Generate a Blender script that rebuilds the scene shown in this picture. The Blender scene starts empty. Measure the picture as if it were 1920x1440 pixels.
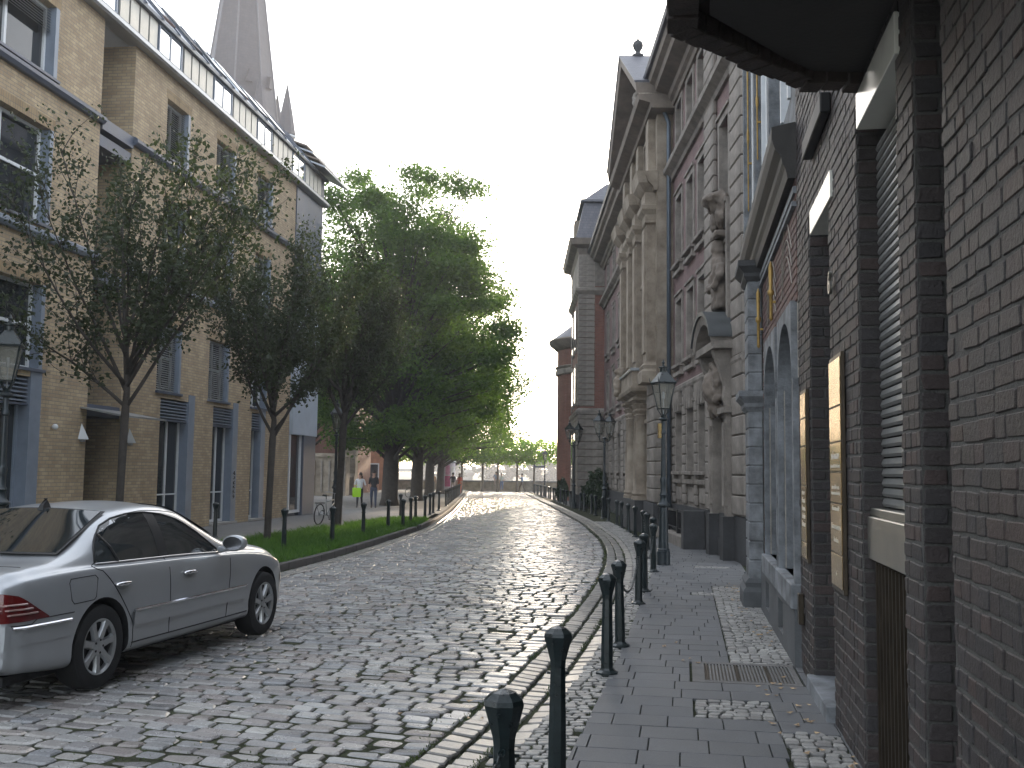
import bpy, bmesh, math, random
import numpy as np
from mathutils import Vector, Matrix
rng = np.random.default_rng(7)
random.seed(7)
scn = bpy.context.scene
col = scn.collection
PI = math.pi

# ------------------------------------------------------------------ camera
CAM_H, PITCH, ROLL, FPX = 1.8, math.atan(163 / 1920), 0.012, 1920.0
cF = Vector((0, math.cos(PITCH), math.sin(PITCH)))
cR0 = Vector((1, 0, 0)); cU0 = Vector((0, -math.sin(PITCH), math.cos(PITCH)))
cR = cR0 * math.cos(ROLL) + cU0 * math.sin(ROLL)
cU = cU0 * math.cos(ROLL) - cR0 * math.sin(ROLL)
cam = bpy.data.cameras.new('camera')
cam.sensor_width = 36.0; cam.lens = 36.0
cam.clip_start = 0.05; cam.clip_end = 6000
camo = bpy.data.objects.new('camera', cam); col.objects.link(camo)
camo.matrix_world = Matrix(((cR.x, cU.x, -cF.x, 0), (cR.y, cU.y, -cF.y, 0), (cR.z, cU.z, -cF.z, CAM_H), (0, 0, 0, 1)))
scn.camera = camo

# ------------------------------------------------------------------ sky, sun, exposure
SUN_AZ, SUN_EL = math.radians(10.0), math.radians(9.8)      # low sun ahead, a little to the right
w = bpy.data.worlds.new('World'); scn.world = w; w.use_nodes = True
wn = w.node_tree.nodes; wl = w.node_tree.links
bg = wn['Background']; sky = wn.new('ShaderNodeTexSky')
sky.sky_type = 'NISHITA'; sky.sun_disc = False
sky.sun_elevation = SUN_EL; sky.sun_rotation = SUN_AZ
sky.air_density = 1.0; sky.dust_density = 1.5; sky.ozone_density = 1.0
hs = wn.new('ShaderNodeHueSaturation'); hs.inputs['Saturation'].default_value = 0.62
veil = wn.new('ShaderNodeVectorMath'); veil.operation = 'ADD'; veil.inputs[1].default_value = (4.1, 4.35, 4.75)   # even white evening haze all over the sky
wl.new(sky.outputs[0], hs.inputs['Color']); wl.new(hs.outputs[0], veil.inputs[0]); wl.new(veil.outputs[0], bg.inputs['Color'])
bg.inputs['Strength'].default_value = 0.09
sl = bpy.data.lights.new('sun', 'SUN'); sl.energy = 2.6; sl.angle = math.radians(2.0); sl.color = (1.0, 0.80, 0.58)
so = bpy.data.objects.new('sun', sl); col.objects.link(so)
sd = Vector((math.sin(SUN_AZ) * math.cos(SUN_EL), math.cos(SUN_AZ) * math.cos(SUN_EL), math.sin(SUN_EL)))
so.rotation_euler = sd.to_track_quat('Z', 'Y').to_euler()
so.location = (20, 60, 60)
scn.view_settings.view_transform = 'Standard'
scn.view_settings.look = 'None'
scn.view_settings.exposure = 1.8
scn.view_settings.gamma = 1.0
scn.view_settings.use_curve_mapping = False
try:
    scn.cycles.use_denoising = True
    scn.cycles.max_bounces = 8
    scn.cycles.diffuse_bounces = 3
    scn.cycles.transparent_max_bounces = 12
    scn.cycles.sample_clamp_indirect = 6.0
except Exception:
    pass

# ------------------------------------------------------------------ helpers
SLOPE = -0.003
def gz(y): return SLOPE * y

def tag(o, label=None, cat=None, group=None, kind=None):
    if label: o['label'] = label
    if cat: o['category'] = cat
    if group: o['group'] = group
    if kind: o['kind'] = kind
    return o

def empty(name, loc=(0, 0, 0), rz=0.0, parent=None):
    o = bpy.data.objects.new(name, None); col.objects.link(o)
    o.location = loc; o.rotation_euler = (0, 0, rz); o.empty_display_size = 0.2
    if parent: o.parent = parent
    return o

def copy_tree(o, parent=None):
    c = o.copy(); col.objects.link(c); c.parent = parent
    for ch in o.children: copy_tree(ch, c)
    return c

class MB:
    def __init__(s): s.v = []; s.f = []; s.m = []
    def add(s, vs, fs, m=0):
        b = len(s.v); s.v += [tuple(p) for p in vs]
        for f in fs: s.f.append(tuple(i + b for i in f)); s.m.append(m)
        return s
    def hexa(s, p, m=0):          # p: 4 bottom ccw, 4 top ccw
        return s.add(p, [(3, 2, 1, 0), (4, 5, 6, 7), (0, 1, 5, 4), (1, 2, 6, 5), (2, 3, 7, 6), (3, 0, 4, 7)], m)
    def box(s, x0, x1, y0, y1, z0, z1, m=0):
        if x0 > x1: x0, x1 = x1, x0
        if y0 > y1: y0, y1 = y1, y0
        if z0 > z1: z0, z1 = z1, z0
        return s.hexa([(x0, y0, z0), (x1, y0, z0), (x1, y1, z0), (x0, y1, z0), (x0, y0, z1), (x1, y0, z1), (x1, y1, z1), (x0, y1, z1)], m)
    def prism(s, poly, z0, z1, m=0):
        n = len(poly)
        return s.add([(x, y, z0) for x, y in poly] + [(x, y, z1) for x, y in poly],
                     [tuple(range(n - 1, -1, -1)), tuple(range(n, 2 * n))] + [(i, (i + 1) % n, n + (i + 1) % n, n + i) for i in range(n)], m)
    def sweep(s, prof, y0, y1, m=0):   # profile of (x, z), extruded along y
        n = len(prof)
        return s.add([(x, y0, z) for x, z in prof] + [(x, y1, z) for x, z in prof],
                     [tuple(range(n)), tuple(range(2 * n - 1, n - 1, -1))] + [(i, n + i, n + (i + 1) % n, (i + 1) % n) for i in range(n)], m)
    def loft(s, rings, m=0, cap=True):
        n = len(rings[0]); vs = [p for r in rings for p in r]; fs = []
        for k in range(len(rings) - 1):
            a, b = k * n, (k + 1) * n
            fs += [(a + i, a + (i + 1) % n, b + (i + 1) % n, b + i) for i in range(n)]
        if cap:
            fs.append(tuple(range(n - 1, -1, -1))); fs.append(tuple(range((len(rings) - 1) * n, len(rings) * n)))
        return s.add(vs, fs, m)
    def lathe(s, prof, n=12, c=(0, 0, 0), m=0, ph=0.0):
        rings = [[(c[0] + r * math.cos(2 * PI * i / n + ph), c[1] + r * math.sin(2 * PI * i / n + ph), c[2] + z) for i in range(n)] for r, z in prof]
        return s.loft(rings, m)
    def tube(s, pts, r, n=6, m=0, cap=True):
        pts = [Vector(p) for p in pts]; k = len(pts)
        rs = r if isinstance(r, (list, tuple)) else [r] * k
        t = (pts[1] - pts[0]).normalized()
        a = t.orthogonal().normalized(); rings = []
        for i in range(k):
            if 0 < i < k - 1: t = (pts[i + 1] - pts[i - 1])
            elif i == k - 1: t = (pts[i] - pts[i - 1])
            if t.length > 1e-9: t.normalize()
            a = (a - t * a.dot(t))
            a = a.normalized() if a.length > 1e-6 else t.orthogonal().normalized()
            b = t.cross(a)
            rings.append([tuple(pts[i] + (a * math.cos(2 * PI * j / n) + b * math.sin(2 * PI * j / n)) * rs[i]) for j in range(n)])
        return s.loft(rings, m, cap)
    def grid(s, P, m=0, flip=False):   # P[i][j] points
        ni, nj = len(P), len(P[0])
        fs = []
        for i in range(ni - 1):
            for j in range(nj - 1):
                q = (i * nj + j, (i + 1) * nj + j, (i + 1) * nj + j + 1, i * nj + j + 1)
                fs.append(q[::-1] if flip else q)
        return s.add([p for r in P for p in r], fs, m)
    def ball(s, c, r, n=10, k=6, m=0):
        r3 = r if isinstance(r, (list, tuple)) else (r, r, r)
        rings = []
        for i in range(k + 1):
            a = PI * min(max(i / k, 0.02), 0.98) - PI / 2
            rings.append([(c[0] + r3[0] * math.cos(a) * math.cos(2 * PI * j / n), c[1] + r3[1] * math.cos(a) * math.sin(2 * PI * j / n), c[2] + r3[2] * math.sin(a)) for j in range(n)])
        return s.loft(rings, m)
    def obj(s, name, mat, parent=None, smooth=False, bevel=0.0, loc=None, fixn=False):
        me = bpy.data.meshes.new(name); me.from_pydata(s.v, [], s.f); me.update()
        mats = mat if isinstance(mat, (list, tuple)) else [mat]
        for q in mats:
            if q: me.materials.append(q)
        if len(mats) > 1: me.polygons.foreach_set('material_index', s.m)
        if fixn:
            bm = bmesh.new(); bm.from_mesh(me); bmesh.ops.recalc_face_normals(bm, faces=bm.faces); bm.to_mesh(me); bm.free()
        if smooth is True: me.polygons.foreach_set('use_smooth', [True] * len(me.polygons))
        o = bpy.data.objects.new(name, me); col.objects.link(o)
        if smooth == 'auto':
            me.polygons.foreach_set('use_smooth', [True] * len(me.polygons))
            try: me.set_sharp_from_angle(angle=math.radians(38))
            except Exception: pass
        if parent: o.parent = parent
        if loc: o.location = loc
        if bevel:
            md = o.modifiers.new('bevel', 'BEVEL'); md.width = bevel; md.segments = 1; md.limit_method = 'ANGLE'
        return o

def fast_mesh(name, V, counts, idx, mat, rnd=None, smooth=False):
    me = bpy.data.meshes.new(name)
    V = np.asarray(V, np.float32)
    me.vertices.add(len(V)); me.vertices.foreach_set('co', V.ravel())
    idx = np.asarray(idx, np.int32); counts = np.asarray(counts, np.int32)
    me.loops.add(len(idx)); me.loops.foreach_set('vertex_index', idx)
    me.polygons.add(len(counts))
    st = np.zeros(len(counts), np.int32); st[1:] = np.cumsum(counts)[:-1]
    me.polygons.foreach_set('loop_start', st)
    try: me.polygons.foreach_set('loop_total', counts)
    except Exception: pass
    me.polygons.foreach_set('use_smooth', np.full(len(counts), bool(smooth)))
    if rnd is not None:
        at = me.attributes.new('rnd', 'FLOAT', 'POINT'); at.data.foreach_set('value', np.asarray(rnd, np.float32))
    me.update(calc_edges=True)
    me.materials.append(mat)
    return me

# one block (stone, brick, slab) = rounded box; many are built at once with numpy
def block_template(n8=True):
    if n8:
        ring = [(1, -1, 0, 1), (1, 1, 0, -1), (1, 1, -1, 0), (-1, 1, 1, 0), (-1, 1, 0, -1), (-1, -1, 0, 1), (-1, -1, 1, 0), (1, -1, -1, 0)]
    else:
        ring = [(1, -1, 0, 0), (1, 1, 0, 0), (-1, 1, 0, 0), (-1, -1, 0, 0)]
    k = len(ring); cnt = []; idx = []
    for lv in range(2):
        for i in range(k):
            j = (i + 1) % k
            cnt.append(4); idx += [lv * k + i, lv * k + j, (lv + 1) * k + j, (lv + 1) * k + i]
    cnt.append(k); idx += [2 * k + i for i in range(k)]
    return ring, cnt, idx

def block_arrays(C, UX, UY, UZ, HX, HY, HZ, rnd, bev=0.012, cut=0.02, jit=0.006, tilt=0.0, n8=True, g=rng):
    N = len(C); ring, cnt, idx = block_template(n8); k = len(ring)
    P = np.zeros((N, 3 * k, 3))
    corner = {(1, -1): 0, (1, 1): 1, (-1, 1): 2, (-1, -1): 3}
    J = g.normal(0, jit, (N, 4, 2)); T = g.normal(0, tilt, (N, 2)) if tilt else np.zeros((N, 2))
    for lv in range(3):
        ins = bev if lv == 2 else 0.0
        for i, (sx, sy, cx, cy) in enumerate(ring):
            c = corner[(sx, sy)]
            x = sx * (HX - ins) + cx * cut + J[:, c, 0]
            y = sy * (HY - ins) + cy * cut + J[:, c, 1]
            z = (-HZ if lv == 0 else (HZ - bev if lv == 1 else HZ))
            z = z + (T[:, 0] * x + T[:, 1] * y if lv > 0 else 0)
            P[:, lv * k + i] = C + UX * np.reshape(x, (-1, 1)) + UY * np.reshape(y, (-1, 1)) + UZ * np.reshape(z + np.zeros(N), (-1, 1))
    V = P.reshape(-1, 3)
    I = (np.asarray(idx)[None, :] + (np.arange(N) * 3 * k)[:, None]).ravel()
    return V, np.tile(cnt, N), I, np.repeat(rnd, 3 * k)

def blocks(parent, piece, field, mat, C, ux, uy, uz, HX, HY, HZ, n_ind=300, mw=None, bev=0.012, cut=0.02, jit=0.006, tilt=0.0, far8=30.0, seed=1, rnd=None):
    """the n_ind nearest pieces in view are objects of their own, the others one joined part"""
    g = np.random.default_rng(seed)
    C = np.asarray(C, float); N = len(C)
    b = lambda a: np.broadcast_to(np.asarray(a, float), (N, 3))
    ux, uy, uz = b(ux), b(uy), b(uz)
    HX = np.broadcast_to(np.asarray(HX, float), (N,)); HY = np.broadcast_to(np.asarray(HY, float), (N,)); HZ = np.broadcast_to(np.asarray(HZ, float), (N,))
    if rnd is None: rnd = g.random(N)
    W = C if mw is None else (np.asarray(mw)[:3, :3] @ C.T).T + np.asarray(mw)[:3, 3]
    d = W - np.array([0, 0, CAM_H]); dep = d @ np.array(cF)
    u = d @ np.array(cR) / np.maximum(dep, .01); v = d @ np.array(cU) / np.maximum(dep, .01)
    inview = (dep > 0.3) & (abs(u) < 0.5) & (abs(v) < 0.375)
    dist = np.linalg.norm(d, axis=1) + np.where(inview, 0, 1e4)
    order = np.argsort(dist); ind = order[:n_ind]; ind = ind[dist[ind] < 1e4]
    mask = np.zeros(N, bool); mask[ind] = True
    if len(ind):
        mx, my, mz = HX[ind].mean(), HY[ind].mean(), HZ[ind].mean()
        vari = []
        for q in range(28):
            one = lambda a: np.array([a], float)
            V, c, I, r = block_arrays(np.zeros((1, 3)), one([1, 0, 0]), one([0, 1, 0]), one([0, 0, 1]), one(mx), one(my), one(mz), np.array([(q + .5) / 28]), bev, cut, jit, tilt, True, g)
            vari.append(fast_mesh(piece, V, c, I, mat, r))
        for i in ind:
            o = bpy.data.objects.new(piece, vari[int(rnd[i] * 27.999)]); col.objects.link(o)
            a, e, f = ux[i] * HX[i] / mx, uy[i] * HY[i] / my, uz[i] * HZ[i] / mz
            o.parent = parent
            o.matrix_local = Matrix(((a[0], e[0], f[0], C[i, 0]), (a[1], e[1], f[1], C[i, 1]), (a[2], e[2], f[2], C[i, 2]), (0, 0, 0, 1)))
    rest = ~mask
    if rest.any():
        near = rest & (dist % 1e4 < far8); far = rest & ~near
        Vs, Cs, Is, Rs, off = [], [], [], [], 0
        for sel, n8 in ((near, True), (far, False)):
            if not sel.any(): continue
            V, c, I, r = block_arrays(C[sel], ux[sel], uy[sel], uz[sel], HX[sel], HY[sel], HZ[sel], rnd[sel], bev, cut, jit, tilt, n8, g)
            Vs.append(V); Cs.append(c); Is.append(I + off); Rs.append(r); off += len(V)
        me = fast_mesh(field, np.concatenate(Vs), np.concatenate(Cs), np.concatenate(Is), mat, np.concatenate(Rs))
        o = bpy.data.objects.new(field, me); col.objects.link(o); o.parent = parent; o['kind'] = 'stuff'

# ------------------------------------------------------------------ materials
def new_mat(name):
    m = bpy.data.materials.new(name); m.use_nodes = True
    nt = m.node_tree; return m, nt, nt.nodes, nt.links, nt.nodes['Principled BSDF']

def setin(b, k, v):
    if k in b.inputs: b.inputs[k].default_value = v

def pm(name, c, rough=0.7, var=0.25, scale=6.0, bump=0.0, bscale=None, metal=0.0, spec=0.5, coat=0.0, c2=None, fine=0.0, rvar=0.1):
    """painted, stone, metal ...: base colour broken by noise, noise bump and uneven roughness"""
    m, nt, N, L, b = new_mat(name)
    tc = N.new('ShaderNodeTexCoord')
    n1 = N.new('ShaderNodeTexNoise'); n1.inputs['Scale'].default_value = scale; n1.inputs['Detail'].default_value = 5; n1.inputs['Roughness'].default_value = 0.65
    L.new(tc.outputs['Object'], n1.inputs['Vector'])
    cr = N.new('ShaderNodeValToRGB')
    a = tuple(max(0, x * (1 - var)) for x in c) + (1,)
    e = tuple(min(1, x * (1 + var)) for x in (c2 or c)) + (1,)
    cr.color_ramp.elements[0].position = 0.32; cr.color_ramp.elements[0].color = a
    cr.color_ramp.elements[1].position = 0.68; cr.color_ramp.elements[1].color = e
    L.new(n1.outputs['Fac'], cr.inputs['Fac']); L.new(cr.outputs['Color'], b.inputs['Base Color'])
    mr = N.new('ShaderNodeMapRange'); mr.inputs['To Min'].default_value = max(.02, rough - rvar); mr.inputs['To Max'].default_value = min(1, rough + rvar)
    L.new(n1.outputs['Fac'], mr.inputs['Value']); L.new(mr.outputs[0], b.inputs['Roughness'])
    setin(b, 'Metallic', metal); setin(b, 'Specular IOR Level', spec); setin(b, 'Coat Weight', coat)
    if bump:
        n2 = N.new('ShaderNodeTexNoise'); n2.inputs['Scale'].default_value = bscale or scale * 6; n2.inputs['Detail'].default_value = 6
        L.new(tc.outputs['Object'], n2.inputs['Vector'])
        bp = N.new('ShaderNodeBump'); bp.inputs['Strength'].default_value = bump; bp.inputs['Distance'].default_value = 0.02
        L.new(n2.outputs['Fac'], bp.inputs['Height']); L.new(bp.outputs[0], b.inputs['Normal'])
    return m

def piece_mat(name, cols, rough=0.45, bump=0.3, bscale=60, spec=0.5, stain=0.35, sscale=1.2, rvar=0.12):
    """stones and bricks: colour by the piece's own random value, stained by large noise"""
    m, nt, N, L, b = new_mat(name)
    at = N.new('ShaderNodeAttribute'); at.attribute_name = 'rnd'
    cr = N.new('ShaderNodeValToRGB'); cr.color_ramp.interpolation = 'LINEAR'
    els = cr.color_ramp.elements
    while len(els) < len(cols): els.new(0.5)
    for i, c in enumerate(cols):
        els[i].position = i / (len(cols) - 1); els[i].color = tuple(c) + (1,)
    L.new(at.outputs['Fac'], cr.inputs['Fac'])
    ge = N.new('ShaderNodeNewGeometry')
    n1 = N.new('ShaderNodeTexNoise'); n1.inputs['Scale'].default_value = sscale; n1.inputs['Detail'].default_value = 6; n1.inputs['Roughness'].default_value = 0.7
    L.new(ge.outputs['Position'], n1.inputs['Vector'])
    mr = N.new('ShaderNodeMapRange'); mr.inputs['From Min'].default_value = .3; mr.inputs['From Max'].default_value = .7
    mr.inputs['To Min'].default_value = 1 - stain; mr.inputs['To Max'].default_value = 1 + stain
    L.new(n1.outputs['Fac'], mr.inputs['Value'])
    n2 = N.new('ShaderNodeTexNoise'); n2.inputs['Scale'].default_value = bscale; n2.inputs['Detail'].default_value = 5; n2.inputs['Roughness'].default_value = .7
    L.new(ge.outputs['Position'], n2.inputs['Vector'])
    m3 = N.new('ShaderNodeMapRange'); m3.inputs['From Min'].default_value = .3; m3.inputs['From Max'].default_value = .7; m3.inputs['To Min'].default_value = .8; m3.inputs['To Max'].default_value = 1.2
    L.new(n2.outputs['Fac'], m3.inputs['Value'])
    mu = N.new('ShaderNodeMath'); mu.operation = 'MULTIPLY'; L.new(mr.outputs[0], mu.inputs[0]); L.new(m3.outputs[0], mu.inputs[1])
    mx = N.new('ShaderNodeVectorMath'); mx.operation = 'SCALE'; L.new(cr.outputs['Color'], mx.inputs[0]); L.new(mu.outputs[0], mx.inputs['Scale'])
    L.new(mx.outputs[0], b.inputs['Base Color'])
    rr = N.new('ShaderNodeMapRange'); rr.inputs['To Min'].default_value = rough - rvar; rr.inputs['To Max'].default_value = rough + rvar
    L.new(n1.outputs['Fac'], rr.inputs['Value']); L.new(rr.outputs[0], b.inputs['Roughness'])
    setin(b, 'Specular IOR Level', spec)
    bp = N.new('ShaderNodeBump'); bp.inputs['Strength'].default_value = bump; bp.inputs['Distance'].default_value = 0.01
    L.new(n2.outputs['Fac'], bp.inputs['Height']); L.new(bp.outputs[0], b.inputs['Normal'])
    return m

def brick_mat(name, c1, c2, mortar, bw=0.24, bh=0.07, ms=0.010, rough=0.8, bump=0.5, offs=0.5, var=0.25, spec=0.3):
    m, nt, N, L, b = new_mat(name)
    tc = N.new('ShaderNodeTexCoord'); sp = N.new('ShaderNodeSeparateXYZ'); L.new(tc.outputs['Object'], sp.inputs[0])
    ad = N.new('ShaderNodeMath'); L.new(sp.outputs['X'], ad.inputs[0]); L.new(sp.outputs['Y'], ad.inputs[1])
    cb = N.new('ShaderNodeCombineXYZ'); L.new(ad.outputs[0], cb.inputs['X']); L.new(sp.outputs['Z'], cb.inputs['Y'])
    br = N.new('ShaderNodeTexBrick'); L.new(cb.outputs[0], br.inputs['Vector'])
    br.inputs['Color1'].default_value = c1 + (1,); br.inputs['Color2'].default_value = c2 + (1,); br.inputs['Mortar'].default_value = mortar + (1,)
    br.inputs['Scale'].default_value = 1.0; br.inputs['Brick Width'].default_value = bw; br.inputs['Row Height'].default_value = bh
    br.inputs['Mortar Size'].default_value = ms; br.inputs['Mortar Smooth'].default_value = 0.2; br.offset = offs
    n1 = N.new('ShaderNodeTexNoise'); n1.inputs['Scale'].default_value = 1.3; n1.inputs['Detail'].default_value = 6; n1.inputs['Roughness'].default_value = .7
    L.new(tc.outputs['Object'], n1.inputs['Vector'])
    mr = N.new('ShaderNodeMapRange'); mr.inputs['From Min'].default_value = .3; mr.inputs['From Max'].default_value = .7; mr.inputs['To Min'].default_value = 1 - var; mr.inputs['To Max'].default_value = 1 + var
    L.new(n1.outputs['Fac'], mr.inputs['Value'])
    mx = N.new('ShaderNodeVectorMath'); mx.operation = 'SCALE'; L.new(br.outputs['Color'], mx.inputs[0]); 
    mp = N.new('ShaderNodeMapping'); mp.inputs['Scale'].default_value = (1.6, 1.6, .12); L.new(tc.outputs['Object'], mp.inputs['Vector'])
    n3 = N.new('ShaderNodeTexNoise'); n3.inputs['Scale'].default_value = 2.0; n3.inputs['Detail'].default_value = 7; n3.inputs['Roughness'].default_value = .75; L.new(mp.outputs[0], n3.inputs['Vector'])
    m4 = N.new('ShaderNodeMapRange'); m4.inputs['From Min'].default_value = .35; m4.inputs['From Max'].default_value = .65; m4.inputs['To Min'].default_value = 1 - var * .8; m4.inputs['To Max'].default_value = 1 + var * .4
    L.new(n3.outputs['Fac'], m4.inputs['Value']); m5 = N.new('ShaderNodeMath'); m5.operation = 'MULTIPLY'; L.new(mr.outputs[0], m5.inputs[0]); L.new(m4.outputs[0], m5.inputs[1])
    L.new(m5.outputs[0], mx.inputs['Scale'])
    L.new(mx.outputs[0], b.inputs['Base Color']); b.inputs['Roughness'].default_value = rough; setin(b, 'Specular IOR Level', spec)
    iv = N.new('ShaderNodeMath'); iv.operation = 'SUBTRACT'; iv.inputs[0].default_value = 1; L.new(br.outputs['Fac'], iv.inputs[1])
    bp = N.new('ShaderNodeBump'); bp.inputs['Strength'].default_value = bump; bp.inputs['Distance'].default_value = 0.012
    L.new(iv.outputs[0], bp.inputs['Height']); L.new(bp.outputs[0], b.inputs['Normal'])
    return m

def leaf_mat(name, c1, c2, trans=0.5):
    m, nt, N, L, b = new_mat(name)
    ge = N.new('ShaderNodeNewGeometry')
    n1 = N.new('ShaderNodeTexNoise'); n1.inputs['Scale'].default_value = 1.1; n1.inputs['Detail'].default_value = 4
    L.new(ge.outputs['Position'], n1.inputs['Vector'])
    at = N.new('ShaderNodeAttribute'); at.attribute_name = 'rnd'
    ad = N.new('ShaderNodeMath'); ad.operation = 'MULTIPLY_ADD'; ad.inputs[1].default_value = .55
    L.new(at.outputs['Fac'], ad.inputs[0]); 
    sb = N.new('ShaderNodeMath'); sb.operation = 'SUBTRACT'; sb.inputs[1].default_value = .27
    L.new(n1.outputs['Fac'], sb.inputs[0]); L.new(sb.outputs[0], ad.inputs[2])
    cr = N.new('ShaderNodeValToRGB')
    cr.color_ramp.elements[0].position = .15; cr.color_ramp.elements[0].color = c1 + (1,)
    cr.color_ramp.elements[1].position = .85; cr.color_ramp.elements[1].color = c2 + (1,)
    L.new(ad.outputs[0], cr.inputs['Fac']); L.new(cr.outputs['Color'], b.inputs['Base Color'])
    b.inputs['Roughness'].default_value = .55; setin(b, 'Specular IOR Level', .35)
    tr = N.new('ShaderNodeBsdfTranslucent'); mxs = N.new('ShaderNodeMixShader'); mxs.inputs[0].default_value = trans
    sc = N.new('ShaderNodeVectorMath'); sc.operation = 'MULTIPLY'; sc.inputs[1].default_value = (1.5, 1.7, .8)
    L.new(cr.outputs['Color'], sc.inputs[0]); L.new(sc.outputs[0], tr.inputs['Color'])
    L.new(b.outputs[0], mxs.inputs[1]); L.new(tr.outputs[0], mxs.inputs[2]); L.new(mxs.outputs[0], N['Material Output'].inputs['Surface'])
    return m

def glass_mat(name, tint=(0.02, 0.025, 0.03), rough=0.03, spec=0.6):
    m = pm(name, tint, rough, 0.3, 1.5, spec=spec, rvar=0.015)
    return m

M = {}
M['cobble'] = piece_mat('cobble', [(.16, .157, .16), (.24, .235, .235), (.21, .185, .175), (.29, .285, .275), (.20, .205, .215), (.33, .325, .31), (.25, .225, .21)], 0.26, 0.22, 60, .6, .25, 1.2, .15)
M['gutter'] = piece_mat('gutter_sett', [(.15, .143, .134), (.20, .192, .18), (.17, .162, .15), (.225, .213, .198)], 0.33, 0.3, 50, .6, .22)
M['mosaic'] = piece_mat('mosaic_sett', [(.20, .195, .185), (.27, .265, .25), (.16, .155, .15), (.33, .32, .30)], 0.5, 0.5, 80, .5, .25)
M['slab'] = piece_mat('slab', [(.105, .108, .113), (.124, .127, .132), (.115, .117, .12), (.138, .14, .144)], 0.68, 0.2, 120, .3, .18, .9)
M['joint'] = pm('joint_earth', (.026, .026, .020), 1.0, .5, 9, .6, 70, c2=(.040, .046, .026), spec=.1)
M['ground'] = pm('ground', (.09, .09, .088), .9, .25, .5, .3, 8)
M['left_pave'] = brick_mat('left_pavement', (.17, .165, .16), (.205, .20, .195), (.09, .088, .085), .3, .3, .008, .75, .3, .5, .2)
M['asphalt'] = pm('asphalt', (.15, .15, .15), .85, .2, 2.5, .35, 160)
M['kerb'] = pm('kerb_stone', (.062, .057, .053), .75, .3, 3.5, .5, 60)
M['soil'] = pm('soil', (.03, .034, .016), .95, .4, 4, .5, 40)
M['brickA'] = piece_mat('dark_clinker_brick', [(.034, .029, .0285), (.044, .036, .035), (.039, .034, .0345), (.055, .039, .036), (.032, .0295, .031), (.042, .037, .038)], .6, .9, 38, .35, .3, 2.2)
M['mortarA'] = pm('mortar', (.066, .065, .061), .95, .25, 9, .5, 90)
M['brickB'] = piece_mat('purple_brick', [(.11, .065, .058), (.14, .078, .066), (.095, .062, .06), (.12, .085, .08)], .7, .6, 45, .3, .25, 2)
M['mortarB'] = pm('pale_mortar', (.34, .31, .27), .95, .2, 9, .4, 90)
M['bluestone'] = pm('blue_grey_stone', (.130, .137, .145), .8, .45, 3.2, .4, 30, c2=(.165, .175, .187))
M['stoneC'] = pm('sandstone', (.195, .170, .148), .85, .35, 1.7, .4, 26, c2=(.235, .208, .182))
M['stoneC2'] = pm('warm_sandstone', (.235, .182, .132), .85, .35, 1.4, .4, 22, c2=(.265, .225, .178))
M['darkstone'] = pm('dark_basalt', (.05, .05, .052), .8, .3, 2.5, .4, 26)
M['brickC'] = brick_mat('rose_brick', (.185, .120, .118), (.22, .145, .14), (.21, .16, .15), .22, .075, .008, .85, .25, .5, .16)
M['brickD'] = brick_mat('red_brick', (.20, .085, .06), (.24, .11, .08), (.20, .14, .12), .24, .08, .009, .85, .3, .5, .16)
M['brickL'] = brick_mat('yellow_brick', (.47, .365, .23), (.35, .26, .168), (.26, .225, .18), .25, .083, .010, .8, .35, .5, .16)
M['slate'] = brick_mat('slate', (.085, .085, .10), (.11, .105, .12), (.05, .05, .06), .22, .14, .008, .55, .5, .5, .22, .5)
M['spire'] = brick_mat('spire_slate', (.042, .040, .050), (.052, .048, .058), (.035, .034, .042), .5, .3, .02, .6, .3, .5, .16, .4)
M['zinc'] = pm('zinc', (.34, .36, .38), .4, .15, 2, metal=.7, rvar=.1)
M['zinc_panel'] = pm('pale_zinc_panel', (.42, .41, .37), .45, .15, 1.5, metal=.35)
M['bluemetal'] = pm('blue_grey_metal', (.185, .22, .275), .45, .12, 2.5, spec=.5)
M['bluemetal_d'] = pm('dark_blue_metal', (.075, .09, .125), .45, .15, 2.5, spec=.5)
M['whitepaint'] = pm('white_paint', (.62, .64, .66), .5, .08, 4)
M['blind'] = pm('blind_slat', (.48, .49, .48), .5, .12, 3)
M['iron'] = pm('cast_iron', (.008, .015, .0165), .30, .35, 14, .12, 60, spec=.5, rvar=.1)
M['iron_green'] = pm('green_cast_iron', (.012, .020, .025), .36, .35, 14, .15, 60, spec=.55, rvar=.1)
M['black'] = pm('black', (.012, .012, .013), .6, .3, 6)
M['rubber'] = pm('rubber', (.014, .014, .015), .8, .3, 12, .2, 80)
M['gold'] = pm('gilded_iron', (.36, .235, .075), .55, .3, 10, metal=.6)
M['brass'] = pm('brass', (.50, .36, .17), .22, .10, 3, metal=1.0, rvar=.05)
M['bronze_dark'] = pm('dark_bronze', (.075, .06, .045), .4, .2, 6, metal=.8)
M['lettering'] = pm('engraved_letters', (.55, .52, .45), .5, .1, 6)
M['signwhite'] = pm('white_sign', (.72, .71, .64), .22, .05, 2.5)
M['steel'] = pm('brushed_steel', (.30, .31, .32), .38, .15, 8, metal=.85)
M['aluminium'] = pm('aluminium', (.33, .32, .29), .35, .15, 5, metal=.9)
M['louver'] = pm('roller_slat', (.20, .20, .195), .4, .2, 6, metal=.3)
M['glass'] = glass_mat('window_glass')
M['glass_blue'] = glass_mat('blue_window_glass', (.05, .065, .08), .06)
M['lampglass'] = glass_mat('lantern_glass', (.20, .20, .18), .12, .5)
M['chrome'] = pm('chrome', (.62, .62, .64), .12, .05, 4, metal=1.0, rvar=.04)
M['paint'] = pm('silver_car_paint', (.35, .365, .385), .34, .04, 2, metal=.4, coat=.6, rvar=.03)
M['carglass'] = glass_mat('car_glass', (.012, .016, .018), .02, .7)
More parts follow.
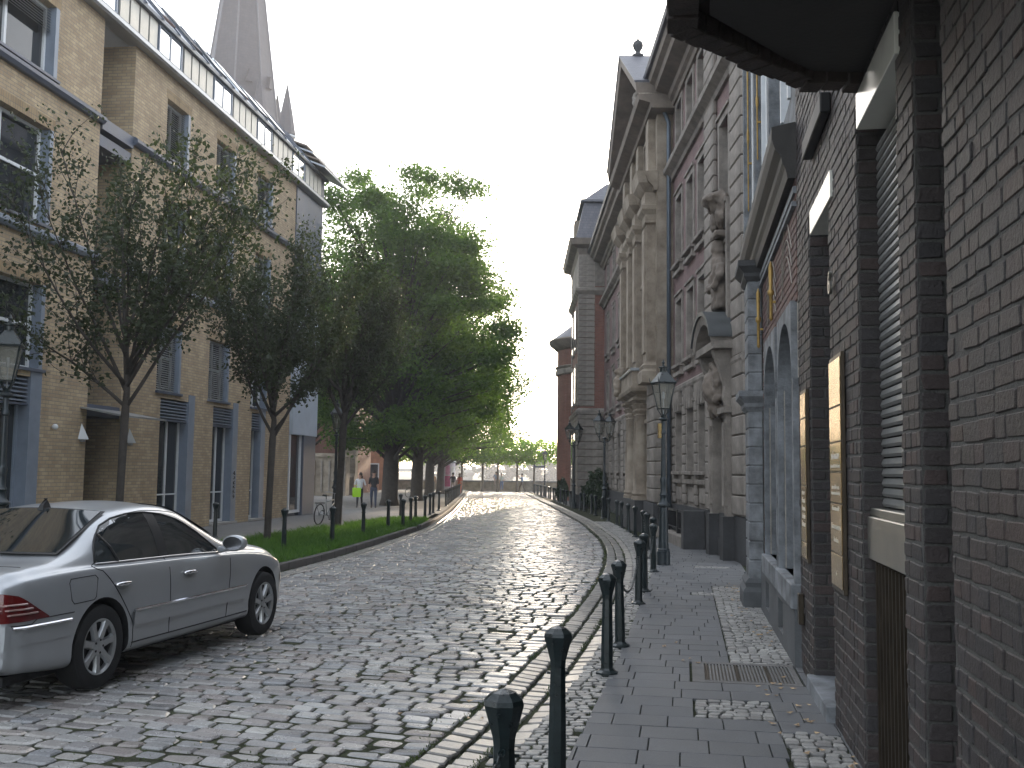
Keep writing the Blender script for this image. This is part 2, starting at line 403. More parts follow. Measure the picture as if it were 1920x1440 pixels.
M['tail'] = pm('tail_light', (.10, .008, .009), .12, .15, 8, coat=.6)
M['tailclear'] = pm('tail_clear', (.35, .22, .20), .15, .15, 8, coat=.6)
M['rim'] = pm('alloy_rim', (.40, .41, .42), .32, .1, 5, metal=.8)
M['bark'] = pm('bark', (.045, .038, .032), .9, .4, 7, .8, 30)
M['bark_pale'] = pm('plane_bark', (.12, .10, .08), .85, .35, 6, .5, 24)
M['leaf_young'] = leaf_mat('young_leaf', (.028, .038, .020), (.050, .064, .034), .3)
M['leaf_lime'] = leaf_mat('lime_leaf', (.038, .074, .018), (.098, .158, .036), .55)
M['leaf_plane'] = leaf_mat('plane_leaf', (.12, .20, .03), (.22, .32, .05), .7)
M['leaf_bush'] = leaf_mat('bush_leaf', (.016, .030, .014), (.040, .062, .028), .25)
M['leaf_far'] = leaf_mat('far_leaf', (.04, .055, .03), (.06, .075, .04), .3)
M['grass'] = leaf_mat('grass_blade', (.045, .11, .018), (.11, .21, .04), .45)
M['drygrass'] = leaf_mat('moss', (.03, .05, .015), (.06, .085, .025), .3)
M['dryleaf'] = pm('dry_leaf', (.26, .15, .08), .8, .5, 30, c2=(.38, .28, .17))
M['water'] = pm('water', (.10, .12, .13), .18, .1, .02, .3, .5)
M['concrete'] = pm('concrete', (.32, .31, .29), .85, .15, 1.2, .3, 20)
M['hedge'] = M['leaf_bush']
# ------------------------------------------------------------------ the ground
def curve(Y, X, sm=1.6):
    ys = np.arange(-6, 125, 0.25); xs = np.interp(ys, Y, X)
    # extend linearly below the first point
    s = (X[1] - X[0]) / (Y[1] - Y[0]); xs = np.where(ys < Y[0], X[0] + s * (ys - Y[0]), xs)
    k = np.exp(-0.5 * (np.arange(-40, 41) * 0.25 / sm) ** 2); k /= k.sum()
    pad = np.concatenate([xs[0] + (xs[1] - xs[0]) * np.arange(-40, 0), xs, xs[-1] + (xs[-1] - xs[-2]) * np.arange(1, 41)])
    xs2 = np.convolve(pad, k, 'valid')
    return lambda y: np.interp(y, ys, xs2)
RE = curve([0, 3, 6.44, 8, 10.2, 15.3, 19.4, 24, 29.4, 39, 60, 90, 112], [-2.6, -1.6, -.625, -.2, .25, 1.14, 1.75, 2.25, 2.58, 2.72, 2.3, 1.5, .9])
LE = curve([0, 8, 14, 18.6, 20.6, 25.7, 30.8, 34, 48, 74, 112], [-6.8, -5.6, -4.8, -4.2, -3.85, -3.4, -3.05, -2.8, -2.9, -3.5, -4.6])
SE = curve([0, 3, 6.49, 8.08, 9.54, 13.1, 17.3, 21, 26, 32, 37.8, 44, 50, 56, 60, 74, 90, 104, 112], [-1.2, -.45, .38, .65, .93, 1.58, 2.31, 2.95, 3.42, 3.75, 3.86, 3.84, 3.70, 3.42, 3.3, 3.0, 2.45, 2.0, 1.8])
A_X0, A_T = 1.1, .169            # building line of the near brick house: X = A_X0 + A_T * Y
def AX(y): return A_X0 + A_T * y
def CXf(y): return 4.72 + .006 * y
def right_limit(y):               # house fronts along the right pavement
    return np.where(y < 17.6, AX(y), np.where(y < 21, 4.07 + (y - 17.6) * .22, CXf(y)))

def strip(name, fl, fr, y0, y1, dz, mat, step=.5, kind='structure', thick=0):
    ys = np.linspace(y0, y1, int((y1 - y0) / step) + 2)
    P = [[(float(fl(y)), y, gz(y) + dz) for y in ys], [(float(fr(y)), y, gz(y) + dz) for y in ys]]
    b = MB(); b.grid(P)
    return tag(b.obj(name, mat), kind=kind)

b = MB(); b.add([(-400, -60, gz(-60) - .09), (60, -60, gz(-60) - .09), (60, 113, gz(113) - .09), (-400, 113, gz(113) - .09)], [(0, 1, 2, 3)])
tag(b.obj('ground', M['ground']), kind='structure')
b = MB(); b.add([(-600, 113, -6.5), (600, 113, -6.5), (600, 360, -6.5), (-600, 360, -6.5)], [(0, 1, 2, 3)])
tag(b.obj('river', M['water']), kind='structure')
P = []
for y in (355, 365, 420, 600, 900):
    P.append([(x, y, {355: -7.5, 365: -5.0, 420: -4, 600: -2.5, 900: -1}[y]) for x in np.linspace(-600, 600, 9)])
b = MB(); b.grid(P, flip=True)
tag(b.obj('far_bank', pm('meadow', (.07, .09, .045), .95, .3, .05)), kind='structure')

def crown(u, lim): return .035 * math.sin(PI * min(1, max(0, u / max(lim, 1)))) - .035
ysr = np.linspace(-4, 112, 234); b = MB()
b.grid([[(float(LE(y)) * (k / 10) + (float(RE(y)) + .02) * (1 - k / 10), y, gz(y) + crown(k / 10 * 6, 6) - .014) for y in ysr] for k in range(11)], flip=True)
road = tag(b.obj('road', M['joint']), kind='structure')
gut = strip('gutter', lambda y: RE(y) + .02, lambda y: RE(y) + .60, -4, 112, -.026, M['joint'])
mos = strip('mosaic_strip', lambda y: RE(y) + .60, SE, -4, 112, -.008, M['joint'])
rpv = strip('right_pavement', SE, lambda y: right_limit(y) + .3, -4, 60, -.015, M['joint'])
tag(strip('far_right_pavement', SE, lambda y: SE(y) + 8 - 0 * y, 60, 112, .0, M['left_pave']), kind='structure')

# --- cobbles: rows run across the road, square to its right edge
def path_frame(f, y):
    dx = float(f(y + .3) - f(y - .3)) / .6; n = math.hypot(dx, 1)
    return np.array([dx / n, 1 / n, SLOPE / n])
C, UX, UY, HX, HY, HZ = [], [], [], [], [], []
y = 2.0; ro = random.Random(3)
while y < 111:
    pitch = ro.uniform(.155, .188); t = path_frame(RE, y); n = np.array([-t[1], t[0], 0])
    lim = (float(RE(y)) - float(LE(y))) / max(.2, t[1]); u = .02 + ro.uniform(0, .05); wob = ro.uniform(-.006, .006)
    while u < lim - .36:
        wd = ro.choice((.20, .22, .24, .26, .31, .18, .23)) * ro.uniform(.94, 1.06)
        p = np.array([float(RE(y)), y, 0]) + n * (u + wd / 2)
        p[2] = gz(p[1]) - .0 + ro.gauss(0, .0055) + crown(u, lim)
        if p[1] > 1.5:
            dy = wob + .008 * math.sin(u * 1.7 + y * .6)
            C.append(p + t * dy - np.array([0, 0, .035])); UX.append(n); UY.append(t)
            HX.append(wd / 2 - ro.uniform(.008, .015)); HY.append(pitch / 2 - ro.uniform(.013, .023)); HZ.append(.036)
        u += wd
    y += pitch * t[1]
C = np.array(C); UX = -np.array(UX); UY = np.array(UY)
blocks(road, 'cobblestone', 'cobblestone_field', M['cobble'], C, UX, UY, np.cross(UX, UY), HX, HY, HZ, 300, None, .012, .018, .005, .027, 26, 11)

# --- gutter: three rows of larger setts laid along the edge
C, UX, UY, HX, HY, HZ = [], [], [], [], [], []
for r, (o, wd, dz) in enumerate(((.02, .20, .012), (.225, .19, -.006), (.42, .17, -.012))):
    y = 2.0
    while y < 111:
        ln = ro.uniform(.13, .19) if r < 2 else ro.uniform(.16, .26)
        t = path_frame(RE, y); n = np.array([t[1], -t[0], 0])
        p = np.array([float(RE(y)), y, 0]) + n * (o + wd / 2); p[2] = gz(y) + dz - .05 + ro.gauss(0, .003)
        nn = n + np.array([0, 0, (-.10, -.05, .10)[r]]); nn /= np.linalg.norm(nn)
        C.append(p); UX.append(nn); UY.append(t); HX.append(wd / 2 - .014); HY.append(ln / 2 - .014); HZ.append(.05)
        y += ln * t[1]
for (o, wd) in ((.02, .18), (.205, .17)):          # two rows along the left kerb
    y = 2.0
    while y < 111:
        ln = ro.uniform(.17, .27); t = path_frame(LE, y); n = np.array([t[1], -t[0], 0])
        p = np.array([float(LE(y)), y, 0]) + n * (o + wd / 2); p[2] = gz(y) - .06 + ro.gauss(0, .003)
        C.append(p); UX.append(n); UY.append(t); HX.append(wd / 2 - .009); HY.append(ln / 2 - .010); HZ.append(.05)
        y += ln * t[1]
C = np.array(C); UX = np.array(UX); UY = np.array(UY)
blocks(gut, 'gutter_sett', 'gutter_sett_row', M['gutter'], C, UX, UY, np.cross(UX, UY), HX, HY, HZ, 260, None, .010, .016, .005, .015, 26, 12)

# --- small mosaic setts between gutter and slabs, along the houses and in the insets
def sett_field(test, y0, y1, x_lo, x_hi, frame, parent, seed, n_ind, pit=.068, name='small_sett', cont=False):
    C, HX, HY, HZ = [], [], [], []; r = random.Random(seed); ux, uy = frame
    y = y0
    while y < y1:
        ph = pit * r.uniform(.9, 1.1); x = x_lo(y) + r.uniform(-.05, 0)
        while x < x_hi(y):
            wd = r.uniform(.075, .115)
            px = x + wd / 2
            if test(px, y): C.append((px, y, gz(y) - .028 + r.gauss(0, .003))); HX.append(wd / 2 - r.uniform(.005, .010)); HY.append(ph / 2 - r.uniform(.006, .010)); HZ.append(.034)
            x += wd
        y += ph
    C = np.array(C)
    blocks(parent, name, name + '_field', M['mosaic'], C, ux, uy, np.array([0, 0, 1.0]), HX, HY, HZ, n_ind, None, .0045, .010, .004, .03, 14, seed)
sett_field(lambda x, y: True, 2.5, 40, lambda y: float(RE(y)) + .60, lambda y: float(SE(y)) - .05, (np.array([1, 0, 0.]), np.array([0, 1., SLOPE])), mos, 21, 300)

# --- pavement slabs: running bond square to the near house wall
aT = np.array([A_T, 1.0]); aT /= np.linalg.norm(aT); aN = np.array([aT[1], -aT[0]])   # along the wall, towards the wall
def a2w(s, d): q = np.array([A_X0, 0]) + aT * s + aN * d; return q     # d < 0 is the street side
insets = [(7.76, 8.43, -1.02, -.42), (15.8, 16.135, -1.0, -.3), (20.49, 20.825, -.9, -.2)]
wallsetts = [(5.08, 7.425, -.42, -.02), (10.105, 17.14, -.66, -.02)]
grate = (9.1, 10.105, -1.04, -.06)
holes = insets + wallsetts + [grate]
s = 2.4; k = 0; rr = random.Random(5); slabs = []
while s < 30:
    h = .335
    d = -4.6 + (k % 2) * .2 + rr.uniform(-.02, .02)
    while d < .1:
        wd = .40 if rr.random() < .86 else .27
        e0, e1 = d, min(d + wd, .06)
        segs = [(e0, e1)]
        for (a, c, lo, hi) in holes:
            if s < c - .02 and s + h > a + .02:
                ns = []
                for (p, q) in segs:
                    if q <= lo or p >= hi: ns.append((p, q)); continue
                    if p < lo: ns.append((p, lo))
                    if q > hi: ns.append((hi, q))
                segs = ns
        for (p, q) in segs:
            if q - p < .05: continue
            slabs.append((s, s + h, p, q))
        d += wd
    s += h; k += 1
indi = []; rest = []
for (s0, s1, d0, d1) in slabs:
    q = []
    for (ss, dd) in ((s0, d0), (s1, d0), (s1, d1), (s0, d1)): q.append((ss, dd))
    # cut by the curved slab edge: move the street-side corners onto it
    ok = True; W = []
    lim = []
    for ss in (s0, s1):
        dd = 0.0
        for _ in range(12):
            w_ = a2w(ss, dd); dd += (float(SE(w_[1])) - w_[0]) * .8
        lim.append(dd)
    a0, a1 = max(d0, lim[0]), max(d0, lim[1])
    if a0 > d1 - .03 and a1 > d1 - .03: continue
    a0, a1 = min(a0, d1 - .01), min(a1, d1 - .01)
    g_ = .004
    W = [a2w(s0 + g_, a0 + g_), a2w(s0 + g_, d1 - g_), a2w(s1 - g_, d1 - g_), a2w(s1 - g_, a1 + g_)]
    if W[1][0] > right_limit(W[1][1]) + .25: continue
    indi.append(W)
indi.sort(key=lambda W: W[0][1])
def slab_mesh(Ws, name, r0=None):
    V, cnt, I, rn = [], [], [], []
    for W in Ws:
        c = sum(W) / 4; dz = rr.gauss(0, .0012); tx, ty = rr.gauss(0, .002), rr.gauss(0, .002); base = len(V); rv = rr.random()
        for lv, (ins, z) in enumerate(((0, -.03), (0, .006), (.004, .009))):
            for p in W:
                v = c + (p - c) * (1 - ins / .18)
                V.append((v[0], v[1], gz(v[1]) + z + dz + tx * (v[0] - c[0]) + ty * (v[1] - c[1])))
        for lv in range(2):
            for i in range(4):
                j = (i + 1) % 4; cnt.append(4); I += [base + lv * 4 + i, base + lv * 4 + j, base + lv * 4 + 4 + j, base + lv * 4 + 4 + i]
        cnt.append(4); I += [base + 8, base + 9, base + 10, base + 11]; rn += [rv] * 12
    return fast_mesh(name, V, cnt, I, M['slab'], rn)
def inframe(p, z=0.0, mx=.5, my=.375):
    d = Vector((p[0], p[1], z)) - Vector((0, 0, CAM_H)); dep = d.dot(cF)
    return dep > .2 and abs(d.dot(cR) / dep) < mx and abs(d.dot(cU) / dep) < my
vis = [W for W in indi if inframe(sum(W) / 4)]
near = set(id(W) for W in vis[:300])
for W in vis[:300]:
    o = bpy.data.objects.new('paving_slab', slab_mesh([W], 'paving_slab')); col.objects.link(o); o.parent = rpv
o = bpy.data.objects.new('paving_slab_field', slab_mesh([W for W in indi if id(W) not in near], 'paving_slab_field')); col.objects.link(o); o.parent = rpv; o['kind'] = 'stuff'
def wall_setts(lst, seed, pit, n_ind):
    C, HX, HY, HZ = [], [], [], []; r = random.Random(seed)
    for (s0, s1, d0, d1) in lst:
        ss = s0 + .02
        while ss < s1 - .03:
            ph = pit * r.uniform(.92, 1.1); dd = d0 + r.uniform(0, .02)
            while dd < d1 - .02:
                wd = min(r.uniform(.085, .12), max(.04, d1 - dd))
                q = a2w(ss + ph / 2, dd + wd / 2)
                if q[0] > float(SE(q[1])): C.append((q[0], q[1], gz(q[1]) - .024 + r.gauss(0, .003))); HX.append(wd / 2 - .006); HY.append(ph / 2 - .006); HZ.append(.034)
                dd += wd
            ss += ph
    blocks(rpv, 'granite_sett', 'granite_sett_field', M['mosaic'], C, np.array([aN[0], aN[1], 0]), np.array([aT[0], aT[1], SLOPE]), np.array([0, 0, 1.]), HX, HY, HZ, n_ind, None, .005, .011, .005, .03, 14, seed)
wall_setts(insets + wallsetts, 31, .088, 300)

# --- ribbed steel grate let into the slabs
gr = empty('foot_grate', tuple(a2w(9.6, -.55)) + (gz(9.5),)); gr.rotation_euler = (0, 0, -math.atan(A_T))
tag(gr, 'ribbed steel grate set into the slabs before the brick house door', 'grate')
b = MB(); b.box(-.47, .47, -.49, -.40, -.02, .012); b.box(-.47, .47, .40, .49, -.02, .012); b.box(-.47, -.36, -.398, .398, -.02, .012); b.box(.43, .47, -.398, .398, -.02, .012)
b.obj('frame', M['darkgrate'] if 'darkgrate' in M else M.setdefault('darkgrate', pm('dull_grate_frame', (.13, .125, .12), .85, .2, 6, .3, 60)), gr)
b = MB(); b.box(-.36, .43, -.40, .40, -.025, -.002); b.obj('backing', M['bronze_dark'], gr)
for i in range(26):
    b = MB(); x = -.345 + i * .0303; b.box(x, x + .017, -.395, .395, -.002, .010); b.obj('rib', M['bronze_dark'] if i % 9 == 0 else M['grate_rib'] if 'grate_rib' in M else M.setdefault('grate_rib', pm('worn_steel', (.17, .17, .17), .5, .2, 8, metal=.6)), gr)

# --- left side: kerb, grass verge, pavement
LPV = .10
def left_wall(y): return -12.9 + .1146 * y
ys = np.linspace(-4, 44, 60)
def verge_back(y): return np.interp(y, [-4, 8, 14, 19, 26, 30.5, 33, 37, 38], [-10.0, -8.6, -8.1, -7.6, -6.5, -5.75, -5.3, -4.6, -3.2])
tag(strip('left_pavement', lambda y: left_wall(y) - .5 if y < 44 else -30.0, lambda y: min(float(verge_back(y)), float(LE(y)) - .2), -4, 43.9, LPV - .01, M['asphalt']), kind='structure')
tag(strip('church_square', lambda y: -60.0, lambda y: float(LE(y)) - .16, 43.9, 112, LPV - .02, M['left_pave']), kind='structure')
vg = strip('grass_verge', lambda y: float(verge_back(y)), lambda y: float(LE(y)) - .14, -4, 37.9, LPV - .03, M['soil'])
kb = empty('kerb', (0, 0, 0)); kb['kind'] = 'structure'
y = 4.0
while y < 111:
    ln = .95; t = path_frame(LE, y + ln / 2); n = np.array([-t[1], t[0], 0])
    gap = 31.6 < y < 33.4
    if not gap:
        top = .12 if y < 38 else .07
        a = np.array([float(LE(y + .006)), y + .006, 0]); c = np.array([float(LE(y + ln - .006)), y + ln - .006, 0])
        b = MB()
        pts = [a, c, c + n * .14, a + n * .14]
        b.hexa([(p[0], p[1], gz(p[1]) - .08) for p in pts] + [(p[0], p[1], gz(p[1]) + top + rr.gauss(0, .003)) for p in pts])
        b.obj('kerb_stone', M['kerb'], kb, bevel=.012)
    y += ln

# grass blades and moss tufts
def blades(name, pts, h, w, mat, label=None, cat=None, parent=None, seed=4):
    g = np.random.default_rng(seed); P = np.asarray(pts, float); n = len(P)
    a = g.random(n) * 2 * PI; hh = h * (.5 + g.random(n)); ww = w * (.7 + .6 * g.random(n)); le = g.normal(0, .45, (n, 2)) * hh[:, None]
    dx = np.stack([np.cos(a), np.sin(a), np.zeros(n)], 1) * ww[:, None]
    tip = P + np.stack([le[:, 0], le[:, 1], hh], 1); mid = P + np.stack([le[:, 0] * .3, le[:, 1] * .3, hh * .55], 1)
    V = np.stack([P - dx, P + dx, mid + dx * .7, tip, mid - dx * .7], 1).reshape(-1, 3)
    I = (np.array([0, 1, 2, 3, 4])[None] + np.arange(n)[:, None] * 5).ravel()
    me = fast_mesh(name, V, np.full(n, 5), I, mat, np.repeat(g.random(n), 5))
    o = bpy.data.objects.new(name, me); col.objects.link(o); o['kind'] = 'stuff'
    if label: tag(o, label, cat)
    if parent: o.parent = parent
    return o
pts = []
g = np.random.default_rng(9)
while len(pts) < 42000:
    y = 12 + 25.7 * g.random(); x0, x1 = float(verge_back(y)), float(LE(y)) - .15
    x = x0 + (x1 - x0) * g.random()
    if 31.4 < y < 32.6 and g.random() < .85: continue
    if math.sin(x * 2.1 + y * 1.3) + math.sin(x * .9 - y * 2.3) < -1.35 and g.random() < .7: continue
    pts.append((x, y, gz(y) + LPV - .03))
blades('verge_grass', pts, .15, .006, M['grass'], 'short lush green grass growing on the verge behind the left kerb', 'grass')
pts = []
for (nn, fx) in ((2600, lambda y: float(RE(y)) + .41), (2200, lambda y: float(RE(y)) - .01), (900, lambda y: float(SE(y))), (2400, lambda y: float(LE(y)) + .03), (1600, lambda y: float(AX(y)) - .02)):
    for _ in range(nn):
        y = 5 + 30 * g.random() ** 1.6
        if fx(10.0) > 2.5 and y > 17: continue
        if math.sin(y * 3.1 + nn) + math.sin(y * 1.13) < .1: continue
        pts.append((fx(y) + g.normal(0, .018), y + g.normal(0, .02), gz(y) - .012))
for _ in range(5200):
    y = 5.5 + 20 * g.random() ** 1.5; u = g.random()
    x = float(LE(y)) * (1 - u) + float(RE(y)) * u
    if math.sin(x * 2.3 + y) + math.sin(y * 1.9 - x) < .5: continue
    pts.append((x, y, gz(y) - .02))
blades('joint_moss', pts, .018, .004, M['drygrass'], 'thin moss and weeds growing in the joints of the cobbles', 'moss', seed=6)
# dry leaves lying on the pavement
g = np.random.default_rng(3); P = []
for _ in range(34):
    y_ = 6.5 + 14 * g.random(); x_ = float(RE(y_)) - 3.2 * g.random() ** 1.5 + .4; P.append((x_, y_, gz(y_) + .008, g.random() * 6.3, .018 + .02 * g.random()))
for (sx, dx, n) in ((6.6, -.12, 12), (7.3, -.2, 8), (9.2, -.15, 5), (12, -.25, 14), (14.5, -.4, 10), (10.5, -1.2, 6), (16.5, -.3, 14), (8.3, -.5, 5)):
    for _ in range(n):
        q = a2w(sx + g.normal(0, .45), min(-.03, dx + g.normal(0, .15))); P.append((q[0], q[1], gz(q[1]) + .017, g.random() * 6.3, .02 + .025 * g.random()))
V, cnt, I = [], [], []
for (x, y, z, a, r) in P:
    b0 = len(V)
    for k_, (u, v, hgt) in enumerate(((1, 0, .01), (.3, .5, 0), (-.9, .1, .012), (.2, -.5, .004))):
        V.append((x + r * (u * math.cos(a) - v * math.sin(a)), y + r * (u * math.sin(a) + v * math.cos(a)), z + hgt))
    cnt.append(4); I += [b0, b0 + 1, b0 + 2, b0 + 3]
o = bpy.data.objects.new('fallen_leaves', fast_mesh('fallen_leaves', V, cnt, I, M['dryleaf'])); col.objects.link(o)
tag(o, 'scattered dry brown leaves lying along the foot of the right walls', 'leaves', kind='stuff')
# ------------------------------------------------------------------ facade helper (local frame: y along the wall, x into the wall * sg, z up)
def facade(b, y0, y1, z0, z1, ops, xf=0.0, dep=.3, sg=1, m=0, mr=None, thick=None):
    mr = m if mr is None else mr
    ys = sorted({y0, y1, *[o[0] for o in ops], *[o[1] for o in ops]}); zs = sorted({z0, z1, *[o[2] for o in ops], *[o[3] for o in ops]})
    ys = [y for y in ys if y0 <= y <= y1]; zs = [z for z in zs if z0 <= z <= z1]
    for j in range(len(zs) - 1):
        run = None
        for i in range(len(ys)):
            solid = False
            if i < len(ys) - 1:
                cy, cz = (ys[i] + ys[i + 1]) / 2, (zs[j] + zs[j + 1]) / 2
                solid = not any(o[0] < cy < o[1] and o[2] < cz < o[3] for o in ops)
            if solid and run is None: run = ys[i]
            if not solid and run is not None:
                q = [(xf, run, zs[j]), (xf, run, zs[j + 1]), (xf, ys[i], zs[j + 1]), (xf, ys[i], zs[j])]
                b.add(q if sg < 0 else q[::-1], [(0, 1, 2, 3)] if sg > 0 else [(3, 2, 1, 0)], m); run = None
    xb = xf + dep * sg
    for (a, c, lo, hi) in ops:
        lo_, hi_ = max(lo, z0), min(hi, z1)
        b.add([(xf, a, lo_), (xb, a, lo_), (xb, a, hi_), (xf, a, hi_)], [(0, 1, 2, 3)], mr)
        b.add([(xf, c, lo_), (xf, c, hi_), (xb, c, hi_), (xb, c, lo_)], [(0, 1, 2, 3)], mr)
        if hi < z1: b.add([(xf, a, hi_), (xb, a, hi_), (xb, c, hi_), (xf, c, hi_)], [(0, 1, 2, 3)], mr)
        if lo > z0: b.add([(xf, a, lo_), (xf, c, lo_), (xb, c, lo_), (xb, a, lo_)], [(0, 1, 2, 3)], mr)
    return b

def text(body, size, mat, parent, mw, name='lettering', align='CENTER', ext=.002):
    cu = bpy.data.curves.new(name, 'FONT'); cu.body = body; cu.size = size; cu.align_x = align; cu.extrude = ext
    cu.materials.append(mat)
    t = bpy.data.objects.new('tmp', cu); col.objects.link(t)
    dg = bpy.context.evaluated_depsgraph_get(); me = bpy.data.meshes.new_from_object(t.evaluated_get(dg))
    col.objects.unlink(t); bpy.data.objects.remove(t)
    o = bpy.data.objects.new(name, me); col.objects.link(o)
    if parent: o.parent = parent
    o.matrix_local = mw
    return o
def face_street(y, z, x, side=1):
    """text frame on a right-hand facade: reads along -y for a viewer in the street"""
    return Matrix(((0, 0, -1, x), (-1, 0, 0, y), (0, 1, 0, z), (0, 0, 0, 1)))

# ------------------------------------------------------------------ near brick house (right foreground)
houseA = empty('brick_house', (A_X0, 0, 0), -math.atan(A_T))
tag(houseA, 'dark clinker brick house with recessed doors close on the right', 'house')
mwA = Matrix.Translation((A_X0, 0, 0)) @ Matrix.Rotation(-math.atan(A_T), 4, 'Z')
opsA = [(4.31, 4.85, -.1, 4.35), (5.25, 6.49, -.1, 4.18), (7.78, 9.02, -.1, 4.06)]
b = MB(); facade(b, -6, 9.97, -.15, 9.5, opsA, .0045, .3675)
b.add([(.0045, -6, 9.5), (3, -6, 9.5), (3, 9.97, 9.5), (.0045, 9.97, 9.5)], [(0, 1, 2, 3)])
b.add([(.0045, 9.97, 5.2), (.0045, 9.97, 9.5), (3, 9.97, 9.5), (3, 9.97, 5.2)], [(0, 1, 2, 3)])
for (y0, y1, z0, z1) in opsA: b.add([(.372, y0, z0), (.372, y0, z1), (.372, y1, z1), (.372, y1, z0)], [(0, 1, 2, 3)])
b.obj('mortar_wall', M['mortarA'], houseA)
# bricks: wild bond, courses of 89 mm
C, UX, UY, UZ, HX, HY, HZ = [], [], [], [], [], [], []
rb = random.Random(8); CH = .089
nz = int(6.3 / CH)
for k in range(nz):
    z = k * CH + CH / 2 - .03
    y = 2.3 + rb.uniform(0, .1)
    edges = []
    while y < 9.96:
        wd = (.235 if rb.random() < .42 else .125) * rb.uniform(.95, 1.05)
        if rb.random() < .1: wd = .18
        y1 = min(y + wd, 9.96)
        a, c = y, y1
        for (o0, o1, lo, hi) in opsA:
            if lo < z < hi:
                if a < o0 < c: c = o0
                elif a < o1 < c: a = o1
                elif o0 <= a and c <= o1: a = c
        if z < 4.2 and (3.84 < z < 4.08 and 7.6 < (a + c) / 2 < 8.95): pass
        if c - a > .035:
            C.append((.012 + rb.gauss(0, .0018), (a + c) / 2, z)); HX.append((c - a) / 2 - rb.uniform(.004, .008)); HY.append(CH / 2 - rb.uniform(.006, .010)); HZ.append(.014)
            UX.append((0, -1, 0)); UY.append((0, 0, 1)); UZ.append((-1, 0, 0))
        y = y1
    for (o0, o1, lo, hi) in opsA:           # far jamb of each recess, it faces the camera
        if not lo < z < hi: continue
        x = .004
        for wd in (((.235, .115) if k % 2 else (.115, .235)) if o0 != 5.25 else (.14,)):
            C.append((x + wd / 2, o1 - .002, z)); HX.append(wd / 2 - .006); HY.append(CH / 2 - .008); HZ.append(.008)
            UX.append((1, 0, 0)); UY.append((0, 0, 1)); UZ.append((0, -1, 0)); x += wd
blocks(houseA, 'brick', 'brickwork', M['brickA'], C, UX, UY, UZ, HX, HY, HZ, 300, mwA, .004, .006, .0028, .010, 12, 41)
# niche nearest the camera: dark steel door leaf, small box
b = MB(); b.box(.30, .36, 4.312, 4.848, 0, 4.3); b.obj('niche_door', M['black'], houseA)
b = MB(); b.box(.16, .30, 4.70, 4.80, 1.05, 1.48); b.obj('letter_box', M['black'], houseA, bevel=.01)
# window with roller slats, metal panel and grille
b = MB(); b.box(.05, .36, 5.25, 6.485, 1.55, 1.60); b.box(.03, .36, 5.252, 6.483, 1.29, 1.548); b.obj('window_panel', M['aluminium'], houseA, bevel=.006)
b = MB(); b.box(.15, .36, 5.25, 5.30, 1.6, 3.95); b.box(.15, .36, 6.44, 6.486, 1.6, 3.95); b.obj('window_frame', M['black'], houseA)
slat = None
for i in range(38):
    z = 1.61 + i * .0605
    if slat is None:
        b = MB(); b.loft([[(.128, y, 0), (.118, y, .017), (.130, y, .050), (.158, y, .056), (.158, y, 0)] for y in (5.26, 6.478)]); slat = b.obj('slat', M['louver'], houseA)
        slat.location = (0, 0, z)
    else:
        o = slat.copy(); col.objects.link(o); o.location = (0, 0, z)
b = MB(); b.box(.15, .2, 5.26, 6.48, 0, 1.28); b.obj('grille_backing', M['black'], houseA)
for i in range(12):
    b = MB(); y = 5.30 + i * .10; b.box(.06, .11, y, y + .012, 0, 1.27); b.obj('grille_bar', M['bronze_dark'], houseA)
for (y0, y1, z0, z1) in ((5.12, 6.33, 3.95, 4.175), (7.50, 8.76, 3.845, 4.05)):
    b = MB(); b.box(-.022, .36, y0 + .02, y1, z0, z1); b.obj('lintel_panel', M['signwhite'], houseA, bevel=.004)
b = MB(); b.box(-.08, .0, 7.55, 8.75, 4.50, 4.66); b.obj('door_hood', M['black'], houseA, bevel=.01)
# door
b = MB(); b.box(.30, .36, 7.79, 9.01, .14, 3.84); b.obj('door', pm('dark_door', (.02, .021, .024), .4, .2, 4), houseA)
b = MB(); b.box(-.06, .36, 7.80, 9.05, -.04, .10); b.obj('threshold', M['bluestone'], houseA, bevel=.006)
b = MB(); b.tube([(.30, 8.86, .95), (.19, 8.86, .98), (.17, 8.86, 1.03), (.17, 8.86, 1.45), (.19, 8.86, 1.50), (.30, 8.86, 1.52)], .018, 8); b.obj('door_handle', M['black'], houseA, smooth=True)
# brass name boards
def board(y0, y1, z0, z1, nm, lab, splits, txt):
    pl = empty(nm, (A_X0, 0, 0), -math.atan(A_T)); tag(pl, lab, 'sign', 'brass name boards on the brick house')
    b = MB(); b.box(-.030, -.004, y0, y1, z0, z1); b.obj('backing', M['bronze_dark'], pl, bevel=.003)
    zz = [z0 + .025] + splits + [z1 - .025]
    for i in range(len(zz) - 1):
        b = MB(); b.box(-.036, -.031, y0 + .025, y1 - .025, zz[i] + .006, zz[i + 1] - .006)
        b.obj('plate', M['brass'], pl, bevel=.002)
    for (wd, sz, z) in txt:          # engraved lines, too small to read in the photograph
        b = MB(); yy = (y0 + y1) / 2 + wd / 2; rt_ = random.Random(int(z * 100))
        while yy > (y0 + y1) / 2 - wd / 2:
            hh = sz * rt_.choice((.5, .55, .5, .8)); b.box(-.0385, -.036, yy - sz * .10, yy, z, z + hh)
            b.box(-.0385, -.036, yy - sz * .42, yy - sz * .101, z + rt_.choice((0, .2, .42)) * sz, z + rt_.choice((.08, .3, .5)) * sz)
            yy -= sz * (.55 if rt_.random() > .15 else .95)
        o = b.obj('engraved_line', M['lettering'], pl); o['kind'] = 'stuff'
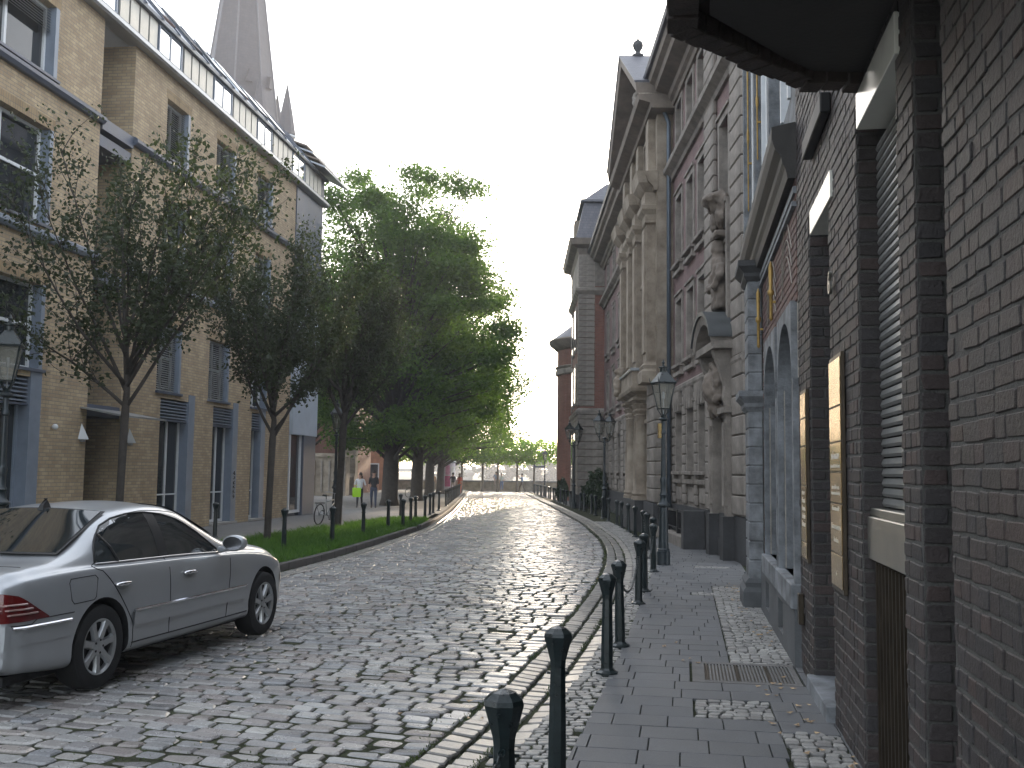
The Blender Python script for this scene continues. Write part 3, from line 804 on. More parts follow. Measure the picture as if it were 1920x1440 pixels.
board(7.06, 7.64, .99, 2.645, 'name_board', 'larger brass name board right of the recessed house door', [1.25, 1.60, 1.82, 2.03, 2.28], [(.36, .075, 1.91), (.44, .035, 1.85), (.34, .04, 1.70), (.40, .035, 1.66), (.34, .04, 1.55), (.40, .05, 1.42), (.2, .04, 1.33), (.03, .03, 1.10)])
board(9.12, 9.56, 1.03, 2.555, 'name_board', 'narrow brass name board left of the recessed house door', [1.20, 1.70, 2.05, 2.3], [(.2, .06, 1.62), (.2, .06, 1.55), (.2, .06, 1.48), (.2, .06, 1.41), (.2, .06, 1.34)])
nm = empty('house_number', (A_X0, 0, 0), -math.atan(A_T)); tag(nm, 'wrought iron house number on the brick beside the white lintel', 'house number')
o = text('6', .24, M['aluminium'], nm, face_street(7.52, 3.12, -.03), 'numeral', ext=.012)
b = MB(); b.box(-.05, -.004, 9.70, 9.82, .42, .70); o = b.obj('door_bell', M['bronze_dark'], houseA, bevel=.004)

# oriel that juts out above: brick box with a row of brick ends round its soffit
ori = empty('oriel', (A_X0, 0, 4.2), -math.atan(A_T)); tag(ori, 'brick oriel jutting out above the pavement at the top right', 'oriel')
def wA(x, y):      # world -> local
    q = mwA.inverted() @ Vector((x, y, 0)); return (q.x, q.y)
poly = [(.02, 1.6), (.02, 6.32), wA(1.77, 6.22), wA(.86, 5.46), wA(.86 - .169 * 3.9, 1.56)]
poly_i = [(.02, 1.7), (.02, 6.2), (poly[2][0] + .03, poly[2][1] - .14), (poly[3][0] + .2, poly[3][1] - .10), (poly[4][0] + .2, 1.7)]
b = MB(); b.prism(poly, .12, 4.5); b.obj('oriel_wall', brick_mat('oriel_brick', (.045, .032, .029), (.036, .029, .028), (.036, .035, .033), .235, .089, .01), ori, fixn=True)
b = MB(); b.prism(poly_i, .06, .119); b.obj('soffit', pm('soffit_plaster', (.052, .048, .046), .9, .15, 1.5, .2, 30), ori, fixn=True)
for (p, q, inw) in ((poly[2], poly[3], 1), (poly[3], poly[4], 1), (poly[1], poly[2], 1)):
    v = Vector((q[0] - p[0], q[1] - p[1])); L_ = v.length; v /= L_; nrm = Vector((v.y, -v.x))
    ctr = Vector((-.3, 3.6)); 
    if nrm.dot(ctr - Vector(p)) < 0: nrm = -nrm
    n_ = int(L_ / .115)
    for i in range(n_):
        a = Vector(p) + v * (i * L_ / n_ + .005); c = Vector(p) + v * ((i + 1) * L_ / n_ - .007)
        zz = rb.uniform(-.012, .012); o1, o2 = -.025 + rb.uniform(-.006, .006), .14
        pts = [a - nrm * -o1 * 1, c - nrm * -o1, c + nrm * o2, a + nrm * o2]
        b = MB(); b.hexa([(t.x, t.y, zz) for t in pts] + [(t.x, t.y, .115) for t in pts])
        b.obj('brick_end', M['mortarA'] if False else M['oriel_end'] if 'oriel_end' in M else M.setdefault('oriel_end', pm('oriel_brick_end', (.052, .039, .035), .75, .35, 6, .5, 60)), ori, bevel=.006, fixn=True)

# ------------------------------------------------------------------ gabled stone-and-brick house (second on the right)
houseB = empty('stone_front_house', (A_X0, 0, 0), -math.atan(A_T))
tag(houseB, 'narrow brick house with blue-grey stone arched windows and deep dark cornice', 'house')
wins = [(10.14, 11.66, .76, 3.38), (11.98, 13.66, .76, 3.38)]
b = MB(); facade(b, 9.972, 17.85, -.15, 4.75, wins, .012, .5, mr=0)
b.obj('mortar_wall', M['mortarB'], houseB)
b = MB(); facade(b, 9.972, 17.85, 4.75, 10.2, [(10.5, 12.1, 5.7, 9.6), (12.5, 14.1, 5.7, 9.6), (14.5, 16.1, 5.7, 9.6)], .012, .3)
b.add([(.012, 17.85, -.15), (.012, 17.85, 10.2), (3, 17.85, 10.2), (3, 17.85, -.15)], [(0, 1, 2, 3)]); b.obj('upper_wall', M['bluestone'], houseB)
C, UX, UY, UZ, HX, HY, HZ = [], [], [], [], [], [], []
for k in range(int(4.75 / .083)):
    z = k * .083 + .05; y = 9.98 + (k % 2) * .12 - .12
    while y < 14.3:
        wd = .24 if k % 2 else .12; a, c = max(y, 9.985), y + wd
        for (o0, o1, lo, hi) in [(w_[0] - .14, w_[1] + .10, w_[2] - .2, w_[3] + .14) for w_ in wins]:
            if lo < z < hi:
                if a < o0 < c: c = o0
                elif a < o1 < c: a = o1
                elif o0 <= a and c <= o1: a = c
        if c - a > .03 and z > .55:
            C.append((.006, (a + c) / 2, z)); HX.append((c - a) / 2 - .006); HY.append(.035); HZ.append(.012)
            UX.append((0, -1, 0)); UY.append((0, 0, 1)); UZ.append((-1, 0, 0))
        y += wd
blocks(houseB, 'brick', 'brickwork', M['brickB'], C, UX, UY, UZ, HX, HY, HZ, 260, mwA, .004, .006, .002, .0, 1, 42)
for (y0, y1, z0, z1) in wins:      # stone frames with round heads, deep reveals, panes
    w_ = empty('window', (0, 0, 0), 0, houseB); b = MB(); ym = (y0 + y1) / 2; rad = (y1 - y0) / 2; zs = z1 - rad * .85
    b.box(-.05, .02, y0 - .13, y0, z0 - .2, zs); b.box(-.05, .02, y1, y1 + .09, z0 - .2, zs); 
    out = [(y0 - .13, zs)] + [(y0 - .13, z1 + .13), (y1 + .09, z1 + .13), (y1 + .09, zs)]
    n_ = 14; arc = [(ym + rad * math.cos(PI * i / n_), zs + rad * .85 * math.sin(PI * i / n_)) for i in range(n_ + 1)]
    for i in range(n_):
        (ya, za), (yb, zb) = arc[i], arc[i + 1]; ztop = z1 + .13
        b.hexa([(-.05, ya, za), (.46, ya, za), (.46, yb, zb), (-.05, yb, zb), (-.05, ya, ztop), (.46, ya, ztop), (.46, yb, ztop), (-.05, yb, ztop)])
    b.obj('stone_frame', M['bluestone'], w_, fixn=True)
    b = MB(); b.box(.03, .47, y0 - .004, y0 + .02, z0, zs + .1); b.box(.03, .47, y1 - .02, y1 + .004, z0, zs + .1); b.obj('reveal', M['bluestone'], w_)
    b = MB(); b.box(-.09, .48, y0 - .16, y1 + .12, z0 - .24, z0 + .0); b.obj('sill', M['bluestone'], w_, bevel=.012)
    b = MB(); b.box(.42, .5, y0, y1, z0, z1 + .1); b.obj('pane', M['glass_blue'], w_)
    b = MB(); b.box(.38, .43, ym - .03, ym + .03, z0, z1 - .03); b.box(.38, .43, y0 + .02, y1 - .02, 2.05, 2.12); b.obj('mullion', M['whitepaint'], w_)
for i, (y, zb) in enumerate(((11.78, 3.95), (13.95, 3.98))):
    for q, zq in enumerate((3.72, 3.9, 4.08)):
        b = MB(); pts = [(-.015, wins[i][0] + .2 + (wins[i][1] - wins[i][0] - .4) * t / 12, zq + .0 + .38 * math.sin(PI * t / 12)) for t in range(13)]
        b.tube(pts, .006, 5); b.obj('relieving_arch', M['mortarB'], houseB)
b = MB(); facade(b, 9.99, 14.3, -.1, .56, [(11.2, 11.75, .10, .44), (13.0, 13.5, .10, .44)], -.06, .25, m=0)
b.add([(-.06, 9.99, .56), (.02, 9.99, .56), (.02, 14.3, .56), (-.06, 14.3, .56)], [(0, 1, 2, 3)]); b.add([(-.06, 9.99, -.1), (-.06, 9.99, .56), (.02, 9.99, .56), (.02, 9.99, -.1)], [(0, 1, 2, 3)])
b.obj('plinth', M['darkgrey'] if 'darkgrey' in M else M.setdefault('darkgrey', pm('grey_plinth', (.085, .09, .095), .8, .2, 3, .3, 30)), houseB, fixn=False)
b = MB(); b.box(.17, .19, 11.2, 11.75, .1, .44); b.box(.17, .19, 13.0, 13.5, .1, .44); b.obj('cellar_window', M['black'], houseB)
# pilaster of coursed blocks beside the windows, its imposts and base
for i in range(17):
    z0 = .34 + i * .262
    if 9 <= i <= 9: continue
    b = MB(); b.box(-.20, .0, 14.55, 15.3, z0 + .006, z0 + .256); b.obj('pilaster_block', M['bluestone'], houseB, bevel=.012)
b = MB(); b.box(-.185, -.002, 14.565, 15.285, .2, 4.8); b.obj('pilaster_core', M['bluestone'], houseB)
b = MB(); b.loft([[(-x, 14.55 - e, z), (.05, 14.55 - e, z), (.05, 15.3 + e, z), (-x, 15.3 + e, z)] for (x, e, z) in ((.29, .08, -.05), (.29, .08, .18), (.25, .05, .24), (.26, .06, .30), (.21, .02, .36))]); b.obj('pilaster_base', M['darkgrey'], houseB, fixn=True)
for zz in (2.70, 4.55):
    b = MB(); b.loft([[(-x, 14.55 - e, z + zz), (.05, 14.55 - e, z + zz), (.05, 15.3 + e, z + zz), (-x, 15.3 + e, z + zz)] for (x, e, z) in ((.21, .01, -.02), (.25, .05, .04), (.25, .05, .09), (.33, .12, .18), (.33, .12, .26))]); b.obj('impost', M['bluestone'] if zz < 3 else M['darkstone'], houseB, fixn=True)
cp = [(.02, 4.70), (-.08, 4.70), (-.10, 4.80), (-.13, 4.86), (-.14, 4.92), (-.20, 5.00), (-.23, 5.10), (-.23, 5.22), (.02, 5.27)]
b = MB(); b.sweep(cp, 9.98, 15.9); b.obj('cornice', pm('dark_wood_cornice', (.036, .033, .030), .7, .3, 2, .3, 20), houseB, fixn=True)
b = MB(); b.box(-.045, .02, 9.99, 14.5, 4.42, 4.47); b.box(-.03, .02, 9.99, 14.5, 4.55, 4.62); b.obj('string_course', M['bluestone'], houseB)
for i in range(9):
    y = 10.3 + i * .84
    if i in (2, 5, 8): b = MB(); b.box(-.10, .03, y - .1, y + .12, 5.45, 10.1); b.obj('mullion', M['bluestone'], houseB)
for (y0, y1) in ((10.5, 12.1), (12.5, 14.1), (14.5, 16.1)):
    w_ = empty('upper_window', (0, 0, 0), 0, houseB)
    b = MB(); b.box(.16, .2, y0, y1, 5.7, 9.6); b.obj('pane', M['glass_blue'], w_)
    b = MB()
    for q in (y0 + .03, (y0 + y1) / 2, y1 - .03): b.box(-.02, .16, q - .035, q + .035, 5.7, 9.6)
    for q in (7.0, 8.4): b.box(.05, .155, y0 + .07, y1 - .07, q, q + .07)
    b.obj('frame', M['whitepaint'], w_)
for (y, z0, z1) in ((12.30, 3.62, 4.35), (14.42, 3.55, 4.40), (14.30, 6.2, 8.0), (16.4, 6.0, 8.6)):
    an = empty('wall_anchor', tuple((mwA @ Vector((-.06, y, z0)))), -math.atan(A_T))
    tag(an, {12.30: 'gilded iron wall anchor between the arched stone windows', 14.42: 'gilded iron wall anchor close beside the stone pilaster', 14.30: 'upper gilded rod above the dark cornice, nearer to the brick house', 16.4: 'upper gilded rod above the dark cornice, farther down the street'}[y], 'anchor', 'gilded wall anchors')
    h = z1 - z0; k_ = 1.0 if z0 < 5 else .55; b = MB(); b.lathe([(r_ * k_, z_) for r_, z_ in [(.004, 0), (.026, .03), (.02, .06), (.022, h * .42), (.04, h * .45), (.04, h * .5), (.02, h * .53), (.03, h - .08), (.012, h - .02), (.004, h)]], 8); b.obj('rod', M['gold'], an, smooth=True)
    b = MB(); b.box(0, .07, -.012, .012, h * .3, h * .3 + .03); b.obj('bracket', M['gold'], an)
def carve(o, vox=.035, amt=.09):
    tx = bpy.data.textures.get('carving') or bpy.data.textures.new('carving', 'CLOUDS'); tx.noise_scale = .16; tx.noise_depth = 2
    r = o.modifiers.new('remesh', 'REMESH'); r.mode = 'VOXEL'; r.voxel_size = vox; r.use_smooth_shade = True
    d = o.modifiers.new('displace', 'DISPLACE'); d.texture = tx; d.strength = amt; d.mid_level = .5
    return o
# ------------------------------------------------------------------ long palace on the right (local: x into the house, y along the street)
pal = empty('palace', (4.72, 0, 0), -math.atan(.006))
tag(pal, 'long grey sandstone and rose brick palace with pediment along the right side', 'building')
WIN1 = [25.95, 27.75, 29.7]; WIN3 = [41.2, 44.2, 47.2, 50.2, 53.4]; WB = [23.1]
def win_ops(cs, hw, z0, z1): return [(c - hw, c + hw, z0, z1) for c in cs]
UP = [(4.95, 6.85), (7.95, 9.95), (11.3, 12.8)]
ops = win_ops(WIN1 + WIN3, .52, 1.85, 3.55)
b = MB(); facade(b, 21.0, 31.0, -.2, 4.25, win_ops(WIN1, .52, 1.85, 3.55) + [(22.45, 23.75, -.2, 3.05)], 0, .38)
b2 = MB(); facade(b2, 39.5, 56.0, -.3, 4.25, win_ops(WIN3, .52, 1.85, 3.55), 0, .38); b2.obj('ground_floor_wall', M['stoneC'], pal)
b.add([(0, 21, -.2), (0, 21, 13.9), (6, 21, 13.9), (6, 21, -.2)], [(0, 1, 2, 3)])
b.obj('ground_floor_wall', M['stoneC'], pal)
for (a, c, cs) in ((21.0, 31.0, WB + WIN1), (39.5, 56.0, WIN3)):
    b = MB(); facade(b, a, c, 4.25, 13.3, [o for (z0, z1) in UP for o in win_ops(cs, .5, z0, z1)], .0, .3); b.obj('upper_wall', M['brickC'], pal)
b = MB(); b.box(-.06, .0, 21.0, 31.0, -.2, .9); b.box(-.06, 0, 39.5, 55.95, -.3, .9); b.obj('plinth', M['darkstone'], pal)
def window_at(c, z0, z1, hw=.5, sill=True, cols=2):
    w_ = empty('window', (0, c, 0), 0, pal)
    b = MB(); e = .17
    b.box(-.045, .02, -hw - e, -hw, z0 - .05, z1 + e); b.box(-.045, .02, hw, hw + e, z0 - .05, z1 + e); b.box(-.045, .02, -hw, hw, z1, z1 + e)
    b.box(-.09, -.045, -hw - e - .04, hw + e + .04, z1 + e, z1 + e + .07); b.box(.0, .28, hw - .012, hw + .002, z0, z1); b.box(.0, .28, -hw - .002, -hw + .012, z0, z1)
    b.obj('surround', M['stoneC'], w_)
    if sill:
        b = MB(); b.box(-.17, .28, -hw - .24, hw + .24, z0 - .10, z0 - .0); b.obj('sill', M['stoneC'], w_, bevel=.012)
        b = MB(); b.box(-.12, .0, -hw - .2, hw + .2, z0 - .34, z0 - .22); b.obj('sill_band', M['stoneC'], w_, bevel=.012)
        for q in (-hw - .1, hw + .1):
            b = MB(); b.box(-.11, .0, q - .07, q + .07, z0 - .22, z0 - .10); b.obj('bracket', M['stoneC'], w_)
    b = MB(); b.box(.24, .28, -hw, hw, z0, z1); b.obj('pane', M['glass'], w_)
    b = MB(); b.box(.19, .24, -.035, .035, z0, z1); b.box(.19, .235, -hw, hw, z0 + (z1 - z0) * .66, z0 + (z1 - z0) * .66 + .06)
    b.box(.19, .238, -hw, -hw + .06, z0, z1); b.box(.19, .238, hw - .06, hw, z0, z1); b.obj('casement', M['whitepaint'], w_)
    return w_
for cs in (WB + WIN1, WIN3):
    for c in cs:
        for i, (z0, z1) in enumerate(UP): window_at(c, z0, z1, sill=(i < 2))
for c in WIN1 + WIN3: window_at(c, 1.85, 3.55, .52, True)
# rusticated piers between the ground-floor windows and quoin strips, block by block
blk_cache = {}
def rblock(parent, y0, y1, z0, z1, x0, x1, mat, name='stone_block'):
    key = (round(y1 - y0, 3), round(z1 - z0, 3), round(x1 - x0, 3), mat.name)
    if key not in blk_cache:
        b = MB(); b.box(0, x1 - x0, 0, y1 - y0, 0, z1 - z0); o = b.obj(name, mat, parent, bevel=.028); blk_cache[key] = o
    else:
        o = blk_cache[key].copy(); col.objects.link(o); o.parent = parent
    o.location = (x0, y0, z0); return o
for (a, c) in ((26.62, 27.1), (28.42, 29.0), (30.38, 30.95), (39.6, 40.5), (42.0, 43.4), (45.0, 46.4), (48.0, 49.4), (51.0, 52.6), (54.2, 55.9)):
    for i in range(12): rblock(pal, a, c, .95 + i * .275, .95 + i * .275 + .262, -.07, .0, M['stoneC'])
for (a, c, ztop, pr, pit) in ((21.02, 22.15, 13.2, .11, .42), (24.0, 25.25, 13.2, .11, .38)):
    z = .93
    while z < ztop:
        rblock(pal, a, c, z, z + pit - .014, -pr, 0, M['stoneC']); z += pit
for c in WIN1 + WIN3:      # keystones over the ground-floor windows and panels below
    for q in (-.38, 0, .38):
        b = MB(); b.loft([[(-.14, c + q - .09 - .05 * t, 3.56 + .55 * t), (0, c + q - .09 - .05 * t, 3.56 + .55 * t), (0, c + q + .09 + .05 * t, 3.56 + .55 * t), (-.14 - .03 * t, c + q + .09 + .05 * t, 3.56 + .55 * t)] for t in (0, 1)]); b.obj('keystone', M['stoneC'], pal, fixn=True)
    b = MB(); b.box(-.05, 0, c - .45, c + .45, 1.02, 1.42); b.obj('apron_panel', M['stoneC'], pal, bevel=.02)
for (a, c) in ((21.0, 31.0), (39.52, 56.0)):
    b = MB(); b.sweep([(0.02, 4.12), (-.10, 4.12), (-.13, 4.2), (-.13, 4.28), (-.03, 4.36), (.02, 4.36)], a, c); b.obj('belt_course', M['stoneC'], pal, fixn=True)
    b = MB(); b.sweep([(.02, 10.75), (-.08, 10.75), (-.12, 10.85), (-.30, 10.98), (-.32, 11.1), (.02, 11.16)], a, c); b.obj('string_course', M['stoneC'], pal, fixn=True)
    b = MB(); b.sweep([(.02, 12.95), (-.10, 12.95), (-.13, 13.08), (-.22, 13.14), (-.25, 13.3), (-.62, 13.42), (-.66, 13.58), (-.80, 13.66), (-.84, 13.84), (.02, 13.88)], a - .02, c); b.obj('cornice', M['cornC'] if 'cornC' in M else M.setdefault('cornC', pm('weathered_cornice', (.17, .14, .115), .85, .3, 1.6, .3, 20)), pal, fixn=True)
    b = MB(); b.sweep([(-.80, 13.90), (-.93, 13.86), (-.97, 13.95), (-.95, 14.03), (-.80, 14.0)], a - .02, c); b.obj('gutter_pipe', M['slate_metal'] if 'slate_metal' in M else M.setdefault('slate_metal', pm('oxidised_zinc', (.10, .10, .115), .5, .2, 3, metal=.4)), pal, fixn=True)
    # attic storey and mansard
    aops = [(q - .4, q + .4, 14.25, 15.2) for q in np.arange(a + 1.3, c - .8, 1.9)]
    b = MB(); facade(b, a + .01, c, 13.88, 15.6, aops, .35, .2); b.obj('attic_wall', M['slate'], pal)
    for (p, q, z0, z1) in aops:
        d_ = empty('dormer_window', (0, 0, 0), 0, pal)
        b = MB(); b.box(.5, .53, p, q, z0, z1); b.obj('pane', M['glass_blue'], d_)
        b = MB(); b.box(.30, .5, p - .06, p + .05, z0, z1); b.box(.30, .5, q - .05, q + .06, z0, z1); b.box(.30, .5, p + .05, q - .05, z1 - .06, z1 + .02); b.box(.36, .49, (p + q) / 2 - .03, (p + q) / 2 + .03, z0, z1 - .06); b.obj('frame', M['bluestone'], d_)
    b = MB(); b.sweep([(-.10, 15.55), (-.12, 15.70), (2.6, 18.6), (6, 18.6), (6, 15.6), (.5, 15.58)], a + .005, c); b.obj('roof', M['slate'], pal, fixn=True)
# central projection with giant pilasters, pediment and columned portal
cen = empty('central_projection', (-.5, 0, 0), 0, pal)
Z = 'stoneC2'
b = MB(); cops = [(33.0, 33.9, 1.5, 3.4), (38.3, 39.0, 1.5, 3.4), (34.3, 36.5, .9, 4.0)] + [(c - .45, c + .45, z0, z1) for c in (33.45, 35.4, 37.35) for (z0, z1) in ((5.3, 7.2), (8.0, 9.6), (11.35, 12.7))]
facade(b, 31.0, 39.5, -.25, 13.3, cops, 0, .35)
b.add([(0, 31.0, -.25), (.52, 31.0, -.25), (.52, 31.0, 13.3), (0, 31.0, 13.3)], [(0, 1, 2, 3)]); b.add([(0, 39.5, -.25), (0, 39.5, 13.3), (.52, 39.5, 13.3), (.52, 39.5, -.25)], [(0, 1, 2, 3)])
b.obj('projection_wall', M[Z], cen)
for (p, q, z0, z1) in cops:
    b = MB(); b.box(.3, .34, p, q, z0, z1); b.obj('pane', M['glass'], cen)
    b = MB(); b.box(-.06, .02, p - .13, p, z0, z1 + .12); b.box(-.06, .02, q, q + .13, z0, z1 + .12); b.box(-.06, .02, p, q, z1, z1 + .12); b.box(.22, .3, (p + q) / 2 - .035, (p + q) / 2 + .035, z0, z1); b.obj('window_surround', M[Z], cen)
    if z0 > 4 and z0 < 9:
        b = MB(); b.box(-.16, 0, p - .2, q + .2, z0 - .12, z0); b.obj('window_sill', M[Z], cen, bevel=.01)
z = .9
while z < 4.6:
    for (a, c) in ((31.0, 32.75), (39.12, 39.48)):
        rblock(cen, a - (.03 if a < 32 else 0), c, z, z + .40, -.09, .50 if a < 32 else 0, M['stoneC'])
    z += .415
b = MB(); b.box(-.12, .5, 30.94, 39.56, -.3, .88); b.obj('plinth', M['darkstone'], cen)
for y in (31.75, 34.45, 36.35, 38.85):
    p_ = empty('pilaster', (0, y, 0), 0, cen)
    b = MB(); b.box(-.28, 0, -.42, .42, 5.2, 9.55); b.box(-.34, -.28, -.30, .30, 5.5, 9.4); b.obj('shaft', M[Z], p_)
    b = MB(); b.loft([[(-.28 - e, -.42 - e, zz), (0, -.42 - e, zz), (0, .42 + e, zz), (-.28 - e, .42 + e, zz)] for (e, zz) in ((.16, 4.55), (.16, 4.9), (.09, 4.98), (.12, 5.08), (.02, 5.2))]); b.obj('base', M[Z], p_, fixn=True)
    b = MB(); b.loft([[(-.28 - e, -.42 - e, zz), (0, -.42 - e, zz), (0, .42 + e, zz), (-.28 - e, .42 + e, zz)] for (e, zz) in ((.02, 9.5), (.06, 9.55), (.03, 9.62), (.05, 9.8), (.16, 9.95), (.18, 10.08), (.06, 10.12), (.06, 10.5), (.12, 10.56), (.28, 10.75), (.32, 10.95), (.36, 11.1))]); b.obj('entablature', M['stoneC2'], p_, fixn=True)
    b = MB(); b.box(-.22, 0, -.34, .34, 11.14, 12.95); b.obj('attic_pilaster', M[Z], p_)
b = MB(); b.sweep([(.02, 10.5), (-.10, 10.5), (-.12, 10.62), (-.28, 10.78), (-.34, 10.95), (-.36, 11.08), (.02, 11.12)], 30.96, 39.54); b.obj('string_course', M[Z], cen, fixn=True)
b = MB(); b.sweep([(.5, 12.9), (-.26, 12.9), (-.29, 13.05), (-.62, 13.16), (-.68, 13.32), (.5, 13.36)], 30.4, 40.1); b.obj('cornice', M['cornC'], cen, fixn=True)
ped = empty('pediment', (0, 0, 0), 0, cen); ya, yc, ym, zt = 30.4, 40.1, 35.25, 16.15
b = MB(); b.add([(-.1, ya, 13.36), (-.1, yc, 13.36), (-.1, ym, zt - .2), (4, ya, 13.36), (4, yc, 13.36), (4, ym, zt - .2)], [(2, 1, 0), (3, 4, 5), (0, 3, 5, 2), (1, 2, 5, 4), (0, 1, 4, 3)]); b.obj('tympanum', M[Z], ped, fixn=True)
for (y0, z0, y1, z1) in ((ya, 13.36, ym, zt), (yc, 13.36, ym, zt)):
    b = MB(); b.loft([[(-.7, y, z), (4, y, z), (4, y, z + .32), (-.74, y, z + .32)] for (y, z) in ((y0, z0), (y1, z1))]); b.obj('raking_cornice', M['cornC'], ped, fixn=True)
    b = MB(); b.loft([[(-.76, y, z + .325), (4.2, y, z + .325), (4.2, y, z + .40), (-.78, y, z + .40)] for (y, z) in ((y0, z0), (y1, z1))]); b.obj('roof_slope', M['slate'], ped, fixn=True)
b = MB(); b.lathe([(.20, 0), (.21, .12), (.09, .18), (.08, .24), (.16, .36), (.19, .47), (.16, .58), (.06, .66), (.02, .72), (.010, 1.3), (.004, 1.4)], 10, (-.1, ym, zt + .3)); b.obj('finial', M['darkstone'], ped, smooth=True)
orn = MB(); ro2 = random.Random(2)
for _ in range(26):
    t = ro2.uniform(-1, 1); orn.ball((-.16, ym + t * 2.6, 13.6 + (1 - abs(t)) * ro2.uniform(.1, 1.5)), (.14, ro2.uniform(.15, .4), ro2.uniform(.12, .3)), 7, 4)
carve(orn.obj('relief', M['stoneC'], ped, smooth=True), .05, .1)
prt = empty('columned_portal', (0, 35.4, 0), 0, cen)
for y in (-1.55, -.95, .95, 1.55):
    c_ = MB(); c_.lathe([(.30, 0), (.30, .10), (.25, .12), (.29, .20), (.26, .27), (.24, .32), (.235, 1.4), (.20, 2.75), (.23, 2.79), (.20, 2.83)], 14, (-.10, y, .9)); c_.obj('column', M[Z], prt, smooth='auto')
    c_ = MB(); c_.lathe([(.20, 0), (.26, .12), (.22, .18), (.32, .32), (.24, .36), (.36, .46)], 10, (-.10, y, 3.72)); c_.box(-.44, .0, y - .37, y + .37, 4.18, 4.26); c_.obj('capital', M[Z], prt)
b = MB(); b.box(-.40, 0, -2.0, 2.0, -.15, .895); b.obj('steps', M['darkstone'], prt)
b = MB(); b.loft([[(-.3 - e, -1.95 - e, z), (0, -1.95 - e, z), (0, 1.95 + e, z), (-.3 - e, 1.95 + e, z)] for (e, z) in ((0, 4.265), (.02, 4.36), (.22, 4.45), (.26, 4.55), (.26, 4.60))]); b.obj('balcony_slab', M[Z], prt, fixn=True)
b = MB(); b.box(-.48, -.32, -1.95, 1.95, 4.605, 5.12); b.box(-.32, 0, -1.95, -1.80, 4.605, 5.12); b.box(-.32, 0, 1.80, 1.95, 4.605, 5.12); b.obj('balcony_parapet', M[Z], prt)
b = MB(); b.box(-.55, -.28, -2.02, 2.02, 5.125, 5.22); b.box(-.28, 0, -2.02, -1.76, 5.125, 5.22); b.obj('balcony_coping', M['zinc'], prt, bevel=.01)
b = MB(); b.box(-.58, -.26, 1.68, 2.1, 4.61, 5.3); b.ball((-.46, 1.85, 5.42), (.26, .26, .18), 9, 6); b.ball((-.6, 1.75, 5.0), (.17, .22, .3), 9, 6); b.ball((-.62, 1.8, 4.7), (.13, .2, .18), 9, 6); carve(b.obj('carved_scroll', M[Z], prt, smooth=True))
# rain pipe
b = MB(); b.tube([(-.62, 30.82, 13.75), (-.5, 30.85, 13.4), (-.16, 30.86, 12.6), (-.16, 30.86, 12.2), (-.16, 30.86, .0)], .065, 8); b.obj('rain_pipe', pm('blue_zinc_pipe', (.10, .125, .155), .45, .15, 4, metal=.4), pal, smooth=True)
# near portal: recessed door, carved frame, cartouche, curved lead hood, bust above
po = empty('side_portal', (0, 23.1, 0), 0, pal); hd_dx = .42
b = MB(); b.box(.3, .36, -.65, .65, .35, 3.05); b.obj('door', pm('oak_door', (.06, .05, .04), .6, .3, 5), po)
b = MB(); b.box(-.10, .30, -.65, .65, -.1, .34); b.obj('door_step', M['darkstone'], po)
for s_ in (-1, 1):
    b = MB(); b.box(-.20, 0, s_ * .66, s_ * .98, .88, 3.1); b.box(-.26, -.20, s_ * .72, s_ * .92, 1.1, 2.9); b.obj('jamb_pilaster', M['stoneC'], po)
    b = MB(); b.box(-.30, 0, s_ * .64, s_ * 1.0, -.1, .875); b.obj('jamb_base', M['darkstone'], po)
    b = MB(); b.loft([[(-.2 - d, s_ * .82 - .14, z), (0, s_ * .82 - .14, z), (0, s_ * .82 + .14, z), (-.2 - d, s_ * .82 + .14, z)] for (d, z) in ((0, 3.25), (.05, 3.45), (.03, 3.7), (.14, 4.1), (.24, 4.35), (.28, 4.49))]); b.obj('console', M['stoneC'], po, fixn=True)
b = MB(); b.box(-.28, 0, -1.1, 1.1, 3.11, 3.24); b.obj('lintel', M['stoneC'], po)
cart = MB(); rc = random.Random(4)
cart.ball((-.28, 0, 3.72), (.22, .42, .48), 12, 8); cart.ball((-.42, 0, 3.74), (.14, .26, .32), 12, 8)
for i in range(26):
    a = i / 26 * 2 * PI; cart.ball((-.24 + rc.uniform(-.08, .05), .5 * math.cos(a) + rc.uniform(-.06, .06), 3.72 + .52 * math.sin(a) + rc.uniform(-.05, .05)), (rc.uniform(.08, .16), rc.uniform(.08, .15), rc.uniform(.08, .15)), 7, 5)
carve(cart.obj('cartouche', M['cornC'], po, smooth=True))
hd = []
for i in range(13):
    a = PI * (.12 + .76 * i / 12); yy = -1.25 * math.cos(a); zz = 4.25 + .95 * math.sin(a) - .3
    hd.append((yy, zz))
b = MB(); b.loft([[(-.62, y, z + .45), (0, y, z + .45), (0, y, z + .55), (-.62, y, z + .55)] for (y, z) in hd]); b.obj('hood_roof', M['lead'] if 'lead' in M else M.setdefault('lead', pm('lead_sheet', (.075, .08, .082), .5, .2, 3, metal=.3)), po, fixn=True, smooth='auto')
b = MB(); b.loft([[(-.54, y * .93, z + .25), (0, y * .93, z + .25), (0, y * .95, z + .445), (-.58, y * .95, z + .445)] for (y, z) in hd]); b.obj('hood_moulding', M['stoneC'], po, fixn=True)
b = MB(); b.box(-.52, 0, -1.2, 1.2, 4.50, 4.66); b.obj('hood_bracket', M['stoneC'], po)
fig = MB()
fig.loft([[(-.14 + .20 * math.cos(t), .36 * k * math.sin(t), z) for t in np.linspace(0, 2 * PI, 12, endpoint=False)] for (k, z) in ((.9, 5.5), (1.0, 5.8), (.8, 6.15), (1.0, 6.45), (.7, 6.62), (.28, 6.72), (.25, 6.78))])
fig.ball((-.2, 0, 6.92), (.16, .14, .19), 10, 8); fig.ball((-.17, 0, 6.99), (.17, .15, .15), 9, 6)
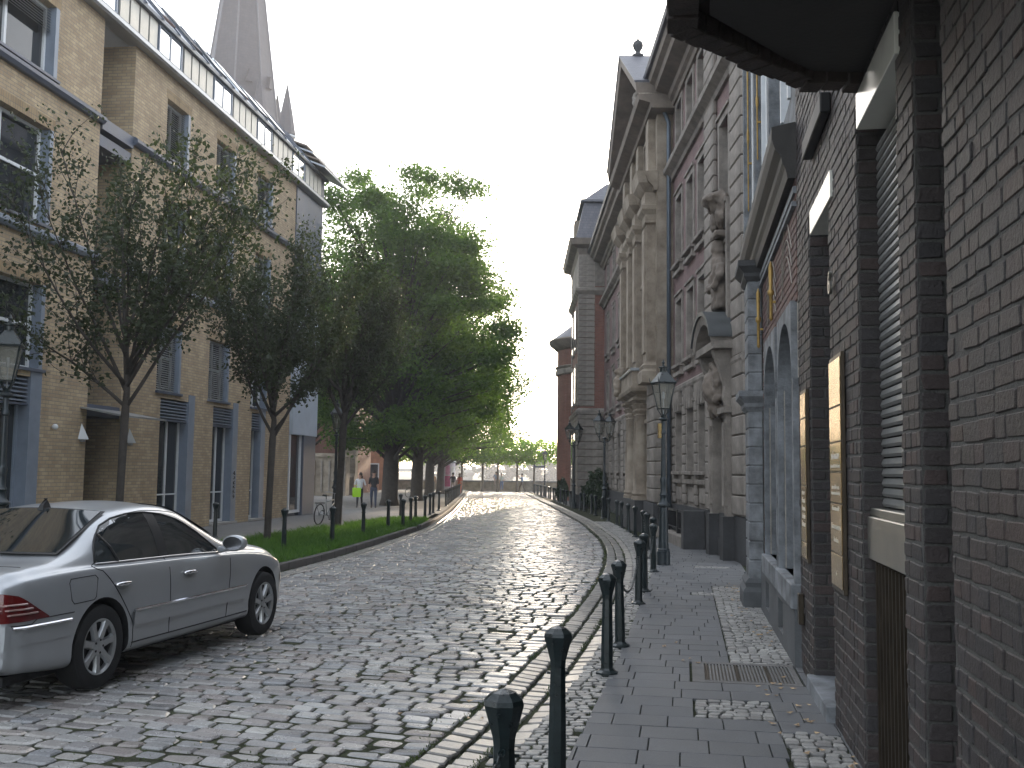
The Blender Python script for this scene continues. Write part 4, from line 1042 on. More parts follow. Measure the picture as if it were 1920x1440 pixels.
for s_ in (-1, 1): fig.tube([(-.16, s_ * .32, 6.5), (-.24, s_ * .44, 6.2), (-.34, s_ * .30, 6.0), (-.32, s_ * .1, 6.05)], [.11, .10, .08, .06], 8)
carve(fig.obj('statue', M['cornC'], po, smooth=True))
b = MB(); rc = random.Random(6)
for i in range(20): b.ball((-.16 + rc.uniform(-.12, .1), rc.uniform(-.5, .5), 7.6 + rc.uniform(-.35, .5)), (rc.uniform(.08, .18), rc.uniform(.12, .22), rc.uniform(.12, .25)), 8, 6)
b.ball((-.3, 0, 8.05), (.25, .5, .16), 10, 6); b.box(-.3, 0, -.35, .35, 7.15, 7.28)
carve(b.obj('canopy_carving', M['cornC'], po, smooth=True))
for s_ in (-1, 1):
    b = MB(); b.box(-.14, 0, s_ * .62, s_ * .8, 5.1, 7.9); b.obj('niche_pilaster', M['stoneC'], po)
b = MB(); b.box(-.07, .0, 23.86, 23.98, 1.55, 1.75); b.obj('wall_lamp', M['zinc'], pal)
# low railing before the cellar windows
rail = empty('area_railing', (4.89, 28.2, gz(28)), -math.atan(.006)); tag(rail, 'low black iron railing on stone kerb before the palace windows', 'railing')
b = MB(); b.box(-.60, -.30, -2.85, 2.6, -.02, .30); b.obj('stone_kerb', M['stoneC'], rail, bevel=.03)
for y in np.arange(-2.8, 2.61, 1.8):
    b = MB(); b.box(-.50, -.40, y - .05, y + .05, .30, .92); b.obj('post', M['black'], rail)
for z in (.42, .86):
    b = MB(); b.box(-.475, -.425, -2.8, 2.6, z, z + (.06 if z > .8 else .03)); b.obj('rail', M['black'], rail)
for y in np.arange(-2.7, 2.6, .12):
    b = MB(); b.tube([(-.45, y, .44), (-.45, y, .86)], .010, 5); b.obj('bar', M['black'], rail)
b = MB(); b.box(-.62, -.1, -2.86, -2.5, -.02, .95); b.obj('end_wall', M['darkstone'], rail)

# pavilion at the far end of the palace
pv = empty('corner_pavilion', (0, 56.0, 0), 0, pal); pv.scale = (1, 1, 1.10)
b = MB(); PW, PL = 1.38, 7.6
b.box(-PW, 3, 0, PL, -.3, 13.1); b.obj('pavilion_wall', M['brickD'], pv)
z = 4.9; i = 0
while z < 12.2:
    rblock(pv, -.05, .9, z, z + .27, -PW - .05, -PW + .85, M['stoneC']); rblock(pv, PL - .85, PL + .05, z, z + .27, -PW - .05, -PW + .85, M['stoneC']); z += .285
z = .5
while z < 4.4:
    rblock(pv, -.06, PL + .06, z, z + .36, -PW - .06, -.02, M['stoneC']); z += .375
b = MB(); b.box(-PW - .12, 0, -.12, PL + .12, -.3, .5); b.obj('plinth', M['darkstone'], pv)
def ring(prof, nm, mat):
    b = MB(); b.loft([[(-PW - e, -e, z), (2.9, -e, z), (2.9, PL + e, z), (-PW - e, PL + e, z)] for (e, z) in prof]); b.obj(nm, mat, pv, fixn=True)
ring([(.02, 4.45), (.12, 4.5), (.16, 4.62), (.16, 4.7), (.03, 4.8)], 'belt_course', M['stoneC'])
ring([(.02, 10.5), (.08, 10.55), (.22, 10.7), (.24, 10.82), (.03, 10.9)], 'string_course', M['stoneC'])
ring([(.03, 10.95), (.04, 12.2), (.04, 12.55)], 'frieze', M['stoneC'])
ring([(.04, 12.55), (.10, 12.7), (.14, 12.85), (.5, 13.0), (.56, 13.2), (.6, 13.3), (.3, 13.33)], 'cornice', M['cornC'])
ring([(.25, 13.34), (.1, 13.8), (-.25, 15.3)], 'mansard', M['slate'])
ring([(-.05, 15.31), (-.05, 15.42), (-.3, 15.5), (-1.6, 16.6), (-1.7, 16.62)], 'upper_roof', M['slate'])
b = MB(); b.box(-PW - .1, -PW + .6, 3.6, 5.0, 13.6, 15.1); b.obj('dormer', M['stoneC2'], pv)
for (z0, z1) in ((5.2, 7.0), (8.0, 10.0), (1.2, 3.6)):
    for y in (2.6, 5.2):
        b = MB(); b.box(-PW - .08, -PW, y - .65, y + .65, z0 - .15, z1 + .2); b.obj('window_surround', M['stoneC'], pv)
        b = MB(); b.box(-PW - .10, -PW - .082, y - .45, y + .45, z0, z1); b.obj('pane', M['glass'], pv)

# round brick church building beyond
rt = empty('brick_rotunda', (6.95, 73.0, gz(73))); rt.scale = (1, 1, 1.10); tag(rt, 'round red brick building with arched window and curved cornice, far right', 'building')
b = MB(); b.lathe([(3.7, -.3), (3.7, 9.6)], 40); b.obj('wall', M['brickD'], rt, smooth='auto')
b = MB(); b.lathe([(3.72, 8.0), (3.84, 8.05), (3.84, 8.3), (3.78, 8.4), (3.9, 8.55), (3.73, 8.6)], 40); b.obj('frieze', M['stoneC'], rt, smooth='auto')
b = MB(); b.lathe([(3.72, 9.6), (3.85, 9.7), (4.25, 10.0), (4.35, 10.2), (4.3, 10.28)], 40); b.obj('cornice', M['cornC'], rt, smooth='auto')
b = MB(); b.lathe([(4.2, 10.3), (2.6, 11.4), (1.0, 12.3), (.1, 12.6)], 40); b.obj('roof', M['slate'], rt, smooth='auto')
ang0 = math.atan2(-73.0, -6.45) - .38
def rot_pt(a, r, z): return (r * math.cos(a), r * math.sin(a), z)
n_ = 12; o1 = []; o2 = []
for i in range(n_ + 1):
    t = PI * i / n_
    o1.append((.16 * math.cos(t), 7.0 + .62 * math.sin(t))); o2.append((.22 * math.cos(t), 7.0 + .86 * math.sin(t)))
o1 = [(.16, 4.3)] + o1 + [(-.16, 4.3)]; o2 = [(.22, 4.1)] + o2 + [(-.22, 4.1)]
b = MB(); P = []
for (a1, z1), (a2, z2) in zip(o1, o2): P.append([rot_pt(ang0 + a1, 3.70, z1), rot_pt(ang0 + a1, 3.80, z1), rot_pt(ang0 + a2, 3.80, z2), rot_pt(ang0 + a2, 3.70, z2)])
b.loft(P); b.obj('window_surround', M['stoneC'], rt, fixn=True)
b = MB(); b.add([rot_pt(ang0 + a, 3.725, z) for a, z in o1], [tuple(range(len(o1)))]); b.obj('pane', M['glass_blue'], rt, fixn=True)
b = MB(); b.box(-4.2, -3.2, -.6, .6, 0, 2.6); o = b.obj('door_porch', M['stoneC'], rt); o.rotation_euler = (0, 0, math.atan2(-73.0, -6.45) + PI - .1)
# ------------------------------------------------------------------ yellow brick office block on the left (local: x out to the street, y along it)
L_X0, L_T = -12.9, .1146
off = empty('office_block', (L_X0, 0, 0), -math.atan(L_T))
tag(off, 'modern yellow brick office block with blue window frames and zinc attic, left', 'building')
nL = math.hypot(1, L_T)
Y = lambda y: y * nL
z_ev = 12.75
B1, B2, B3, B4 = Y(5), Y(24.35), Y(25.95), Y(40.2)
# openings of the near and the far block
near_cols = [(Y(9.2), Y(12.0)), (Y(14.2), Y(17.0)), (Y(19.3), Y(22.4))]
far_cols = [(Y(27.85), Y(29.35)), (Y(31.3), Y(32.9)), (Y(34.85), Y(36.4)), ]
rows = [(3.88, 5.75), (7.08, 9.25), (10.42, 12.07)]
ops = [(a, c, z0, z1) for (a, c) in near_cols for (z0, z1) in rows] + [(a, c, .05, 3.70) for (a, c) in near_cols]
b = MB(); facade(b, B1, B2, -.2, z_ev, ops, 0, .34, -1)
b.add([(0, B2, -.2), (-3, B2, -.2), (-3, B2, z_ev), (0, B2, z_ev)], [(0, 1, 2, 3)])
ops2 = [(a, c, z0, z1) for (a, c) in far_cols for (z0, z1) in rows]
gcols = [(Y(28.15), Y(30.35)), (Y(31.75), Y(33.75)), (Y(35.0), Y(36.3))]
ops2 += [(a, c, .05, 3.70) for (a, c) in gcols]
facade(b, B3, Y(38.9), -.2, z_ev, ops2, 0, .34, -1)
b.add([(0, B3, -.2), (0, B3, z_ev), (-3, B3, z_ev), (-3, B3, -.2)], [(0, 1, 2, 3)])
b.add([(0, Y(38.9), -.2), (-9, Y(38.9), -.2), (-9, Y(38.9), z_ev), (0, Y(38.9), z_ev)], [(0, 1, 2, 3)])
b.add([(-1.2, B2, -.2), (-1.2, B3, -.2), (-1.2, B3, z_ev), (-1.2, B2, z_ev)], [(0, 1, 2, 3)])
b.obj('brick_wall', M['brickL'], off)
SOLD = brick_mat('soldier_course', (.36, .265, .15), (.29, .205, .12), (.20, .17, .13), .083, .24, .008, .8, .35, 0.0, .16)
def office_window(y0, y1, z0, z1, blind=None, tilt=False):
    w_ = empty('window', (0, 0, 0), 0, off); h = z1 - z0
    b = MB(); b.box(-.30, .004, y1 - .14, y1 - .0, z0, z1); b.obj('jamb_panel', M['bluemetal'], w_)
    b = MB(); f = .07
    b.box(-.30, -.22, y0, y0 + f, z0, z1); b.box(-.30, -.22, y1 - .14 - f, y1 - .14, z0, z1); b.box(-.30, -.22, y0 + f, y1 - .14 - f, z1 - f, z1); b.box(-.30, -.22, y0 + f, y1 - .14 - f, z0, z0 + f)
    ym = (y0 + y1 - .14) / 2; b.box(-.30, -.215, ym - .04, ym + .04, z0 + f, z1 - f)
    if h > 1.8: b.box(-.30, -.217, y0 + f, ym - .04, z0 + h * .5, z0 + h * .5 + .07); b.box(-.30, -.217, ym + .04, y1 - .14 - f, z0 + h * .5, z0 + h * .5 + .07)
    b.obj('frame', M['whitepaint'], w_)
    b = MB(); b.box(-.29, -.27, y0 + f, y1 - .14 - f, z0 + f, z1 - f); b.obj('pane', M['glass'], w_)
    b = MB(); b.box(-.30, .07, y0 - .05, y1 + .05, z0 - .06, z0 - .0); b.obj('sill', M['bluemetal_d'], w_)
    if blind:
        b = MB(); zz = z1 - .06
        while zz > z0 + h * (1 - blind):
            b.add([(-.16, y0 + .03, zz), (-.09, y0 + .03, zz - .034), (-.09, y1 - .17, zz - .034), (-.16, y1 - .17, zz)], [(0, 1, 2, 3)]); zz -= .062
        o = b.obj('blind', M['blind'], w_); o['kind'] = 'stuff'
    b = MB(); b.box(-.002, .006, y0 - .05, y1 + .05, z1 + .0, z1 + .25); b.obj('soldier_lintel', SOLD, w_)
for i, (a, c) in enumerate(near_cols):
    for j, (z0, z1) in enumerate(rows): office_window(a, c, z0, z1, blind=(.35 if (i + j) % 3 == 1 else None))
for i, (a, c) in enumerate(far_cols):
    for j, (z0, z1) in enumerate(rows): office_window(a, c, z0, z1, blind=({0: 1.0, 1: 1.0, 2: .45}[i]))
def shop_front(y0, y1):
    s_ = empty('ground_floor_window', (0, 0, 0), 0, off)
    b = MB(); b.box(-.34, .02, y1 - .42, y1, .0, 3.9); b.obj('jamb_panel', M['bluemetal'], s_)
    b = MB(); b.box(-.34, -.02, y0, y1 - .42, 3.08, 3.12); b.box(-.34, -.30, y0, y1 - .42, 3.12, 3.7); b.obj('louver_box', M['bluemetal_d'], s_)
    for k in range(6):
        b = MB(); z = 3.16 + k * .09; b.box(-.24, -.04, y0 + .01, y1 - .43, z, z + .035); b.obj('louver_slat', M['bluemetal'], s_)
    b = MB(); ym = y0 + (y1 - .42 - y0) * .55
    for q in (y0, ym - .04, y1 - .42 - .08): b.box(-.32, -.24, q, q + .08, .08, 3.08)
    b.box(-.32, -.242, y0 + .08, ym - .04, .08, .16); b.box(-.32, -.242, ym + .04, y1 - .5, .08, .16); b.box(-.32, -.245, y0 + .08, ym - .04, 1.0, 1.04); b.box(-.32, -.245, ym + .04, y1 - .5, 1.0, 1.04)
    b.obj('frame', M['whitepaint'] if y0 > Y(27) else M['bluemetal'], s_)
    b = MB(); b.box(-.31, -.28, y0 + .08, y1 - .5, .16, 3.08); b.obj('pane', M['glass'], s_)
    b = MB(); b.box(-.34, .10, y0 - .03, y1 + .02, .0, .07); b.obj('threshold', M['concrete'], s_)
for (a, c) in near_cols + gcols: shop_front(a, c)
# stair recess between the blocks: glazed strip, blue posts, little canopy
b = MB(); b.box(-1.15, -1.1, B2, B3, 0, z_ev - .05); b.obj('stair_glazing', M['glass'], off)
for q in (B2 + .05, (B2 + B3) / 2, B3 - .12):
    b = MB(); b.box(-1.1, -1.0, q, q + .08, 0, z_ev - .05); b.obj('stair_post', M['bluemetal'], off)
for z in (3.0, 6.3, 9.6):
    b = MB(); b.box(-1.1, -.02, B2, B3, z, z + .28); b.obj('stair_spandrel', M['bluemetal_d'], off)
b = MB(); b.add([(.0, B2 - .3, 3.15), (1.1, B2 - .3, 2.95), (1.1, B3 + .3, 2.95), (0, B3 + .3, 3.15), (.0, B2 - .3, 3.19), (1.1, B2 - .3, 2.99), (1.1, B3 + .3, 2.99), (0, B3 + .3, 3.19)], [(3, 2, 1, 0), (4, 5, 6, 7), (0, 1, 5, 4), (1, 2, 6, 5), (2, 3, 7, 6), (3, 0, 4, 7)]); b.obj('glass_canopy', M['zinc'], off)
# belt courses
for z in (10.10, 6.72):
    for (a, c) in ((B1, B2 + .02), (B3 - .02, Y(38.9))):
        b = MB(); b.sweep([(.003, z), (.10, z), (.16, z + .08), (.16, z + .16), (.10, z + .2), (.003, z + .24)], a, c); b.obj('belt_course', M['bluemetal_d'] if z > 9 else M['bluemetal'], off, fixn=True)
b = MB(); b.box(-1.15, .05, B2 + .02, B3 - .02, 10.0, 10.3); b.obj('bridge_beam', M['bluemetal_d'], off)
# eaves, zinc attic with panels and strip windows, glass roof slope
b = MB(); b.sweep([(-.2, z_ev), (.22, z_ev), (.26, z_ev + .06), (.26, z_ev + .16), (.16, z_ev + .20), (-.2, z_ev + .2)], B1, Y(42.4)); b.obj('eaves', M['zinc'], off, fixn=True)
b = MB(); b.box(-.1, .18, B1, Y(42.4), z_ev + .205, z_ev + .25); b.obj('eaves_flashing', M['bluemetal_d'], off)
y = Y(9.0); k = 0; z0, z1 = z_ev + .26, z_ev + 1.12
b = MB(); b.box(-.35, .02, B1, Y(42.4), z0 - .005, z1); b.obj('attic_core', M['bluemetal_d'], off)
per = Y(3.72)
ph = Y(27.05) - 6 * per
while y < Y(38.6):
    u = (y - ph) % per
    if u < .02 + 1e-6 or u > per - .05: pass
    y += .05
    break
i = -1
while True:
    i += 1; y = ph + (i - 0) * per
    if y > Y(41.2): break
    if y < B1: continue
    w_ = empty('strip_window', (0, 0, 0), 0, off)
    b = MB(); b.box(.03, .05, y + .06, y + 1.40, z0 + .10, z1 - .06); b.obj('pane', M['skyglass'] if 'skyglass' in M else M.setdefault('skyglass', pm('mirror_glass', (.75, .77, .78), .05, .03, 1, metal=1.0, rvar=.02)), w_)
    b = MB(); b.box(.02, .075, y, y + .06, z0, z1); b.box(.02, .075, y + 1.40, y + 1.46, z0, z1); b.box(.02, .07, y + .06, y + 1.40, z0, z0 + .1); b.box(.02, .07, y + .06, y + 1.4, z1 - .06, z1); b.box(.02, .066, y + .70, y + .76, z0 + .1, z1 - .06); b.obj('frame', M['bluemetal'], w_)
    for k in range(4):
        a = y + 1.62 + k * .53
        if a + .5 > Y(42.4): break
        b = MB(); b.box(.02, .06, a, a + .44, z0 + .02, z1 - .02); b.obj('zinc_panel', M['zinc_panel'], off)
b = MB(); b.sweep([(.16, z1), (.18, z1 + .08), (-1.25, z1 + 1.75), (-8, z1 + 2.6), (-8, z1), (-.3, z1)], B1, Y(42.5)); b.obj('roof', pm('blue_zinc_roof', (.16, .19, .23), .32, .12, .6, metal=.6), off, fixn=True)
for i in range(16):
    y = Y(10.5) + i * Y(1.86)
    if y > Y(38): break
    b = MB(); sl_ = lambda t: (.18 - t * 1.43 + .05, z1 + .08 + t * 1.67 + .05)
    (xa, za), (xb, zb) = sl_(.12), sl_(.62 if i % 2 else .8)
    b.add([(xa, y, za), (xa, y + .8, za), (xb, y + .8, zb), (xb, y, zb), (xa - .05, y, za - .08), (xa - .05, y + .8, za - .08), (xb - .05, y + .8, zb - .08), (xb - .05, y, zb - .08)], [(0, 1, 2, 3), (7, 6, 5, 4), (0, 4, 5, 1), (1, 5, 6, 2), (2, 6, 7, 3), (3, 7, 4, 0)])
    b.obj('skylight', M['skyglass'] if i % 3 == 0 else M['glass_blue'], off, fixn=True)
for i in range(33):
    y = Y(9) + i * Y(1.0); b = MB(); b.add([(.22, y, z1 + .09), (.22, y + .04, z1 + .09), (-1.22, y + .04, z1 + 1.78), (-1.22, y, z1 + 1.78)], [(0, 1, 2, 3)])
    b.v = b.v + [(x, yy, z - .06) for (x, yy, z) in b.v]; b.f += [(3, 2, 1, 0) if False else (7, 6, 5, 4), (0, 4, 5, 1), (1, 5, 6, 2), (2, 6, 7, 3), (3, 7, 4, 0)]; b.m += [0] * 5
    b.obj('roof_seam', M['bluemetal_d'], off, fixn=True)
# white and dark corner panel at the far end, stepped steel canopy on its roof
b = MB(); b.box(-3, .12, Y(38.95), Y(42.0), 3.1, 8.2); b.obj('white_corner_bay', pm('pale_blue_render', (.42, .47, .54), .6, .08, 2), off)
b = MB(); b.box(-3, .10, Y(40.4), Y(41.9), -.2, 3.095); b.obj('grey_corner_base', M['bluemetal_d'], off)
b = MB(); b.box(-3, -.05, Y(38.95), Y(40.4), -.2, 3.095); b.obj('corner_glazing', M['glass'], off)
b = MB(); b.box(-.05, .02, Y(39.0), Y(39.1), .1, 3.09); b.box(-.05, .02, Y(40.25), Y(40.35), .1, 3.09); b.box(-.05, .02, Y(39.1), Y(40.25), .1, .2); b.obj('corner_frame', M['whitepaint'], off)
b = MB(); b.box(-5, .04, Y(38.92), Y(42.2), 8.2, 12.7); b.obj('corner_upper_wall', M['bluemetal_d'], off)
for k in range(4):
    b = MB(); zq = 15.15 - k * .30; xa, xb = -1.7 + k * .32, -.2 + k * .26
    b.add([(xa, Y(40.6), zq + .3), (xb, Y(40.6), zq - .25), (xb, Y(43.2 + k * .3), zq - .25), (xa, Y(43.2), zq + .3)], [(0, 1, 2, 3)])
    b.v += [(x, y_, z - .07) for (x, y_, z) in b.v]; b.f += [(7, 6, 5, 4), (0, 4, 5, 1), (1, 5, 6, 2), (2, 6, 7, 3), (3, 7, 4, 0)]; b.m += [0] * 5
    b.obj('canopy_blade', M['zinc'] if k % 2 else M['cornC'], off, fixn=True)
b = MB(); b.box(-1.0, -.9, Y(41.6), Y(41.7), 13.8, 14.7); b.obj('canopy_post', M['bluemetal_d'], off)
# wedge wall lamps and door bell lamp
for (y, z, lab) in ((24.14, 2.58, 'white wedge wall lamp on the pier left of the stair entrance'), (26.46, 2.56, 'white wedge wall lamp on the pier right of the stair entrance')):
    p = Matrix.Translation((L_X0, 0, 0)) @ Matrix.Rotation(-math.atan(L_T), 4, 'Z') @ Vector((.0, Y(y), z))
    wl_ = empty('wall_lamp', p, -math.atan(L_T)); tag(wl_, lab, 'lamp', 'wedge wall lamps')
    b = MB(); b.add([(0.003, -.14, -.16), (.20, 0, -.16), (.003, .14, -.16), (.003, 0, .22)], [(0, 1, 3), (1, 2, 3), (2, 0, 3), (2, 1, 0)]); b.obj('shade', M['whitepaint'], wl_)
    b = MB(); b.box(.003, .08, -.06, .06, -.22, -.162); b.obj('base', M['zinc'], wl_)
p = Matrix.Translation((L_X0, 0, 0)) @ Matrix.Rotation(-math.atan(L_T), 4, 'Z') @ Vector((.0, Y(22.9), 2.66))
cam_ = empty('spot_lamp', p, -math.atan(L_T)); tag(cam_, 'small round white spotlight on the yellow brick pier', 'lamp')
b = MB(); b.ball((.08, 0, 0), .065, 10, 8); b.obj('head', M['whitepaint'], cam_, smooth=True)
b = MB(); b.tube([(0, 0, 0), (.05, 0, 0)], .02, 6); b.obj('arm', M['zinc'], cam_)
# graffiti tag sprayed on the blue jamb
b = MB(); rg = random.Random(12)
for k in range(6):          # illegible sprayed signs one above the other
    zc_ = 1.62 - k * .15; b.tube([(.03, Y(33.55) + rg.uniform(-.08, .08), zc_ + q * .055 + rg.uniform(-.02, .02)) for q in (1, .5, 0, -.5, -1)], .011, 5)
    b.tube([(.03, Y(33.55) - .07, zc_ + rg.uniform(-.04, .05)), (.03, Y(33.55), zc_ + rg.uniform(-.03, .03)), (.03, Y(33.55) + .08, zc_ + rg.uniform(-.05, .04))], .010, 5)
p = Matrix.Translation((L_X0, 0, 0)) @ Matrix.Rotation(-math.atan(L_T), 4, 'Z')
o = b.obj('graffiti', M['black'], None); o.matrix_world = p
tag(o, 'black sprayed graffiti running up the blue window jamb', 'graffiti')

# ------------------------------------------------------------------ church behind: slated spire with corner turrets
ch = empty('church', (-28.8, 104, gz(104))); tag(ch, 'church tower with tall slate spire rising behind the office block', 'church')
b = MB(); oc = lambda r, z, ph=.12: [(r * math.cos(PI / 4 * i + ph), r * math.sin(PI / 4 * i + ph), z) for i in range(8)]
b.loft([oc(4.2, 36.0), oc(3.95, 38.2), oc(2.15, 52.0), oc(.12, 66.0)]); b.obj('spire', M['spire'], ch, fixn=True)
for i in range(8):
    b = MB(); a_ = PI / 4 * i + .12; b.tube([(r_ * math.cos(a_), r_ * math.sin(a_), z_) for r_, z_ in ((4.22, 36.0), (3.97, 38.2), (2.17, 52.0), (.14, 66.0))], .09, 5); b.obj('spire_hip', M['slate_metal'], ch)
for i in range(8):
    a_ = PI / 4 * (i + .5) + .12; r_ = 3.15; b = MB(); t_ = Matrix.Translation((r_ * math.cos(a_), r_ * math.sin(a_), 41.2)) @ Matrix.Rotation(a_, 4, 'Z')
    b.add([tuple(t_ @ Vector(q)) for q in ((-.6, -.35, 0), (.45, -.35, 0), (.45, .35, 0), (-.6, .35, 0), (-.6, 0, 1.5), (.45, 0, 1.3))], [(0, 1, 5, 4), (2, 3, 4, 5), (1, 2, 5), (0, 4, 3)]); b.obj('lucarne', M['spire'], ch, fixn=True)
b = MB(); b.box(-4.0, 4.0, -4.0, 4.0, -.3, 36.0); b.obj('tower', M['brickD'], ch)
b = MB(); b.loft([[(x * r, y * r, z) for (x, y) in ((-1, -1), (1, -1), (1, 1), (-1, 1))] for (r, z) in ((4.05, 35.0), (4.3, 35.6), (4.3, 36.0))]); b.obj('tower_cornice', M['stoneC2'], ch, fixn=True)
for i, (x, y) in enumerate(((2.9, -3.2), (-3.2, -3.2), (3.2, 3.2), (-3.2, 3.2))):
    t_ = empty('corner_turret', (x, y, 35.8), 0, ch)
    b = MB(); b.lathe([(.85, 0), (.85, 1.5)], 8); b.obj('drum', M['brickD'], t_)
    b = MB(); b.lathe([(1.0, 1.5), (1.05, 1.62), (.9, 1.66)], 8); b.obj('rim', pm('red_copper', (.35, .10, .06), .5, .2, 3, metal=.4), t_)
    b = MB(); b.lathe([(.9, 1.67), (.45, 4.1), (.03, 6.4)], 8); b.obj('turret_spire', M['spire'], t_)
nv = MB(); nv.box(-6, 10, 6, 14, -.3, 26); 
tq = empty('stair_turret', (-22.0, 96, gz(96))); tag(tq, 'small slender slate turret right of the church spire', 'turret')
b = MB(); b.lathe([(.75, 0), (.75, 33.6)], 8); b.obj('drum', M['brickD'], tq)
b = MB(); b.lathe([(.82, 33.6), (.98, 33.7), (.98, 33.85), (.8, 33.9)], 8); b.obj('rim', M['zinc'], tq)
b = MB(); b.lathe([(.86, 33.91), (.92, 34.0), (.6, 36.0), (.03, 39.0)], 8); b.obj('turret_spire', M['spire'], tq)
# church choir and parsonage behind the trees
cho = empty('church_choir', (-13.5, 76, gz(76))); tag(cho, 'brick church choir with buttresses and sandstone base behind the trees', 'church')
b = MB(); b.prism([(-14, 0), (-1.5, 0), (1.2, 3.5), (1.2, 14), (-14, 14)], -.3, 13); b.obj('wall', M['brickD'], cho, fixn=True)
for (x, y) in ((-9.5, -.9), (-5.6, -.9), (-1.9, -.7), (1.0, 2.6)):
    b = MB(); b.loft([[(x - .6, y - e, z), (x + .6, y - e, z), (x + .6, y + 1.2, z), (x - .6, y + 1.2, z)] for (e, z) in ((.5, -.3), (.5, 1.4), (.1, 1.7), (.1, 6.5), (-.5, 7.4), (-.5, 11))]); b.obj('buttress', M['stoneC2'], cho, fixn=True)
for x in (-11.6, -7.5, -3.7):
    b = MB(); b.box(x - .8, x + .8, -.05, .02, 3.2, 9.5); b.obj('window', M['glass'], cho)
b = MB(); b.box(-2.6, 1.6, -1.9, -.2, -.3, 2.9); b.box(-2.8, 1.8, -2.1, -.1, 2.9, 3.15); b.obj('vestibule', M['stoneC2'], cho)
for i in range(8):
    b = MB(); x = -2.4 + i * .55; b.box(x, x + .12, -2.0, -1.91, .4, 2.6); b.obj('vestibule_mullion', M['stoneC'], cho)
b = MB(); b.loft([[(-14.2, -.3, 13), (1.5, -.3, 13), (1.5, 14, 13), (-14.2, 14, 13)], [(-12, 6, 19), (-3, 6, 19), (-3, 8, 19), (-12, 8, 19)]]); b.obj('roof', M['slate'], cho, fixn=True)
par = empty('parsonage', (-15.5, 101, gz(101))); tag(par, 'orange sunlit brick house with small windows seen between tree trunks', 'house')
pops = [(-.55 + x, .55 + x, z, z + 1.5) for x in (-9, -6, -3, -.2, 2) for z in (1.2, 4.2, 7.2)]
b = MB()
b.box(-14, 3.2, 0, 8, -.3, 9.8); b.obj('wall', pm('orange_brick', (.34, .16, .09), .85, .25, 2, .3, 12), par)
for (a, c, z0, z1) in pops:
    b = MB(); b.box(a, c, -.06, -.01, z0, z1); o = b.obj('window', M['whitepaint'], par)
    b = MB(); b.box(a + .12, c - .12, -.08, -.062, z0 + .12, z1 - .12); b.obj('pane', M['glass'], o)
b = MB(); b.prism([(-14.3, -.4), (3.5, -.4), (3.5, 8.3), (-14.3, 8.3)], 9.8, 10.1); b.loft([[(-14.3, -.4, 10.1), (3.5, -.4, 10.1), (3.5, 8.3, 10.1), (-14.3, 8.3, 10.1)], [(-14.3, 3.9, 14), (3.5, 3.9, 14), (3.5, 4.1, 14), (-14.3, 4.1, 14)]]); b.obj('roof', M['slate'], par, fixn=True)
# ------------------------------------------------------------------ trees
def leaf_mesh(name, P, size, mat, seed, flat=0.0):
    g = np.random.default_rng(seed); P = np.asarray(P, float); n = len(P)
    a = g.normal(0, 1, (n, 3)); a[:, 2] *= (1 - flat); a /= np.linalg.norm(a, axis=1)[:, None]
    q = g.normal(0, 1, (n, 3)); q[:, 2] *= (1 - flat * .6); q -= a * (q * a).sum(1)[:, None]; q /= np.linalg.norm(q, axis=1)[:, None]
    nn = np.cross(a, q); s = size * (.6 + .8 * g.random(n))[:, None]
    V = np.stack([P - a * s * .55, P + q * s * .36 + nn * s * .08 - a * s * .05, P + a * s * .6, P - q * s * .36 + nn * s * .08 - a * s * .05], 1).reshape(-1, 3)
    I = (np.array([0, 1, 2, 3])[None] + np.arange(n)[:, None] * 4).ravel()
    return fast_mesh(name, V, np.full(n, 4), I, mat, np.repeat(g.random(n), 4))

def link_mesh(name, me, parent, kind=None):
    o = bpy.data.objects.new(name, me); col.objects.link(o); o.parent = parent
    if kind: o['kind'] = kind
    return o

def limb(r, p, d, L, n, up, wob):
    """a wandering branch: list of points"""
    pts = [Vector(p)]; d = Vector(d).normalized()
    for i in range(n):
        d = (d + Vector((r.gauss(0, wob), r.gauss(0, wob), r.gauss(0, wob) + up))).normalized()
        pts.append(pts[-1] + d * (L / n))
    return pts

